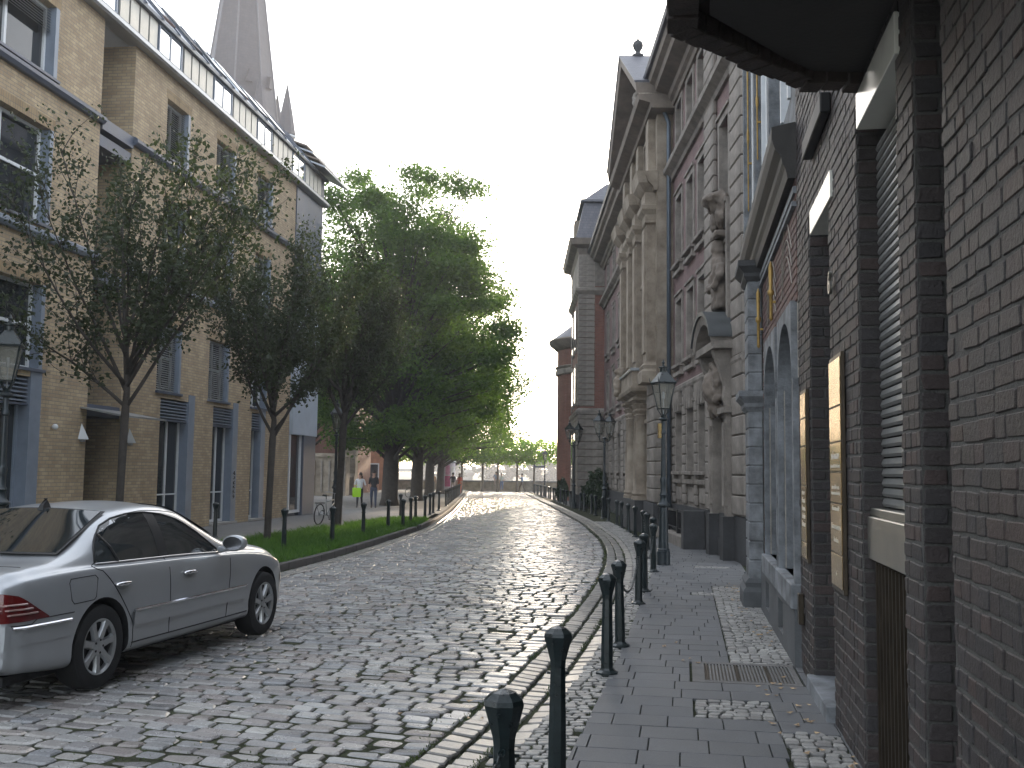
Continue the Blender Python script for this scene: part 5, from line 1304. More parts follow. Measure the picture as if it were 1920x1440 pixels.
def young_tree(loc, h, hf, spread, seed, label, tr=.085, leaves=9500, lean=(0, 0), group='young street trees on the left verge'):
    r = random.Random(seed); t = empty('street_tree', loc); tag(t, label, 'tree', group)
    b = MB(); top = (lean[0], lean[1], hf)
    b.tube([(0, 0, -.1), (lean[0] * .1, 0, .15), (lean[0] * .5, lean[1] * .5, hf * .5), top, (lean[0] * 1.4, lean[1] * 1.2, hf + .5), (lean[0] + r.gauss(0, .2), lean[1] + r.gauss(0, .2), h * .6), (lean[0] + r.gauss(0, .25), lean[1], h * .74)], [tr * 1.25, tr, tr * .88, tr * .95, tr * .7, tr * .3, .012], 9)
    L = []
    n1 = 15
    for i in range(n1):
        az = 2 * PI * i / n1 * 2.4 + r.uniform(-.3, .3); el = r.uniform(.6, 1.25); z0 = hf + r.uniform(-.05, .9) + (i % 3) * .3
        d = (math.cos(az) * math.cos(el), math.sin(az) * math.cos(el), math.sin(el))
        ln = (h - z0) * r.uniform(.6, .88) * (1.0 if el > .8 else .85)
        pts = limb(r, (lean[0], lean[1], z0 - hf + top[2]), d, ln * spread, 9, .05, .06)
        b.tube(pts, [max(.008, tr * .5 * (1 - k / 9.6)) for k in range(10)], 6)
        for k in range(2, 10):
            for _ in range(2):
                d2 = (pts[min(k + 1, 9)] - pts[k - 1]).normalized() + Vector((r.gauss(0, .55), r.gauss(0, .55), r.gauss(.05, .3)))
                q = limb(r, pts[k], d2, r.uniform(.5, 1.15), 5, .03, .12)
                b.tube(q, [.011, .009, .008, .006, .005, .003], 4, cap=False)
                for e in range(1, 6): L.append((q[e], .13))
            L.append((pts[k], .15))
    b.obj('trunk', M['bark'], t, smooth=True)
    P = []
    while len(P) < leaves:
        c, sg = L[r.randrange(len(L))]; P.append((c.x + r.gauss(0, sg), c.y + r.gauss(0, sg), c.z + r.gauss(0, sg * .9)))
    link_mesh('crown', leaf_mesh('crown', P, .08, M['leaf_young'], seed), t)
    return t
young_tree((-7.38, 19.4, gz(19) + .07), 10.6, 2.75, .86, 11, 'nearest young street tree, behind the roof of the silver car', .082, 15000, (.05, 0))
young_tree((-5.86, 24.9, gz(25) + .07), 8.6, 2.45, .88, 12, 'second young street tree standing on the grass beyond the silver car', .09, 20000, (.06, 0))
young_tree((-5.25, 31.3, gz(31) + .07), 9.2, 3.0, .80, 13, 'third young street tree, close to the parked bicycle', .12, 19000, (.1, .05))
young_tree((-9.9, 13.2, gz(13.6) + .07), 7.6, 2.9, .85, 14, 'young street tree whose twigs reach in at the left picture edge', .09, 9000)

def big_tree(loc, h, rad, z0, off, seed, label, tr, leaves, lsize=.16, mat='leaf_lime', group='old lime trees in a row by the church square', squash=1.0, gaps=.0):
    r = random.Random(seed); g = np.random.default_rng(seed); t = empty('lime_tree', loc); tag(t, label, 'tree', group)
    b = MB(); b.tube([(0, 0, -.2), (0, 0, .4), (.03, 0, 2.0), (off[0] * .3, off[1] * .3, h * .35), (off[0] * .7, off[1] * .7, h * .6), (off[0], off[1], h * .85)], [tr * 1.5, tr * 1.1, tr, tr * .75, tr * .45, .05], 12)
    cl = []
    zc = (z0 + h) / 2; hz = (h - z0) / 2; tries = 0
    n_cl = int(46 * rad * hz / 6)
    while len(cl) < n_cl and tries < 20000:
        tries += 1
        v = g.normal(0, 1, 3); v /= (np.abs(v) ** 2.9).sum() ** (1 / 2.9); rr_ = g.random() ** .38
        # flat-topped, wide-shouldered envelope with ragged lobes
        wz = v[2]
        lob = 1 + .09 * math.sin(5 * math.atan2(v[1], v[0]) + 7 * v[2] + seed) + .09 * math.sin(11 * v[2] + 3 * seed)
        p = np.array([off[0] + v[0] * rad * rr_ * lob * (.9 + .25 * (wz < 0)), off[1] + v[1] * rad * squash * rr_ * lob, zc + v[2] * hz * rr_ * lob])
        if p[2] < z0: continue
        if gaps and math.sin(p[0] * 1.7 + 1) + math.sin(p[2] * 1.25 + p[0] * .4) > 2 - gaps * 2: continue
        cl.append(p)
    for p in cl[::2]:
        zs = max(2.2, min(p[2] * .55, h * .6)); s_ = Vector((off[0] * zs / h, off[1] * zs / h, zs)); e = Vector(p)
        m_ = s_ + (e - s_) * .5 + Vector((0, 0, .6)); b.tube([s_, m_, e], [tr * .28, tr * .13, .02], 5, cap=False)
    b.obj('trunk', M['bark'], t, smooth=True)
    cl = np.array(cl); k = g.integers(0, len(cl), leaves); sg = np.array([.52, .52, .30])
    P = cl[k] + g.normal(0, 1, (leaves, 3)) * sg * (.7 + .5 * g.random(len(cl)))[k][:, None]
    P = P[P[:, 2] > z0 - 1.1]
    link_mesh('crown', leaf_mesh('crown', P, lsize, M[mat], seed, .25), t)
    return t
big_tree((-6.35, 54, gz(54) + .08), 17.9, 5.2, 3.2, (.55, 0), 21, 'tall lime tree with the thickest trunk, right of the walking couple', .40, 100000, .16, gaps=.36)
big_tree((-5.85, 64, gz(64) + .08), 17.0, 5.0, 3.2, (.5, 0), 22, 'second lime tree in the row, behind the thick-trunked one', .36, 42000, .17, gaps=.25)
big_tree((-5.9, 74.5, gz(74) + .08), 15.2, 5.4, 3.0, (.8, 0), 23, 'third lime tree in the row towards the river', .32, 28000, .18)
big_tree((-5.9, 86, gz(86) + .08), 13.0, 5.4, 2.9, (.9, 0), 24, 'fourth lime tree in the row towards the river', .30, 18000, .19)
big_tree((-5.8, 97, gz(97) + .08), 10.5, 4.8, 2.8, (.6, 0), 25, 'last lime tree in the row, next to the river wall', .28, 15000, .19)
big_tree((-11.5, 58, gz(58) + .08), 15.5, 4.2, 3.6, (0, 0), 26, 'lime tree half hidden behind the office block corner', .30, 16000, .18)

def plane_tree(x, y, seed, label):
    r = random.Random(seed); g = np.random.default_rng(seed); t = empty('plane_tree', (x, y, gz(y))); tag(t, label, 'tree', 'pollarded plane trees along the river wall')
    b = MB(); b.tube([(0, 0, -.1), (0, 0, .3), (.02, 0, 2.6), (.03, 0, 3.4)], [.17, .12, .10, .09], 8)
    for k in range(8):
        a = k * PI / 4 + r.uniform(-.3, .3); b.tube([(0, 0, 2.7 + r.uniform(0, .5)), (.8 * math.cos(a), .6 * math.sin(a), 3.4), (1.5 * math.cos(a), 1.2 * math.sin(a), 4.1)], [.06, .045, .02], 5)
    b.obj('trunk', M['bark_pale'], t, smooth=True)
    n = 2600; P = np.stack([g.uniform(-1, 1, n), g.uniform(-1, 1, n), g.uniform(-1, 1, n)], 1)
    P = P[(np.abs(P) ** 4).sum(1) < 1.1]; P = P * np.array([1.75, 1.6, 1.15]) + np.array([0, 0, 4.0]) + g.normal(0, .16, P.shape)
    P[:, 2] += .25 * np.sin(P[:, 0] * 3 + seed) * (P[:, 2] > 4.2)
    link_mesh('crown', leaf_mesh('crown', P, .21, M['leaf_plane'], seed, .3), t)
for i, (x, lab) in enumerate(((-11.5, 'pollarded plane tree at the river wall behind the thick lime trunk'), (-8.3, 'pollarded plane tree at the river wall left of the poster column'), (-5.0, 'pollarded plane tree behind the poster column'), (-2.9, 'pollarded plane tree at the river, first one right of the poster column'), (-1.35, 'pollarded plane tree beside the couple at the river wall'), (.62, 'pollarded plane tree right behind the man taking a photo'), (2.35, 'rightmost pollarded plane tree, just left of the far lamp'), (5.6, 'pollarded plane tree mostly hidden behind the round brick building'))):
    plane_tree(x, 104.5 + (i % 2) * .5, 50 + i, lab)

def bush(x, y, rx, ry, h, seed, label, n=5200, nm='shrub', sz=.13):
    g = np.random.default_rng(seed); t = empty(nm, (x, y, gz(y))); tag(t, label, 'shrub')
    b = MB()
    for k in range(9):
        a = g.random() * 6.28; b.tube([(0, 0, -.05), (rx * .4 * math.cos(a), ry * .4 * math.sin(a), h * .5), (rx * .75 * math.cos(a), ry * .75 * math.sin(a), h * .85)], [.03, .02, .008], 5)
    b.obj('stem', M['bark'], t)
    v = g.normal(0, 1, (n, 3)); v /= np.linalg.norm(v, axis=1)[:, None]; rr_ = (.55 + .45 * g.random(n))[:, None]
    lob = (1 + .16 * np.sin(v[:, 0] * 7 + v[:, 2] * 5 + seed) + .1 * np.sin(v[:, 1] * 11))[:, None]
    P = v * rr_ * lob * np.array([rx, ry, h * .5]) + np.array([0, 0, h * .52]); P = P[P[:, 2] > .02]
    link_mesh('foliage', leaf_mesh('foliage', P, sz, M['leaf_bush'], seed), t)
bush(4.45, 53.2, .5, 1.7, 2.0, 71, 'large dark evergreen shrub before the palace wall by the double lantern')
bush(4.25, 55.0, .45, .7, 1.4, 74, 'smaller dark evergreen shrub close to the pavilion corner', 3000)
bush(3.4, 67.4, .4, .5, 1.5, 72, 'dark shrub at the foot of the round brick building', 2500)

# far river bank: single trees that melt into haze
for i, (x, y, h, wd, lab) in enumerate(((-26, 385, 12, 20, 'hazy tree clump on the far bank left of the bridge pier'), (-4, 400, 13.5, 18, 'hazy tree clump on the far bank in mid street axis'), (13, 390, 12, 16, 'hazy tree clump on the far bank near the street lamp'), (28, 395, 15, 17, 'hazy tree clump on the far bank beside the round building'), (-58, 390, 11, 26, 'hazy tree clump on the far bank behind the lime row'), (-95, 395, 12, 34, 'hazy tree clump on the far bank far left'))):
    g = np.random.default_rng(90 + i); t = empty('far_tree', (x, y, -4.6)); tag(t, lab, 'tree', 'trees on the far river bank')
    b = MB(); b.tube([(0, 0, -.5), (0, 0, h * .6)], [.5, .2], 7); b.obj('trunk', M['bark'], t)
    n = 2600; v = g.normal(0, 1, (n, 3)); v /= np.linalg.norm(v, axis=1)[:, None]; lob = (1 + .2 * np.sin(v[:, 0] * 6 + i) + .12 * np.sin(v[:, 2] * 9 + v[:, 0] * 5))[:, None]
    P = v * (.5 + .5 * g.random(n))[:, None] * lob * np.array([wd / 2, 4, h * .5]) + np.array([0, 0, h * .52])
    link_mesh('crown', leaf_mesh('crown', P, 1.1, M['leaf_far'], 90 + i, .3), t)
br = empty('bridge', (0, 430, -5)); tag(br, 'pale concrete bridge on slim piers far across the river', 'bridge')
b = MB(); b.box(-400, 400, -6, 6, 5.8, 7.4); b.obj('deck', M['concrete'], br)
for x in (-190, -105, -18, 72, 160):
    b = MB(); b.loft([[(x - w_, -2, z), (x + w_, -2, z), (x + w_, 2, z), (x - w_, 2, z)] for (w_, z) in ((2.2, -2), (2.0, 4), (3.2, 5.79))]); b.obj('pier', M['concrete'], br)
b = MB(); b.box(-400, 400, -6, -5.9, 7.9, 8.0); b.obj('parapet', M['concrete'], br)
# river wall
rw = empty('river_wall', (0, 108.5, gz(108))); tag(rw, 'low sandstone river wall closing the far end of the street', 'wall')
for i in range(20):
    b = MB(); x = -34 + i * 2.2; b.box(x + .01, x + 2.19, 0, .5, -.4, .95); b.obj('wall_panel', M['stoneC2'] if i % 2 else M['stoneC'], rw, bevel=.02)
b = MB(); b.box(-34, 10, -.08, .58, .955, 1.10); b.obj('coping', M['bluestone'], rw, bevel=.02)
# ------------------------------------------------------------------ silver saloon car
car = empty('car'); tag(car, 'silver four-door saloon car standing on the cobbles at the left', 'car')
h_ = Vector((.228, .9737, 0)).normalized(); lf = Vector((-h_.y, h_.x, 0))
rx = Vector((-4.25, 8.80, gz(8.8) + .004))
car.matrix_world = Matrix(((h_.x, lf.x, 0, rx.x), (h_.y, lf.y, 0, rx.y), (0, 0, 1.03, rx.z), (0, 0, 0, 1)))
WBASE = 2.93
cx = np.array([-1.10, -1.07, -.98, -.75, -.42, -.1, .2, .5, .8, 1.1, 1.5, 1.9, 2.2, 2.5, 2.9, 3.3, 3.55, 3.70, 3.79])
cd = dict(
    zb=[.40, .31, .27, .24, .21, .20, .20, .20, .20, .20, .20, .20, .20, .20, .20, .21, .24, .28, .38],
    mw=[.66, .78, .855, .895, .915, .922, .925, .925, .925, .925, .925, .922, .918, .912, .90, .865, .79, .68, .50],
    bz=[.80, .86, .905, .935, .95, .955, .95, .945, .94, .935, .925, .91, .90, .885, .85, .785, .715, .64, .53],
    tz=[.82, .91, .975, 1.02, 1.055, 1.17, 1.315, 1.405, 1.44, 1.45, 1.415, 1.26, 1.095, 1.015, .975, .915, .84, .74, .57],
    rw=[.46, .56, .63, .66, .68, .66, .635, .61, .60, .60, .605, .625, .66, .66, .64, .60, .52, .42, .28],
    rz=[.815, .905, .965, 1.005, 1.04, 1.13, 1.26, 1.345, 1.378, 1.385, 1.345, 1.195, 1.06, .995, .955, .89, .815, .715, .56])
def herm(xs, ys, x):
    ys = np.asarray(ys, float); m = np.gradient(ys, xs); i = np.clip(np.searchsorted(xs, x) - 1, 0, len(xs) - 2)
    h = xs[i + 1] - xs[i]; t = (x - xs[i]) / h
    return (2 * t**3 - 3 * t**2 + 1) * ys[i] + (t**3 - 2 * t**2 + t) * h * m[i] + (-2 * t**3 + 3 * t**2) * ys[i + 1] + (t**3 - t**2) * h * m[i + 1]
def section(x):
    p = {k: float(herm(cx, v, x)) for k, v in cd.items()}
    zb, mw, bz, tz, rw_, rz = p['zb'], p['mw'], p['bz'], p['tz'], p['rw'], p['rz']; H = bz - zb; bw = mw * .955
    q7 = np.array([bw - .045, bz + .022]); q9 = np.array([rw_, rz]); up = max(0, min(1, (rz - bz - .05) / .25))
    q8 = (q7 + q9) / 2 + np.array([.03 * up + .02 * (1 - up), .012])
    K = [(0, zb), (.72 * mw, zb), (.965 * mw, zb + .045), (mw * .995, zb + .30 * H), (mw, zb + .55 * H), (mw * .992, zb + .80 * H), (bw + .008, bz - .012), tuple(q7), tuple(q8), tuple(q9), (rw_ * .55, tz - .012 - .01 * up), (0, tz)]
    K = np.array(K); out = []
    for i in range(len(K) - 1):
        p0, p1, p2, p3 = K[max(i - 1, 0)], K[i], K[i + 1], K[min(i + 2, len(K) - 1)]
        if i == 0: p0 = np.array([-p2[0], p2[1]])
        if i == len(K) - 2: p3 = np.array([-p1[0], p1[1]])
        for t in np.linspace(0, 1, 6, endpoint=False):
            out.append(.5 * ((2 * p1) + (p2 - p0) * t + (2 * p0 - 5 * p1 + 4 * p2 - p3) * t * t + (3 * p1 - p0 - 3 * p2 + p3) * t**3))
    out.append(K[-1]); return np.array(out)
_sec = {}
def sec(x):
    k = round(x, 3)
    if k not in _sec: _sec[k] = section(x)
    return _sec[k]
def side(x, z, e=.004, s=-1):
    S = sec(x)[8:56]; return (x, s * (float(np.interp(z, S[:, 1], S[:, 0])) + e), z)
def topz(x, y, e=.004):
    S = sec(x)[36:][::-1]; return (x, y, float(np.interp(abs(y), S[:, 0], S[:, 1])) + e)
xs_ = np.concatenate([np.linspace(-1.10, -.9, 8), np.linspace(-.86, 3.4, 86), np.linspace(3.44, 3.79, 12)])
P = []
for x in xs_:
    S = sec(float(x)); P.append([(float(x), -a, c) for a, c in S] + [(float(x), a, c) for a, c in S[::-1][1:-1]])
b = MB(); b.loft(P); body = b.obj('body', [M['paint'], M['rubber']], car, smooth=True, fixn=True)
for wx in (0, WBASE):          # wheel arches
    for s_ in (-1, 1):
        c = MB(); c.lathe([(.375, -.26), (.375, .26)], 40); co = c.obj('cut', [M['rubber']], None, fixn=True)
        co.matrix_world = car.matrix_world @ Matrix.Translation((wx, s_ * .82, .345)) @ Matrix.Rotation(PI / 2, 4, 'X')
        md = body.modifiers.new('arch', 'BOOLEAN'); md.object = co; md.operation = 'DIFFERENCE'; md.solver = 'EXACT'
        try: md.material_mode = 'TRANSFER'
        except Exception: pass
bpy.context.view_layer.update()
dg = bpy.context.evaluated_depsgraph_get(); me = bpy.data.meshes.new_from_object(body.evaluated_get(dg))
cuts = [m.object for m in body.modifiers]; body.modifiers.clear(); body.data = me
for o in cuts: bpy.data.objects.remove(o, do_unlink=True)
me.polygons.foreach_set('use_smooth', [True] * len(me.polygons))
try: me.set_sharp_from_angle(angle=math.radians(40))
except Exception: pass
def side_patch(name, xs, lo, hi, mat, e=.006, s=-1, nz=7, parent=car):
    Pg = []
    for x in xs:
        z0, z1 = lo(x), max(lo(x) + .001, hi(x)); Pg.append([side(float(x), z0 + (z1 - z0) * k / (nz - 1), e, s) for k in range(nz)])
    b = MB(); b.grid(Pg, flip=(s > 0)); return b.obj(name, mat, parent, smooth=True)
def beltz(x): return float(herm(cx, cd['bz'], x)) + .035
arch = ([-.02, .03, .12, .26, .45, .7, .95, 1.2, 1.45, 1.7, 1.9, 2.02], [.99, 1.09, 1.185, 1.27, 1.325, 1.357, 1.36, 1.335, 1.27, 1.155, 1.03, .955])
def archz(x): return float(np.interp(x, *arch))
for s_ in (-1, 1):
    side_patch('rear_door_glass', np.linspace(-.02, .93, 26), beltz, archz, M['carglass'], .005, s_)
    side_patch('front_door_glass', np.linspace(1.07, 2.0, 24), beltz, archz, M['carglass'], .005, s_)
    side_patch('pillar_trim', np.linspace(.925, 1.075, 6), beltz, archz, M['black'], .0065, s_)
    b = MB(); pts = [side(x, beltz(x) - .006, .008, s_) for x in np.linspace(-.02, 2.02, 30)]; b.tube(pts, .007, 5); b.obj('belt_trim', M['chrome'], car, smooth=True)
    b = MB(); pts = [side(x, archz(x), .006, s_) for x in np.linspace(-.02, 2.0, 36)]; b.tube(pts, .009, 5); b.obj('glass_seal', M['black'], car, smooth=True)
    b = MB(); b.tube([side(.30, beltz(.30), .009, s_), side(.24, 1.10, .009, s_), side(.17, archz(.17) - .01, .009, s_)], .011, 5); b.obj('quarter_divider', M['black'], car)
    # door and flap seams
    for pts in ([(1.0, z) for z in np.linspace(.30, 1.36, 14)], [(2.16 - .1 * t, z) for t, z in zip(np.linspace(0, 1, 12), np.linspace(.92, .30, 12))],
                [(.02 - .1 * math.sin(t * 3), z) for t, z in zip(np.linspace(0, 1, 8), np.linspace(1.0, .93, 8))] + [(.0 + .42 * t, .93 - .46 * t ** 1.2) for t in np.linspace(.05, 1, 10)] + [(.43, z) for z in np.linspace(.44, .26, 6)]):
        b = MB(); b.tube([side(x, z, .0005, s_) for x, z in pts], .0045, 5); b.obj('door_seam', M['black'], car)
    b = MB(); fl = [(-.40, .90), (-.10, .905), (-.07, .88), (-.10, .735), (-.13, .715), (-.37, .71), (-.40, .74), (-.42, .87), (-.40, .90)]
    b.tube([side(x, z, .0005, s_) for x, z in fl], .0035, 5); b.obj('fuel_flap_seam', M['black'], car)
    b = MB(); b.tube([side(x, .30, .0, s_) for x in np.linspace(.42, 2.52, 24)], .006, 5); b.obj('sill_seam', M['black'], car)
    # bumper and door mouldings with bright strip
    side_patch('door_moulding', np.linspace(.42, 2.45, 22), lambda x: .44, lambda x: .565, M['paint'], .020, s_, 4)
    b = MB(); b.tube([side(x, .568, .018, s_) for x in np.linspace(.42, 2.45, 40)], .013, 6); b.obj('door_strip', M['chrome'], car)
    side_patch('rear_bumper_moulding', np.linspace(-1.0, -.42, 16), lambda x: .48, lambda x: .60, M['paint'], .007, s_, 4)
    b = MB(); b.tube([side(x, .603, .018, s_) for x in np.linspace(-1.0, -.42, 20)], .012, 6); b.obj('rear_bumper_strip', M['chrome'], car)
    b = MB(); b.tube([side(x, .62 + (.03 if x > -.8 else 0), .0005, s_) for x in np.linspace(-1.0, -.37, 12)], .004, 5); b.obj('bumper_seam', M['black'], car)
    side_patch('tail_light', np.linspace(-1.085, -.66, 14), lambda x: .645 + .01 * (x + 1.08), lambda x: float(np.interp(x, [-1.085, -.95, -.66], [.86, .83, .66])), M['tail'], .008, s_, 7)
    for zz in (.70, .735, .77):
        b = MB(); b.tube([side(x, zz, .012, s_) for x in np.linspace(-1.08, float(np.interp(zz, [.66, .83], [-.72, -.98])), 6)], .007, 5); b.obj('tail_light_rib', M['tailclear'], car)
    side_patch('head_light', np.linspace(3.42, 3.74, 10), lambda x: .50 + .02 * (x - 3.4), lambda x: float(np.interp(x, [3.42, 3.6, 3.74], [.60, .68, .60])), M['lampglass'], .008, s_, 6)
    for hx in (.13, 1.20):
        hb = empty('door_handle', (0, 0, 0), 0, car)
        y0 = side(hx + .11, .80, 0)[1] * (-s_) * -1
        pts = [side(hx + .02, .802, .012, s_), side(hx + .06, .806, .034, s_), side(hx + .18, .806, .036, s_), side(hx + .23, .802, .012, s_)]
        b = MB(); b.tube(pts, [.014, .018, .018, .013], 8); b.obj('grip', M['chrome'], hb, smooth=True)
        Pg = []
        for k in range(9):
            x = hx + .03 + .19 * k / 8; hh = .042 * math.sin(PI * (k + .3) / 8.6); Pg.append([side(x, .795 + hh * q, .003, s_) for q in (-1, -.4, .3, .9)])
        b = MB(); b.grid(Pg, flip=(s_ > 0)); b.obj('recess', M['steel'], hb, smooth=True)
    mr_ = empty('wing_mirror', (1.98, s_ * .905, .985), 0, car)
    b = MB(); b.loft([[(x, s_ * (.045 + yy * 0 + .085 + a * math.cos(t)), .045 + c * math.sin(t)) for t in np.linspace(0, 2 * PI, 14, endpoint=False)] for (x, yy, a, c) in ((-.05, 0, .115, .072), (-.03, 0, .125, .082), (.04, 0, .12, .078), (.10, 0, .085, .055), (.135, 0, .03, .02))]); b.obj('housing', M['paint'], mr_, smooth=True, fixn=True)
    b = MB(); b.loft([[(-.055, s_ * (.13 + .105 * math.cos(t)), .045 + .064 * math.sin(t)) for t in np.linspace(0, 2 * PI, 14, endpoint=False)], [(-.052, s_ * (.13 + .105 * math.cos(t)), .045 + .064 * math.sin(t)) for t in np.linspace(0, 2 * PI, 14, endpoint=False)]]); b.obj('mirror_glass', M['chrome'], mr_, fixn=True)
    b = MB(); b.tube([(.03, -s_ * .06, -.03), (.03, s_ * .07, .0)], [.035, .03], 8); b.obj('foot', M['paint'], mr_, smooth=True)
def top_patch(name, x0, x1, w0, w1, mat, e=.006, bow=0.0):
    Pg = []; key = []
    for t in (0, .5, 1):          # smooth quadratic sheet through nine points of the shell
        hw = w0 + (w1 - w0) * t; zc_ = topz(x0 + (x1 - x0) * t, 0)[2]; ze = topz(x0 + (x1 - x0) * t + bow, hw)[2]; key.append((zc_, ze))
    for i in range(15):
        t = i / 14; hw = w0 + (w1 - w0) * t; Pg.append([])
        L0, L1, L2 = 2 * (t - .5) * (t - 1), -4 * t * (t - 1), 2 * t * (t - .5)
        zc_ = L0 * key[0][0] + L1 * key[1][0] + L2 * key[2][0]; ze = L0 * key[0][1] + L1 * key[1][1] + L2 * key[2][1]
        for k in range(17):
            u = -1 + 2 * k / 16; Pg[-1].append((x0 + (x1 - x0) * t + bow * u * u, hw * u, zc_ + (ze - zc_) * u * u + e))
    b = MB(); b.grid(Pg, flip=True); return b.obj(name, mat, car, smooth=True)
top_patch('rear_window_seal', -.40, .42, .70, .56, M['black'], .016, .07)
top_patch('rear_window', -.375, .385, .675, .535, M['carglass'], .020, .07)
top_patch('windscreen', 2.19, 1.56, .70, .56, M['carglass'], .018, -.08)
b = MB(); b.loft([[(.42 - l, -w_, z), (.42 + l, -w_ * .4, z), (.42 + l, w_ * .4, z), (.42 - l, w_, z)] for (l, w_, z) in ((.07, .03, 1.385), (.05, .018, 1.43), (-.01, .008, 1.475), (-.025, .003, 1.485))]); b.obj('roof_antenna', M['black'], car, fixn=True)
for x_ in (-.72, 2.28):
    b = MB(); b.tube([topz(x_ + (.0 if x_ > 0 else .0), y, .0005) for y in np.linspace(-.68, .68, 20)], .004, 5); b.obj('lid_seam', M['black'], car)
for s_ in (-1, 1):
    b = MB(); b.tube([topz(x, s_ * (.615 + .03 * abs(x - .9)), .0005) for x in np.linspace(.55, 1.5, 14)], .004, 5); b.obj('roof_seam', M['black'], car)
b = MB(); b.box(-1.115, -1.09, -.26, .26, .66, .77); b.obj('number_plate', M['whitepaint'], car)
b = MB(); b.box(-.9, 3.5, -.72, .72, .17, .24); b.obj('underbody', M['rubber'], car)
def wheel(wx, s_):
    w_ = empty('wheel', (wx, s_ * .80, .33), 0, car); w_.rotation_euler = (PI / 2 * (1 if s_ < 0 else -1), 0, 0)
    b = MB(); b.lathe([(.215, -.10), (.30, -.112), (.325, -.10), (.333, -.06), (.333, .06), (.325, .10), (.30, .112), (.218, .104), (.214, .06)], 44); b.obj('tyre', M['rubber'], w_, smooth='auto')
    b = MB(); b.lathe([(.205, -.10), (.205, .085), (.222, .106), (.216, .109), (.198, .092), (.19, .02), (.19, -.1)], 44); b.obj('rim', M['rim'], w_, smooth='auto')
    b = MB(); b.lathe([(.001, .0), (.19, .0), (.19, .008), (.001, .01)], 30); b.obj('brake_disc', M['black'], w_)
    for k in range(7):
        a = 2 * PI * k / 7 + .2; ca, sa = math.cos(a), math.sin(a)
        R_ = lambda r, t, z: (r * ca - t * sa, r * sa + t * ca, z)
        b = MB(); b.loft([[R_(r, -hw, z), R_(r, hw, z), R_(r, hw * .7, z + .028), R_(r, -hw * .7, z + .028)] for (r, hw, z) in ((.03, .035, .062), (.08, .036, .066), (.15, .030, .07), (.204, .043, .074))]); b.obj('spoke', M['rim'], w_, fixn=True, smooth='auto')
    b = MB(); b.lathe([(.075, .06), (.07, .094), (.035, .10), (.001, .102)], 20); b.obj('hub_cap', M['rim'], w_, smooth='auto')
    for k in range(5):
        a = 2 * PI * k / 5; b = MB(); b.lathe([(.010, .088), (.010, .101), (.001, .102)], 7, (.052 * math.cos(a), .052 * math.sin(a), 0)); b.obj('wheel_bolt', M['black'], w_)
for wx in (0, WBASE):
    for s_ in (-1, 1): wheel(wx, s_)
# ------------------------------------------------------------------ bollards, chains, lamps
def make_bollard(name='bollard'):
    t = empty(name)
    b = MB(); b.lathe([(.105, -.02), (.105, .012), (.075, .03), (.058, .05)], 8, ph=PI / 8); b.obj('foot', M['iron'], t)
    b = MB(); b.lathe([(.057, .04), (.055, .30), (.047, .70), (.050, .74), (.066, .80), (.084, .865)], 8, ph=PI / 8); b.obj('shaft', M['iron'], t)
    b = MB(); b.lathe([(.084, .865), (.089, .885), (.084, .905), (.050, .935), (.004, .952)], 8, ph=PI / 8); b.obj('cap', M['iron'], t)
    for s_ in (-1, 1):
        b = MB(); b.tube([(s_ * .045, 0, .66), (s_ * .064, 0, .66)], .009, 6); b.obj('lug', M['iron'], t)
    return t
proto = make_bollard(); proto.scale = (1, 1, .945)
ordn = ['nearest', 'second', 'third', 'fourth', 'fifth', 'sixth', 'seventh', 'eighth', 'ninth', 'tenth', 'eleventh', 'twelfth', 'thirteenth', 'fourteenth', 'fifteenth', 'sixteenth']
rbY = [4.36, 6.16, 9.49, 10.98, 14.58, 16.11, 19.4, 22.5, 25.2, 26.9, 30.4, 33.0, 35.6, 37.4, 40.7, 43.0]
y = 46.2; stp = (1.7, 3.3); k = 0
while y < 101: rbY.append(y); y += stp[k % 2]; k += 1
rbX = {4.36: -.005, 6.16: .29, 9.49: .894, 10.98: 1.173, 14.58: 1.812, 16.11: 2.09, 19.4: 2.69}
used = False; rpos = []
for i, y in enumerate(rbY):
    o = proto if not used else copy_tree(proto); used = True
    x = rbX.get(y, float(SE(y)) - (.02 if y < 22 else -.02)); o.location = (x, y, gz(y) + .01); o.rotation_euler = (random.uniform(-.02, .02), random.uniform(-.022, .022), random.uniform(-.2, .2))
    rpos.append((x, y))
    if i < 16: tag(o, f'{ordn[i]} dark iron bollard counted from the camera along the right pavement', 'bollard', 'bollards along the right pavement')
    else: tag(o, 'small far bollard in the dense row beyond the first double lantern', 'bollard', 'far bollards on the right')
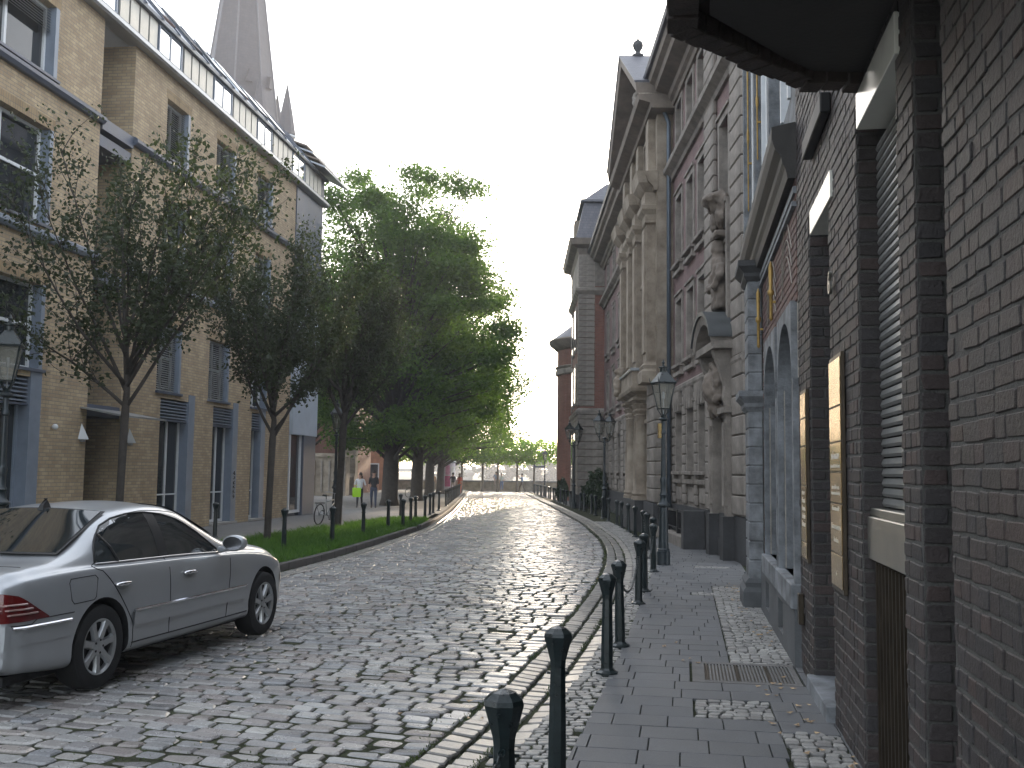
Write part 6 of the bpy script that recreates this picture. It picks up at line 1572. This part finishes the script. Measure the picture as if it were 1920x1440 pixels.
for (i, j) in ((-1, 0), (3, 4), (5, 6), (8, 9), (11, 12), (13, 14)):
    pa = (-.75, 1.6) if i < 0 else rpos[i]; pb = rpos[j]
    a = Vector((pa[0], pa[1], gz(pa[1]) + .67)); c = Vector((pb[0], pb[1], gz(pb[1]) + .67))
    dv = (c - a).normalized(); a = a + dv * .06; c = c - dv * .06; Ln = (c - a).length; sag = .26
    n = max(8, int(Ln / (.034 if pb[1] < 25 else .06))); b = MB(); lr = .020 if pb[1] < 25 else .03
    cp_ = [a + (c - a) * (k / n) - Vector((0, 0, sag * (1 - (2 * k / n - 1) ** 2))) for k in range(n + 1)]
    for k in range(n):
        p, q = cp_[k], cp_[k + 1]; d = (q - p).normalized(); m_ = (p + q) / 2; sd_ = d.cross(Vector((0, 0, 1))).normalized(); up_ = sd_.cross(d)
        pl = sd_ if k % 2 else up_; L2 = (q - p).length * .72
        pts = [m_ + d * (L2 * math.cos(t)) + pl * (lr * .62 * math.sin(t)) for t in np.linspace(0, 2 * PI, 9)]
        b.tube(pts, .0048 if pb[1] < 25 else .007, 4, cap=False)
    o = b.obj('chain', M['iron'], None)
    nm_ = {(-1, 0): 'iron chain hanging from the nearest bollard towards the camera', (1, 2): 'iron chain sagging between the second and third bollard on the right', (3, 4): 'iron chain sagging between the fourth and fifth bollard on the right', (5, 6): 'iron chain sagging between the sixth and seventh bollard on the right', (8, 9): 'iron chain just beyond the tall street lamp on the right', (11, 12): 'iron chain between the twelfth and thirteenth bollard on the right', (13, 14): 'iron chain between the fourteenth and fifteenth bollard on the right'}[(i, j)]
    tag(o, nm_, 'chain', 'chains between the right bollards')
lb = [(-7.6, 26.6, 'bollard by the blue window frames, just past the car mirror'), (-5.01, 22.9, 'bollard on the grass right of the second young tree'), (-4.22, 24.5, 'bollard on the grass in front of the parked bicycle'), (-4.0, 28.1, 'bollard on the grass left of the thick lime trunk'), (-3.67, 31.0, 'bollard in the grass before the thick lime trunk'), (-3.35, 32.2, 'bollard at the end of the first grass strip, thick cluster'), (-3.36, 34.8, 'bollard at the kerb gap behind the grass strip end'), (-3.42, 37.2, 'bollard in the cluster, second past the kerb gap'), (-3.2, 38.6, 'bollard in the cluster, third past the kerb gap'), (-4.3, 40.3, 'bollard set back from the kerb in the cluster'), (-3.28, 42.0, 'bollard in the cluster, fourth past the kerb gap'), (-3.3, 44.0, 'bollard in the cluster, fifth past the kerb gap'), (-3.3, 47.5, 'lone bollard after the cluster on the left kerb')]
for (x, y, lab) in lb:
    o = copy_tree(proto); o.location = (x, y, gz(y) + .09); o.rotation_euler = (0, 0, random.uniform(-.5, .5)); tag(o, 'dark ' + lab, 'bollard', 'bollards on the left')
for k in range(14):
    y = 54 + k * 3.0; o = copy_tree(proto); o.location = (float(LE(y)) - .35, y, gz(y) + .07); tag(o, 'small far bollard in the left row below the lime trees', 'bollard', 'far bollards on the left')

def lantern(parent, z, x=0, y=0, nm='lantern'):
    e = empty(nm, (x, y, z), 0, parent)
    b = MB(); b.lathe([(.012, 0), (.05, .01), (.055, .05), (.02, .08)], 8); b.obj('cradle', M['iron'], e)
    for k in range(4):
        a = k * PI / 2 + PI / 4; ca, sa = math.cos(a), math.sin(a)
        b = MB(); b.tube([(.03 * ca, .03 * sa, .03), (.12 * ca, .12 * sa, .17), (.255 * ca, .255 * sa, .72)], [.012, .012, .012], 5); b.obj('corner_bar', M['iron'], e)
    sq = lambda r, z: [(r * math.cos(k * PI / 2 + PI / 4), r * math.sin(k * PI / 2 + PI / 4), z) for k in range(4)]
    b = MB(); b.loft([sq(.125, .18), sq(.130, .20), sq(.118, .20)]); b.obj('bottom_ring', M['iron'], e)
    b = MB(); 
    for k in range(4):
        p0, p1 = sq(.122, .20)[k], sq(.122, .20)[(k + 1) % 4]; q0, q1 = sq(.246, .70)[k], sq(.246, .70)[(k + 1) % 4]
        b = MB(); b.add([p0, p1, q1, q0], [(0, 1, 2, 3)]); b.obj('glass_pane', M['lamppane'] if 'lamppane' in M else M.setdefault('lamppane', lamp_pane()), e)
    b = MB(); b.loft([sq(.275, .70), sq(.285, .73), sq(.255, .76), sq(.10, .93), sq(.085, .95)]); b.obj('roof', M['iron'], e)
    b = MB(); b.lathe([(.075, .95), (.075, 1.02), (.105, 1.03), (.105, 1.045), (.03, 1.07), (.02, 1.11), (.035, 1.14), (.02, 1.17), (.004, 1.21)], 10); b.obj('chimney', M['iron'], e, smooth='auto')
    b = MB(); b.lathe([(.012, .08), (.012, .38), (.03, .40), (.028, .52), (.02, .54)], 7); b.obj('burner', M['zinc'], e)
    for k in range(4):
        b = MB(); p = sq(.275, .74)[k]; b.tube([p, (p[0] * 1.08, p[1] * 1.08, .77), (p[0] * 1.1, p[1] * 1.1, .83)], [.012, .010, .004], 5); b.obj('corner_finial', M['iron'], e)
    return e
def lamp_pane():
    m, nt, N, L, bs = new_mat('lantern_pane')
    tr = N.new('ShaderNodeBsdfTransparent'); mx = N.new('ShaderNodeMixShader'); mx.inputs[0].default_value = .45
    bs.inputs['Base Color'].default_value = (.28, .27, .23, 1); bs.inputs['Roughness'].default_value = .15
    L.new(tr.outputs[0], mx.inputs[1]); L.new(bs.outputs[0], mx.inputs[2]); L.new(mx.outputs[0], N['Material Output'].inputs['Surface'])
    return m
def lamp_post(loc, h, label, double=False, rz=.3):
    t = empty('street_lamp', loc, rz); tag(t, label, 'street lamp', 'cast-iron street lamps')
    b = MB(); b.lathe([(.135, -.02), (.135, .27), (.120, .28), (.125, .31), (.105, .33), (.09, .85), (.075, 1.15)], 12); b.obj('base', M['iron_green'], t, smooth='auto')
    b = MB(); b.lathe([(.085, 1.15), (.125, 1.18), (.125, 1.21), (.08, 1.26), (.065, 1.36), (.085, 1.40), (.055, 1.46), (.062, 1.62), (.075, 1.70), (.055, 1.76)], 12); b.obj('collar', M['iron_green'], t, smooth='auto')
    b = MB(); b.lathe([(.052, 1.76), (.040, h - 1.55), (.058, h - 1.53), (.058, h - 1.48), (.042, h - 1.45), (.045, h - 1.28), (.10, h - 1.24), (.10, h - 1.22), (.04, h - 1.19), (.02, h - 1.17)], 12); b.obj('pole', M['iron_green'], t, smooth='auto')
    if double:
        b = MB(); b.tube([(-.42, 0, h - 1.20), (-.35, 0, h - 1.36), (0, 0, h - 1.42), (.35, 0, h - 1.36), (.42, 0, h - 1.20)], .022, 6); b.obj('cross_arm', M['iron_green'], t, smooth=True)
        lantern(t, h - 1.22, -.42); lantern(t, h - 1.22, .42)
    else: lantern(t, h - 1.21)
    return t
t = lamp_post((3.10, 20.9, gz(21) + .015), 4.17, 'tall single street lamp at the right pavement edge before the palace')
b = MB(); b.box(-.12, -.05, -.02, .02, 2.55, 2.85); b.obj('switch_box', M['brass'], t)
lamp_post((4.02, 44.2, gz(44) + .015), 4.6, 'nearer double-lantern street lamp by the shrub on the right', True, .9)
lamp_post((3.40, 55.6, gz(56) + .015), 4.75, 'farther double-lantern street lamp before the pavilion corner', True, .9)
lamp_post((2.83, 86, gz(86) + .015), 4.0, 'far single street lamp against the green plane trees', False)
lamp_post((-7.62, 15.4, gz(15) + .08), 4.05, 'street lamp at the left picture edge behind the car')
lamp_post((-5.95, 34.9, gz(35) + .08), 4.2, 'street lamp half hidden between young trees near the parked bicycle')
# finger sign on the far lamp
b = MB(); b.box(-.95, -.05, -.02, .02, 2.35, 2.50); b.obj('finger_sign', M['bluemetal_d'], bpy.data.objects['street_lamp.003'])

# ------------------------------------------------------------------ bicycles
def bicycle(loc, rz, lean, label, fr):
    t = empty('bicycle', loc); t.rotation_euler = (lean, 0, rz); tag(t, label, 'bicycle')
    for x in (-.53, .53):
        w_ = empty('wheel', (x, 0, .34), 0, t)
        b = MB(); b.tube([(.325 * math.cos(a), 0, .325 * math.sin(a)) for a in np.linspace(0, 2 * PI, 31)], .019, 6); b.obj('tyre', M['rubber'], w_, smooth=True)
        b = MB()
        for k in range(12):
            a = k * PI / 6; b.tube([(0, .02 * (-1) ** k, 0), (.31 * math.cos(a), 0, .31 * math.sin(a))], .0022, 3)
        b.lathe([(.02, -.03), (.02, .03)], 7); b.obj('spokes', M['steel'], w_)
    b = MB(); S, H_, BB, RA, FA = (-.17, 0, .82), (.36, 0, .86), (-.05, 0, .30), (-.53, 0, .34), (.53, 0, .34)
    for (p, q, r) in ((S, BB, .016), ((-.14, 0, .74), (.38, 0, .80), .016), (BB, (.40, 0, .70), .018), (BB, RA, .010), ((-.14, 0, .72), RA, .009)): b.tube([p, q], r, 7)
    b.obj('frame', fr, t, smooth=True)
    b = MB(); b.tube([(.35, 0, .92), (.42, 0, .66), (.47, 0, .5), FA], .013, 7); b.obj('fork', fr, t, smooth=True)
    b = MB(); b.tube([(.20, -.28, 1.02), (.30, -.2, 1.03), (.36, 0, 1.0), (.30, .2, 1.03), (.20, .28, 1.02)], .012, 6); b.tube([(.35, 0, .90), (.36, 0, 1.0)], .013, 6); b.obj('handlebar', M['steel'], t, smooth=True)
    b = MB(); b.loft([[(x, -w_, z), (x, w_, z), (x, w_ * .8, z + .05), (x, -w_ * .8, z + .05)] for (x, w_, z) in ((-.34, .07, .92), (-.28, .085, .93), (-.15, .05, .925), (-.02, .02, .92))]); b.tube([(-.19, 0, .92), S], .012, 6); b.obj('saddle', M['black'], t, fixn=True)
    b = MB(); b.tube([(-.05, -.06, .30), (.04, -.07, .17)], .01, 5); b.tube([(-.05, .06, .30), (-.14, .07, .43)], .01, 5); b.box(.0, .09, -.13, -.07, .15, .18); b.box(-.18, -.09, .07, .13, .42, .45); b.lathe([(.09, -.005), (.09, .005)], 16, (-.05, 0, .30)); b.obj('pedals', M['black'], t)
    b = MB(); b.box(-.80, -.35, -.06, .06, .70, .72); b.tube([(-.75, .04, .70), RA], .006, 4); b.obj('rack', M['black'], t)
bicycle((-6.05, 33.9, gz(34) + .09), 1.25, .09, 'bicycle leaning on the lamp post left of the third young tree', M['steel'])
bicycle((-6.9, 73.0, gz(73) + .08), .9, .1, 'bicycle leaning on a lime trunk beyond the bollard cluster', M['black'])

# ------------------------------------------------------------------ people: one skinned body each
def person(loc, rz, hgt, J, cols, label, hairc=(.02, .015, .012), long_hair=False, skinc=(.42, .26, .19), short_sleeve=True, shorts=False):
    """J: joints in body space (x forward, y left, z up) for a 1.75 m figure"""
    t = empty('person', loc, rz); t.scale = (hgt / 1.75,) * 3; tag(t, label, 'person')
    D = dict(pel=(0, 0, .95), wst=(0, 0, 1.10), chs=(0, 0, 1.32), nek=(.0, 0, 1.48), hd0=(.015, 0, 1.56), hd1=(.02, 0, 1.70))
    for s_, n in ((1, 'l'), (-1, 'r')):
        D['sh' + n] = (0, s_ * .19, 1.42); D['el' + n] = (-.02, s_ * .25, 1.14); D['wr' + n] = (.05, s_ * .25, .90); D['hn' + n] = (.07, s_ * .245, .80)
        D['hp' + n] = (0, s_ * .09, .90); D['kn' + n] = (.02, s_ * .10, .50); D['an' + n] = (-.02, s_ * .10, .09); D['to' + n] = (.14, s_ * .11, .04)
    D.update(J)
    order = list(D); ix = {k: i for i, k in enumerate(order)}
    E_ = [('pel', 'wst'), ('wst', 'chs'), ('chs', 'nek'), ('nek', 'hd0'), ('hd0', 'hd1')]
    for n in 'lr': E_ += [('chs', 'sh' + n), ('sh' + n, 'el' + n), ('el' + n, 'wr' + n), ('wr' + n, 'hn' + n), ('pel', 'hp' + n), ('hp' + n, 'kn' + n), ('kn' + n, 'an' + n), ('an' + n, 'to' + n)]
    rad = dict(pel=(.13, .15), wst=(.11, .14), chs=(.12, .16), nek=(.055, .055), hd0=(.085, .075), hd1=(.095, .08), sh=(.062, .062), el=(.045, .045), wr=(.032, .032), hn=(.032, .04), hp=(.095, .095), kn=(.062, .062), an=(.045, .045), to=(.035, .045))
    me = bpy.data.meshes.new('body'); me.from_pydata([D[k] for k in order], [(ix[a], ix[c]) for a, c in E_], []); me.update()
    o = bpy.data.objects.new('body', me); col.objects.link(o)
    md = o.modifiers.new('skin', 'SKIN'); md.use_smooth_shade = True
    sv = me.skin_vertices[0].data
    for k in order:
        kk = k if k in rad else k[:2]; sv[ix[k]].radius = rad[kk]; sv[ix[k]].use_root = (k == 'pel')
    o.modifiers.new('sub', 'SUBSURF').levels = 1; o.modifiers['sub'].render_levels = 1
    bpy.context.view_layer.update(); dg = bpy.context.evaluated_depsgraph_get(); m2 = bpy.data.meshes.new_from_object(o.evaluated_get(dg)); o.modifiers.clear(); o.data = m2; bpy.data.meshes.remove(me)
    o.parent = t
    shirt, trou, shoe = cols; ms = []
    for q, c in (('skin', skinc), ('shirt', shirt), ('trousers', trou), ('shoes', shoe)): ms.append(pm('person_' + q, c, .75, .15, 12))
    for q in ms: m2.materials.append(q)
    A_ = np.array([D[a] for a, c in E_]); B_ = np.array([D[c] for a, c in E_])
    cls = {}
    for i, (a, c) in enumerate(E_):
        if c[:2] in ('ws', 'ch', 'sh'): cls[i] = 1
        elif c == 'nek': cls[i] = 1
        elif c[:2] in ('hd',): cls[i] = 0
        elif c[:2] == 'el': cls[i] = 1
        elif c[:2] in ('wr', 'hn'): cls[i] = 0 if (short_sleeve or c[:2] == 'hn') else 1
        elif c[:2] in ('hp', 'kn', 'an'): cls[i] = 2 if not (shorts and c[:2] == 'an') else 0
        elif c[:2] == 'to': cls[i] = 3
    for p in m2.polygons:
        c = np.array(p.center); ab = B_ - A_; tt = np.clip(((c - A_) * ab).sum(1) / np.maximum((ab * ab).sum(1), 1e-6), 0, 1)
        i = int(np.argmin(np.linalg.norm(c - (A_ + ab * tt[:, None]), axis=1))); m_ = cls[i]
        if E_[i][1] == 'wst' and c[2] < D['pel'][2] + .06: m_ = 2
        if E_[i][1] == 'nek' and tt[i] > .75: m_ = 0
        p.material_index = m_; p.use_smooth = True
    hm = pm('hair', hairc, .6, .2, 20); hx, hy, hz_ = D['hd1']
    b = MB(); b.ball((hx - .025, hy, hz_ + .0), (.098, .092, .105), 12, 8)
    if long_hair: b.loft([[(hx - .05 + .07 * math.cos(a) * k, hy + .10 * k * math.sin(a), z) for a in np.linspace(0, 2 * PI, 10, endpoint=False)] for (k, z) in ((.9, hz_ + .02), (1.0, hz_ - .12), (.9, hz_ - .26), (.5, hz_ - .33))])
    h2 = b.obj('hair', hm, t, smooth=True)
    b = MB(); b.ball((hx + .095, hy, hz_ - .05), (.018, .014, .025), 6, 5); b.obj('nose', ms[0], t, smooth=True)
    for s_ in (-1, 1):
        b = MB(); b.ball((hx + .02, hy + s_ * .088, hz_ - .05), (.018, .012, .032), 6, 5); b.obj('ear', ms[0], t, smooth=True)
        b = MB(); b.ball((hx + .085, hy + s_ * .033, hz_ - .025), (.012, .014, .008), 6, 5); b.obj('eye', M['black'], t, smooth=True)
        hn = Vector(D['hn' + ('l' if s_ > 0 else 'r')]); wr_ = Vector(D['wr' + ('l' if s_ > 0 else 'r')]); dd = (hn - wr_).normalized(); sd_ = dd.cross(Vector((0, 1, 0))); sd_ = sd_.normalized() if sd_.length > .1 else Vector((1, 0, 0))
        for q, (of, ln) in enumerate(((-.03, .06), (-.011, .072), (.010, .075), (.029, .065))):
            b = MB(); p0 = hn + sd_ * of; b.tube([p0, p0 + dd * ln * .6, p0 + dd * ln + Vector((.012, 0, 0))], [.010, .009, .007], 6); b.obj('finger', ms[0], t, smooth=True)
        b = MB(); b.tube([wr_ + sd_ * .03 + dd * .03, wr_ + sd_ * .055 + dd * .07, wr_ + sd_ * .055 + dd * .10], [.011, .010, .007], 6); b.obj('thumb', ms[0], t, smooth=True)
    return t
fx = lambda x, y: (x, y, gz(y) + .08)
back = -PI / 2        # body forward (+x) turned towards the camera
person(fx(-6.55, 49.2), back + .1, 1.78, dict(knl=(.10, .10, .52), anl=(.16, .10, .10), tol=(.31, .11, .06), knr=(.0, -.10, .50), anr=(-.18, -.09, .14), tor=(-.06, -.10, .04), shl=(0, .175, 1.41), shr=(0, -.175, 1.41), ell=(-.08, .20, 1.15), wrl=(-.05, .205, .92), hnl=(-.03, .205, .83), elr=(-.02, -.22, 1.14), wrr=(.04, -.27, .93), hnr=(.05, -.30, .85)), ((.018, .018, .02), (.045, .06, .10), (.05, .04, .035)), 'man in black t-shirt and jeans walking hand in hand towards the camera')
person(fx(-7.22, 49.3), back - .05, 1.68, dict(knl=(.02, .09, .50), anl=(-.16, .09, .14), tol=(-.03, .10, .05), knr=(.10, -.10, .52), anr=(.15, -.10, .10), tor=(.30, -.10, .06), ell=(-.02, .27, 1.14), wrl=(.03, .36, .94), hnl=(.05, .40, .87), elr=(.03, -.26, 1.16), wrr=(.14, -.24, 1.0), hnr=(.18, -.23, .93), hd1=(.03, .03, 1.69)), ((.55, .56, .58), (.02, .022, .028), (.02, .02, .02)), 'woman in white top and dark trousers carrying the lime green bag', (.03, .018, .012), True)
bag = empty('shopping_bag', (-7.33, 49.0, gz(49) + .62), .15); tag(bag, 'bright lime green shopping bag held by the walking woman', 'bag')
b = MB(); b.loft([[(-.20 * k, -.06, z), (.20 * k, -.06, z), (.20 * k, .06, z), (-.20 * k, .06, z)] for (k, z) in ((.92, 0), (1.0, .04), (1.02, .40), (1.0, .44))]); o = b.obj('body', pm('lime_plastic', (.38, .72, .02), .4, .08, 5), bag, bevel=.01, fixn=True)
for y in (-.05, .05):
    b = MB(); b.tube([(-.09, y, .43), (-.07, y, .56), (.07, y, .56), (.09, y, .43)], .008, 5); b.obj('handle', pm('lime_handle', (.38, .72, .02), .4, .08, 5), bag)
person(fx(1.05, 96), PI - .15, 1.74, dict(knl=(.20, .09, .55), anl=(.28, .09, .12), tol=(.42, .09, .08), knr=(-.12, -.09, .52), anr=(-.33, -.09, .14), tor=(-.20, -.09, .04), ell=(.18, .22, 1.28), wrl=(.34, .12, 1.48), hnl=(.37, .09, 1.55), elr=(.18, -.22, 1.28), wrr=(.34, -.12, 1.48), hnr=(.37, -.09, 1.55)), ((.20, .26, .36), (.10, .075, .06), (.03, .025, .02)), 'man in blue shirt holding up a camera while striding across the street')
person((-1.55, 107.7, gz(107) + .28), back, 1.72, dict(knl=(.42, .12, .80), anl=(.45, .12, .36), tol=(.58, .12, .32), knr=(.40, -.12, .80), anr=(.40, -.12, .36), tor=(.54, -.12, .32), wrl=(.25, .16, .95), hnl=(.32, .13, .92), ell=(.02, .26, 1.15), elr=(.02, -.26, 1.15), wrr=(.25, -.16, .95), hnr=(.32, -.13, .92)), ((.22, .28, .45), (.35, .28, .25), (.1, .08, .07)), 'person in blue shirt sitting at the river wall on the left')
person(fx(-.95, 107.4), back + .2, 1.76, dict(wrl=(.22, .18, 1.0), hnl=(.30, .15, 1.02), ell=(.03, .27, 1.14)), ((.60, .62, .66), (.10, .16, .34), (.1, .1, .1)), 'person in white shirt and blue jeans leaning at the river wall')
person(fx(-4.75, 84.5), PI / 2 + .1, 1.75, dict(ell=(.10, .25, 1.2), wrl=(.22, .2, 1.35), hnl=(.24, .18, 1.42)), ((.10, .10, .12), (.40, .30, .24), (.3, .25, .2)), 'person with dark backpack under the trees, seen from behind', shorts=True)
b = MB(); b.loft([[(-.14 - d, -.15, z), (-.06, -.15, z), (-.06, .15, z), (-.14 - d, .15, z)] for (d, z) in ((.02, 1.0), (.10, 1.06), (.12, 1.30), (.04, 1.46))])
bp_ = empty('backpack', fx(-4.75, 84.5), PI / 2 + .1); tag(bp_, 'dark backpack worn by the person under the far trees', 'backpack'); b.obj('pack', M['black'], bp_, fixn=True)
for y in (-.12, .12):
    b = MB(); b.tube([(-.08, y, 1.45), (.06, y, 1.50), (.13, y, 1.3), (.0, y, 1.05)], .015, 5); b.obj('strap', M['black'], bp_)
person(fx(-4.25, 85.5), PI / 2 - .5, 1.70, {}, ((.50, .10, .06), (.55, .14, .06), (.3, .2, .15)), 'person dressed in orange red beside the backpacker', (.10, .06, .03), True)
person(fx(-7.3, 97), back, 1.7, {}, ((.55, .30, .12), (.20, .18, .16), (.1, .1, .1)), 'person in orange top far away between lime trunks')
# poster column
pc = empty('poster_column', (-5.3, 88, gz(88) + .08)); tag(pc, 'pale poster column with pink and white bills under the far trees', 'poster column')
b = MB(); b.lathe([(.60, 0), (.60, .35), (.55, .38)], 20); b.obj('base', M['concrete'], pc, smooth='auto')
b = MB(); b.lathe([(.54, .38), (.54, 2.6)], 20); b.obj('drum', pm('poster_paper', (.60, .50, .58), .7, .2, 1.5, c2=(.72, .68, .72)), pc, smooth='auto')
b = MB(); b.lathe([(.60, 2.6), (.64, 2.68), (.5, 2.8), (.05, 2.95)], 20); b.obj('cap', M['zinc'], pc, smooth='auto')
for (a0, a1, z0, z1, c) in ((-2.2, -1.3, .6, 1.5, (.55, .12, .25)), (-1.2, -.4, 1.0, 2.3, (.75, .72, .68)), (-2.1, -1.4, 1.6, 2.4, (.70, .35, .5))):
    b = MB(); P = [[(.545 * math.cos(a), .545 * math.sin(a), z) for z in (z0, z1)] for a in np.linspace(a0, a1, 8)]; b.grid(P); b.obj('poster', pm('bill', c, .7, .25, 3), pc)

# ------------------------------------------------------------------ evening haze over street and river
b = MB(); b.box(-640, 640, -90, 930, -10, 72)
hz = b.obj('haze', None); hz.data.materials.clear()
hm_ = bpy.data.materials.new('haze'); hm_.use_nodes = True; hn_ = hm_.node_tree.nodes; hn_.clear()
ho = hn_.new('ShaderNodeOutputMaterial'); hv = hn_.new('ShaderNodeVolumePrincipled')
hv.inputs['Color'].default_value = (.93, .95, 1, 1); hv.inputs['Density'].default_value = .0010; hv.inputs['Anisotropy'].default_value = .3
hm_.node_tree.links.new(hv.outputs[0], ho.inputs['Volume']); hz.data.materials.append(hm_)
hz['kind'] = 'stuff'
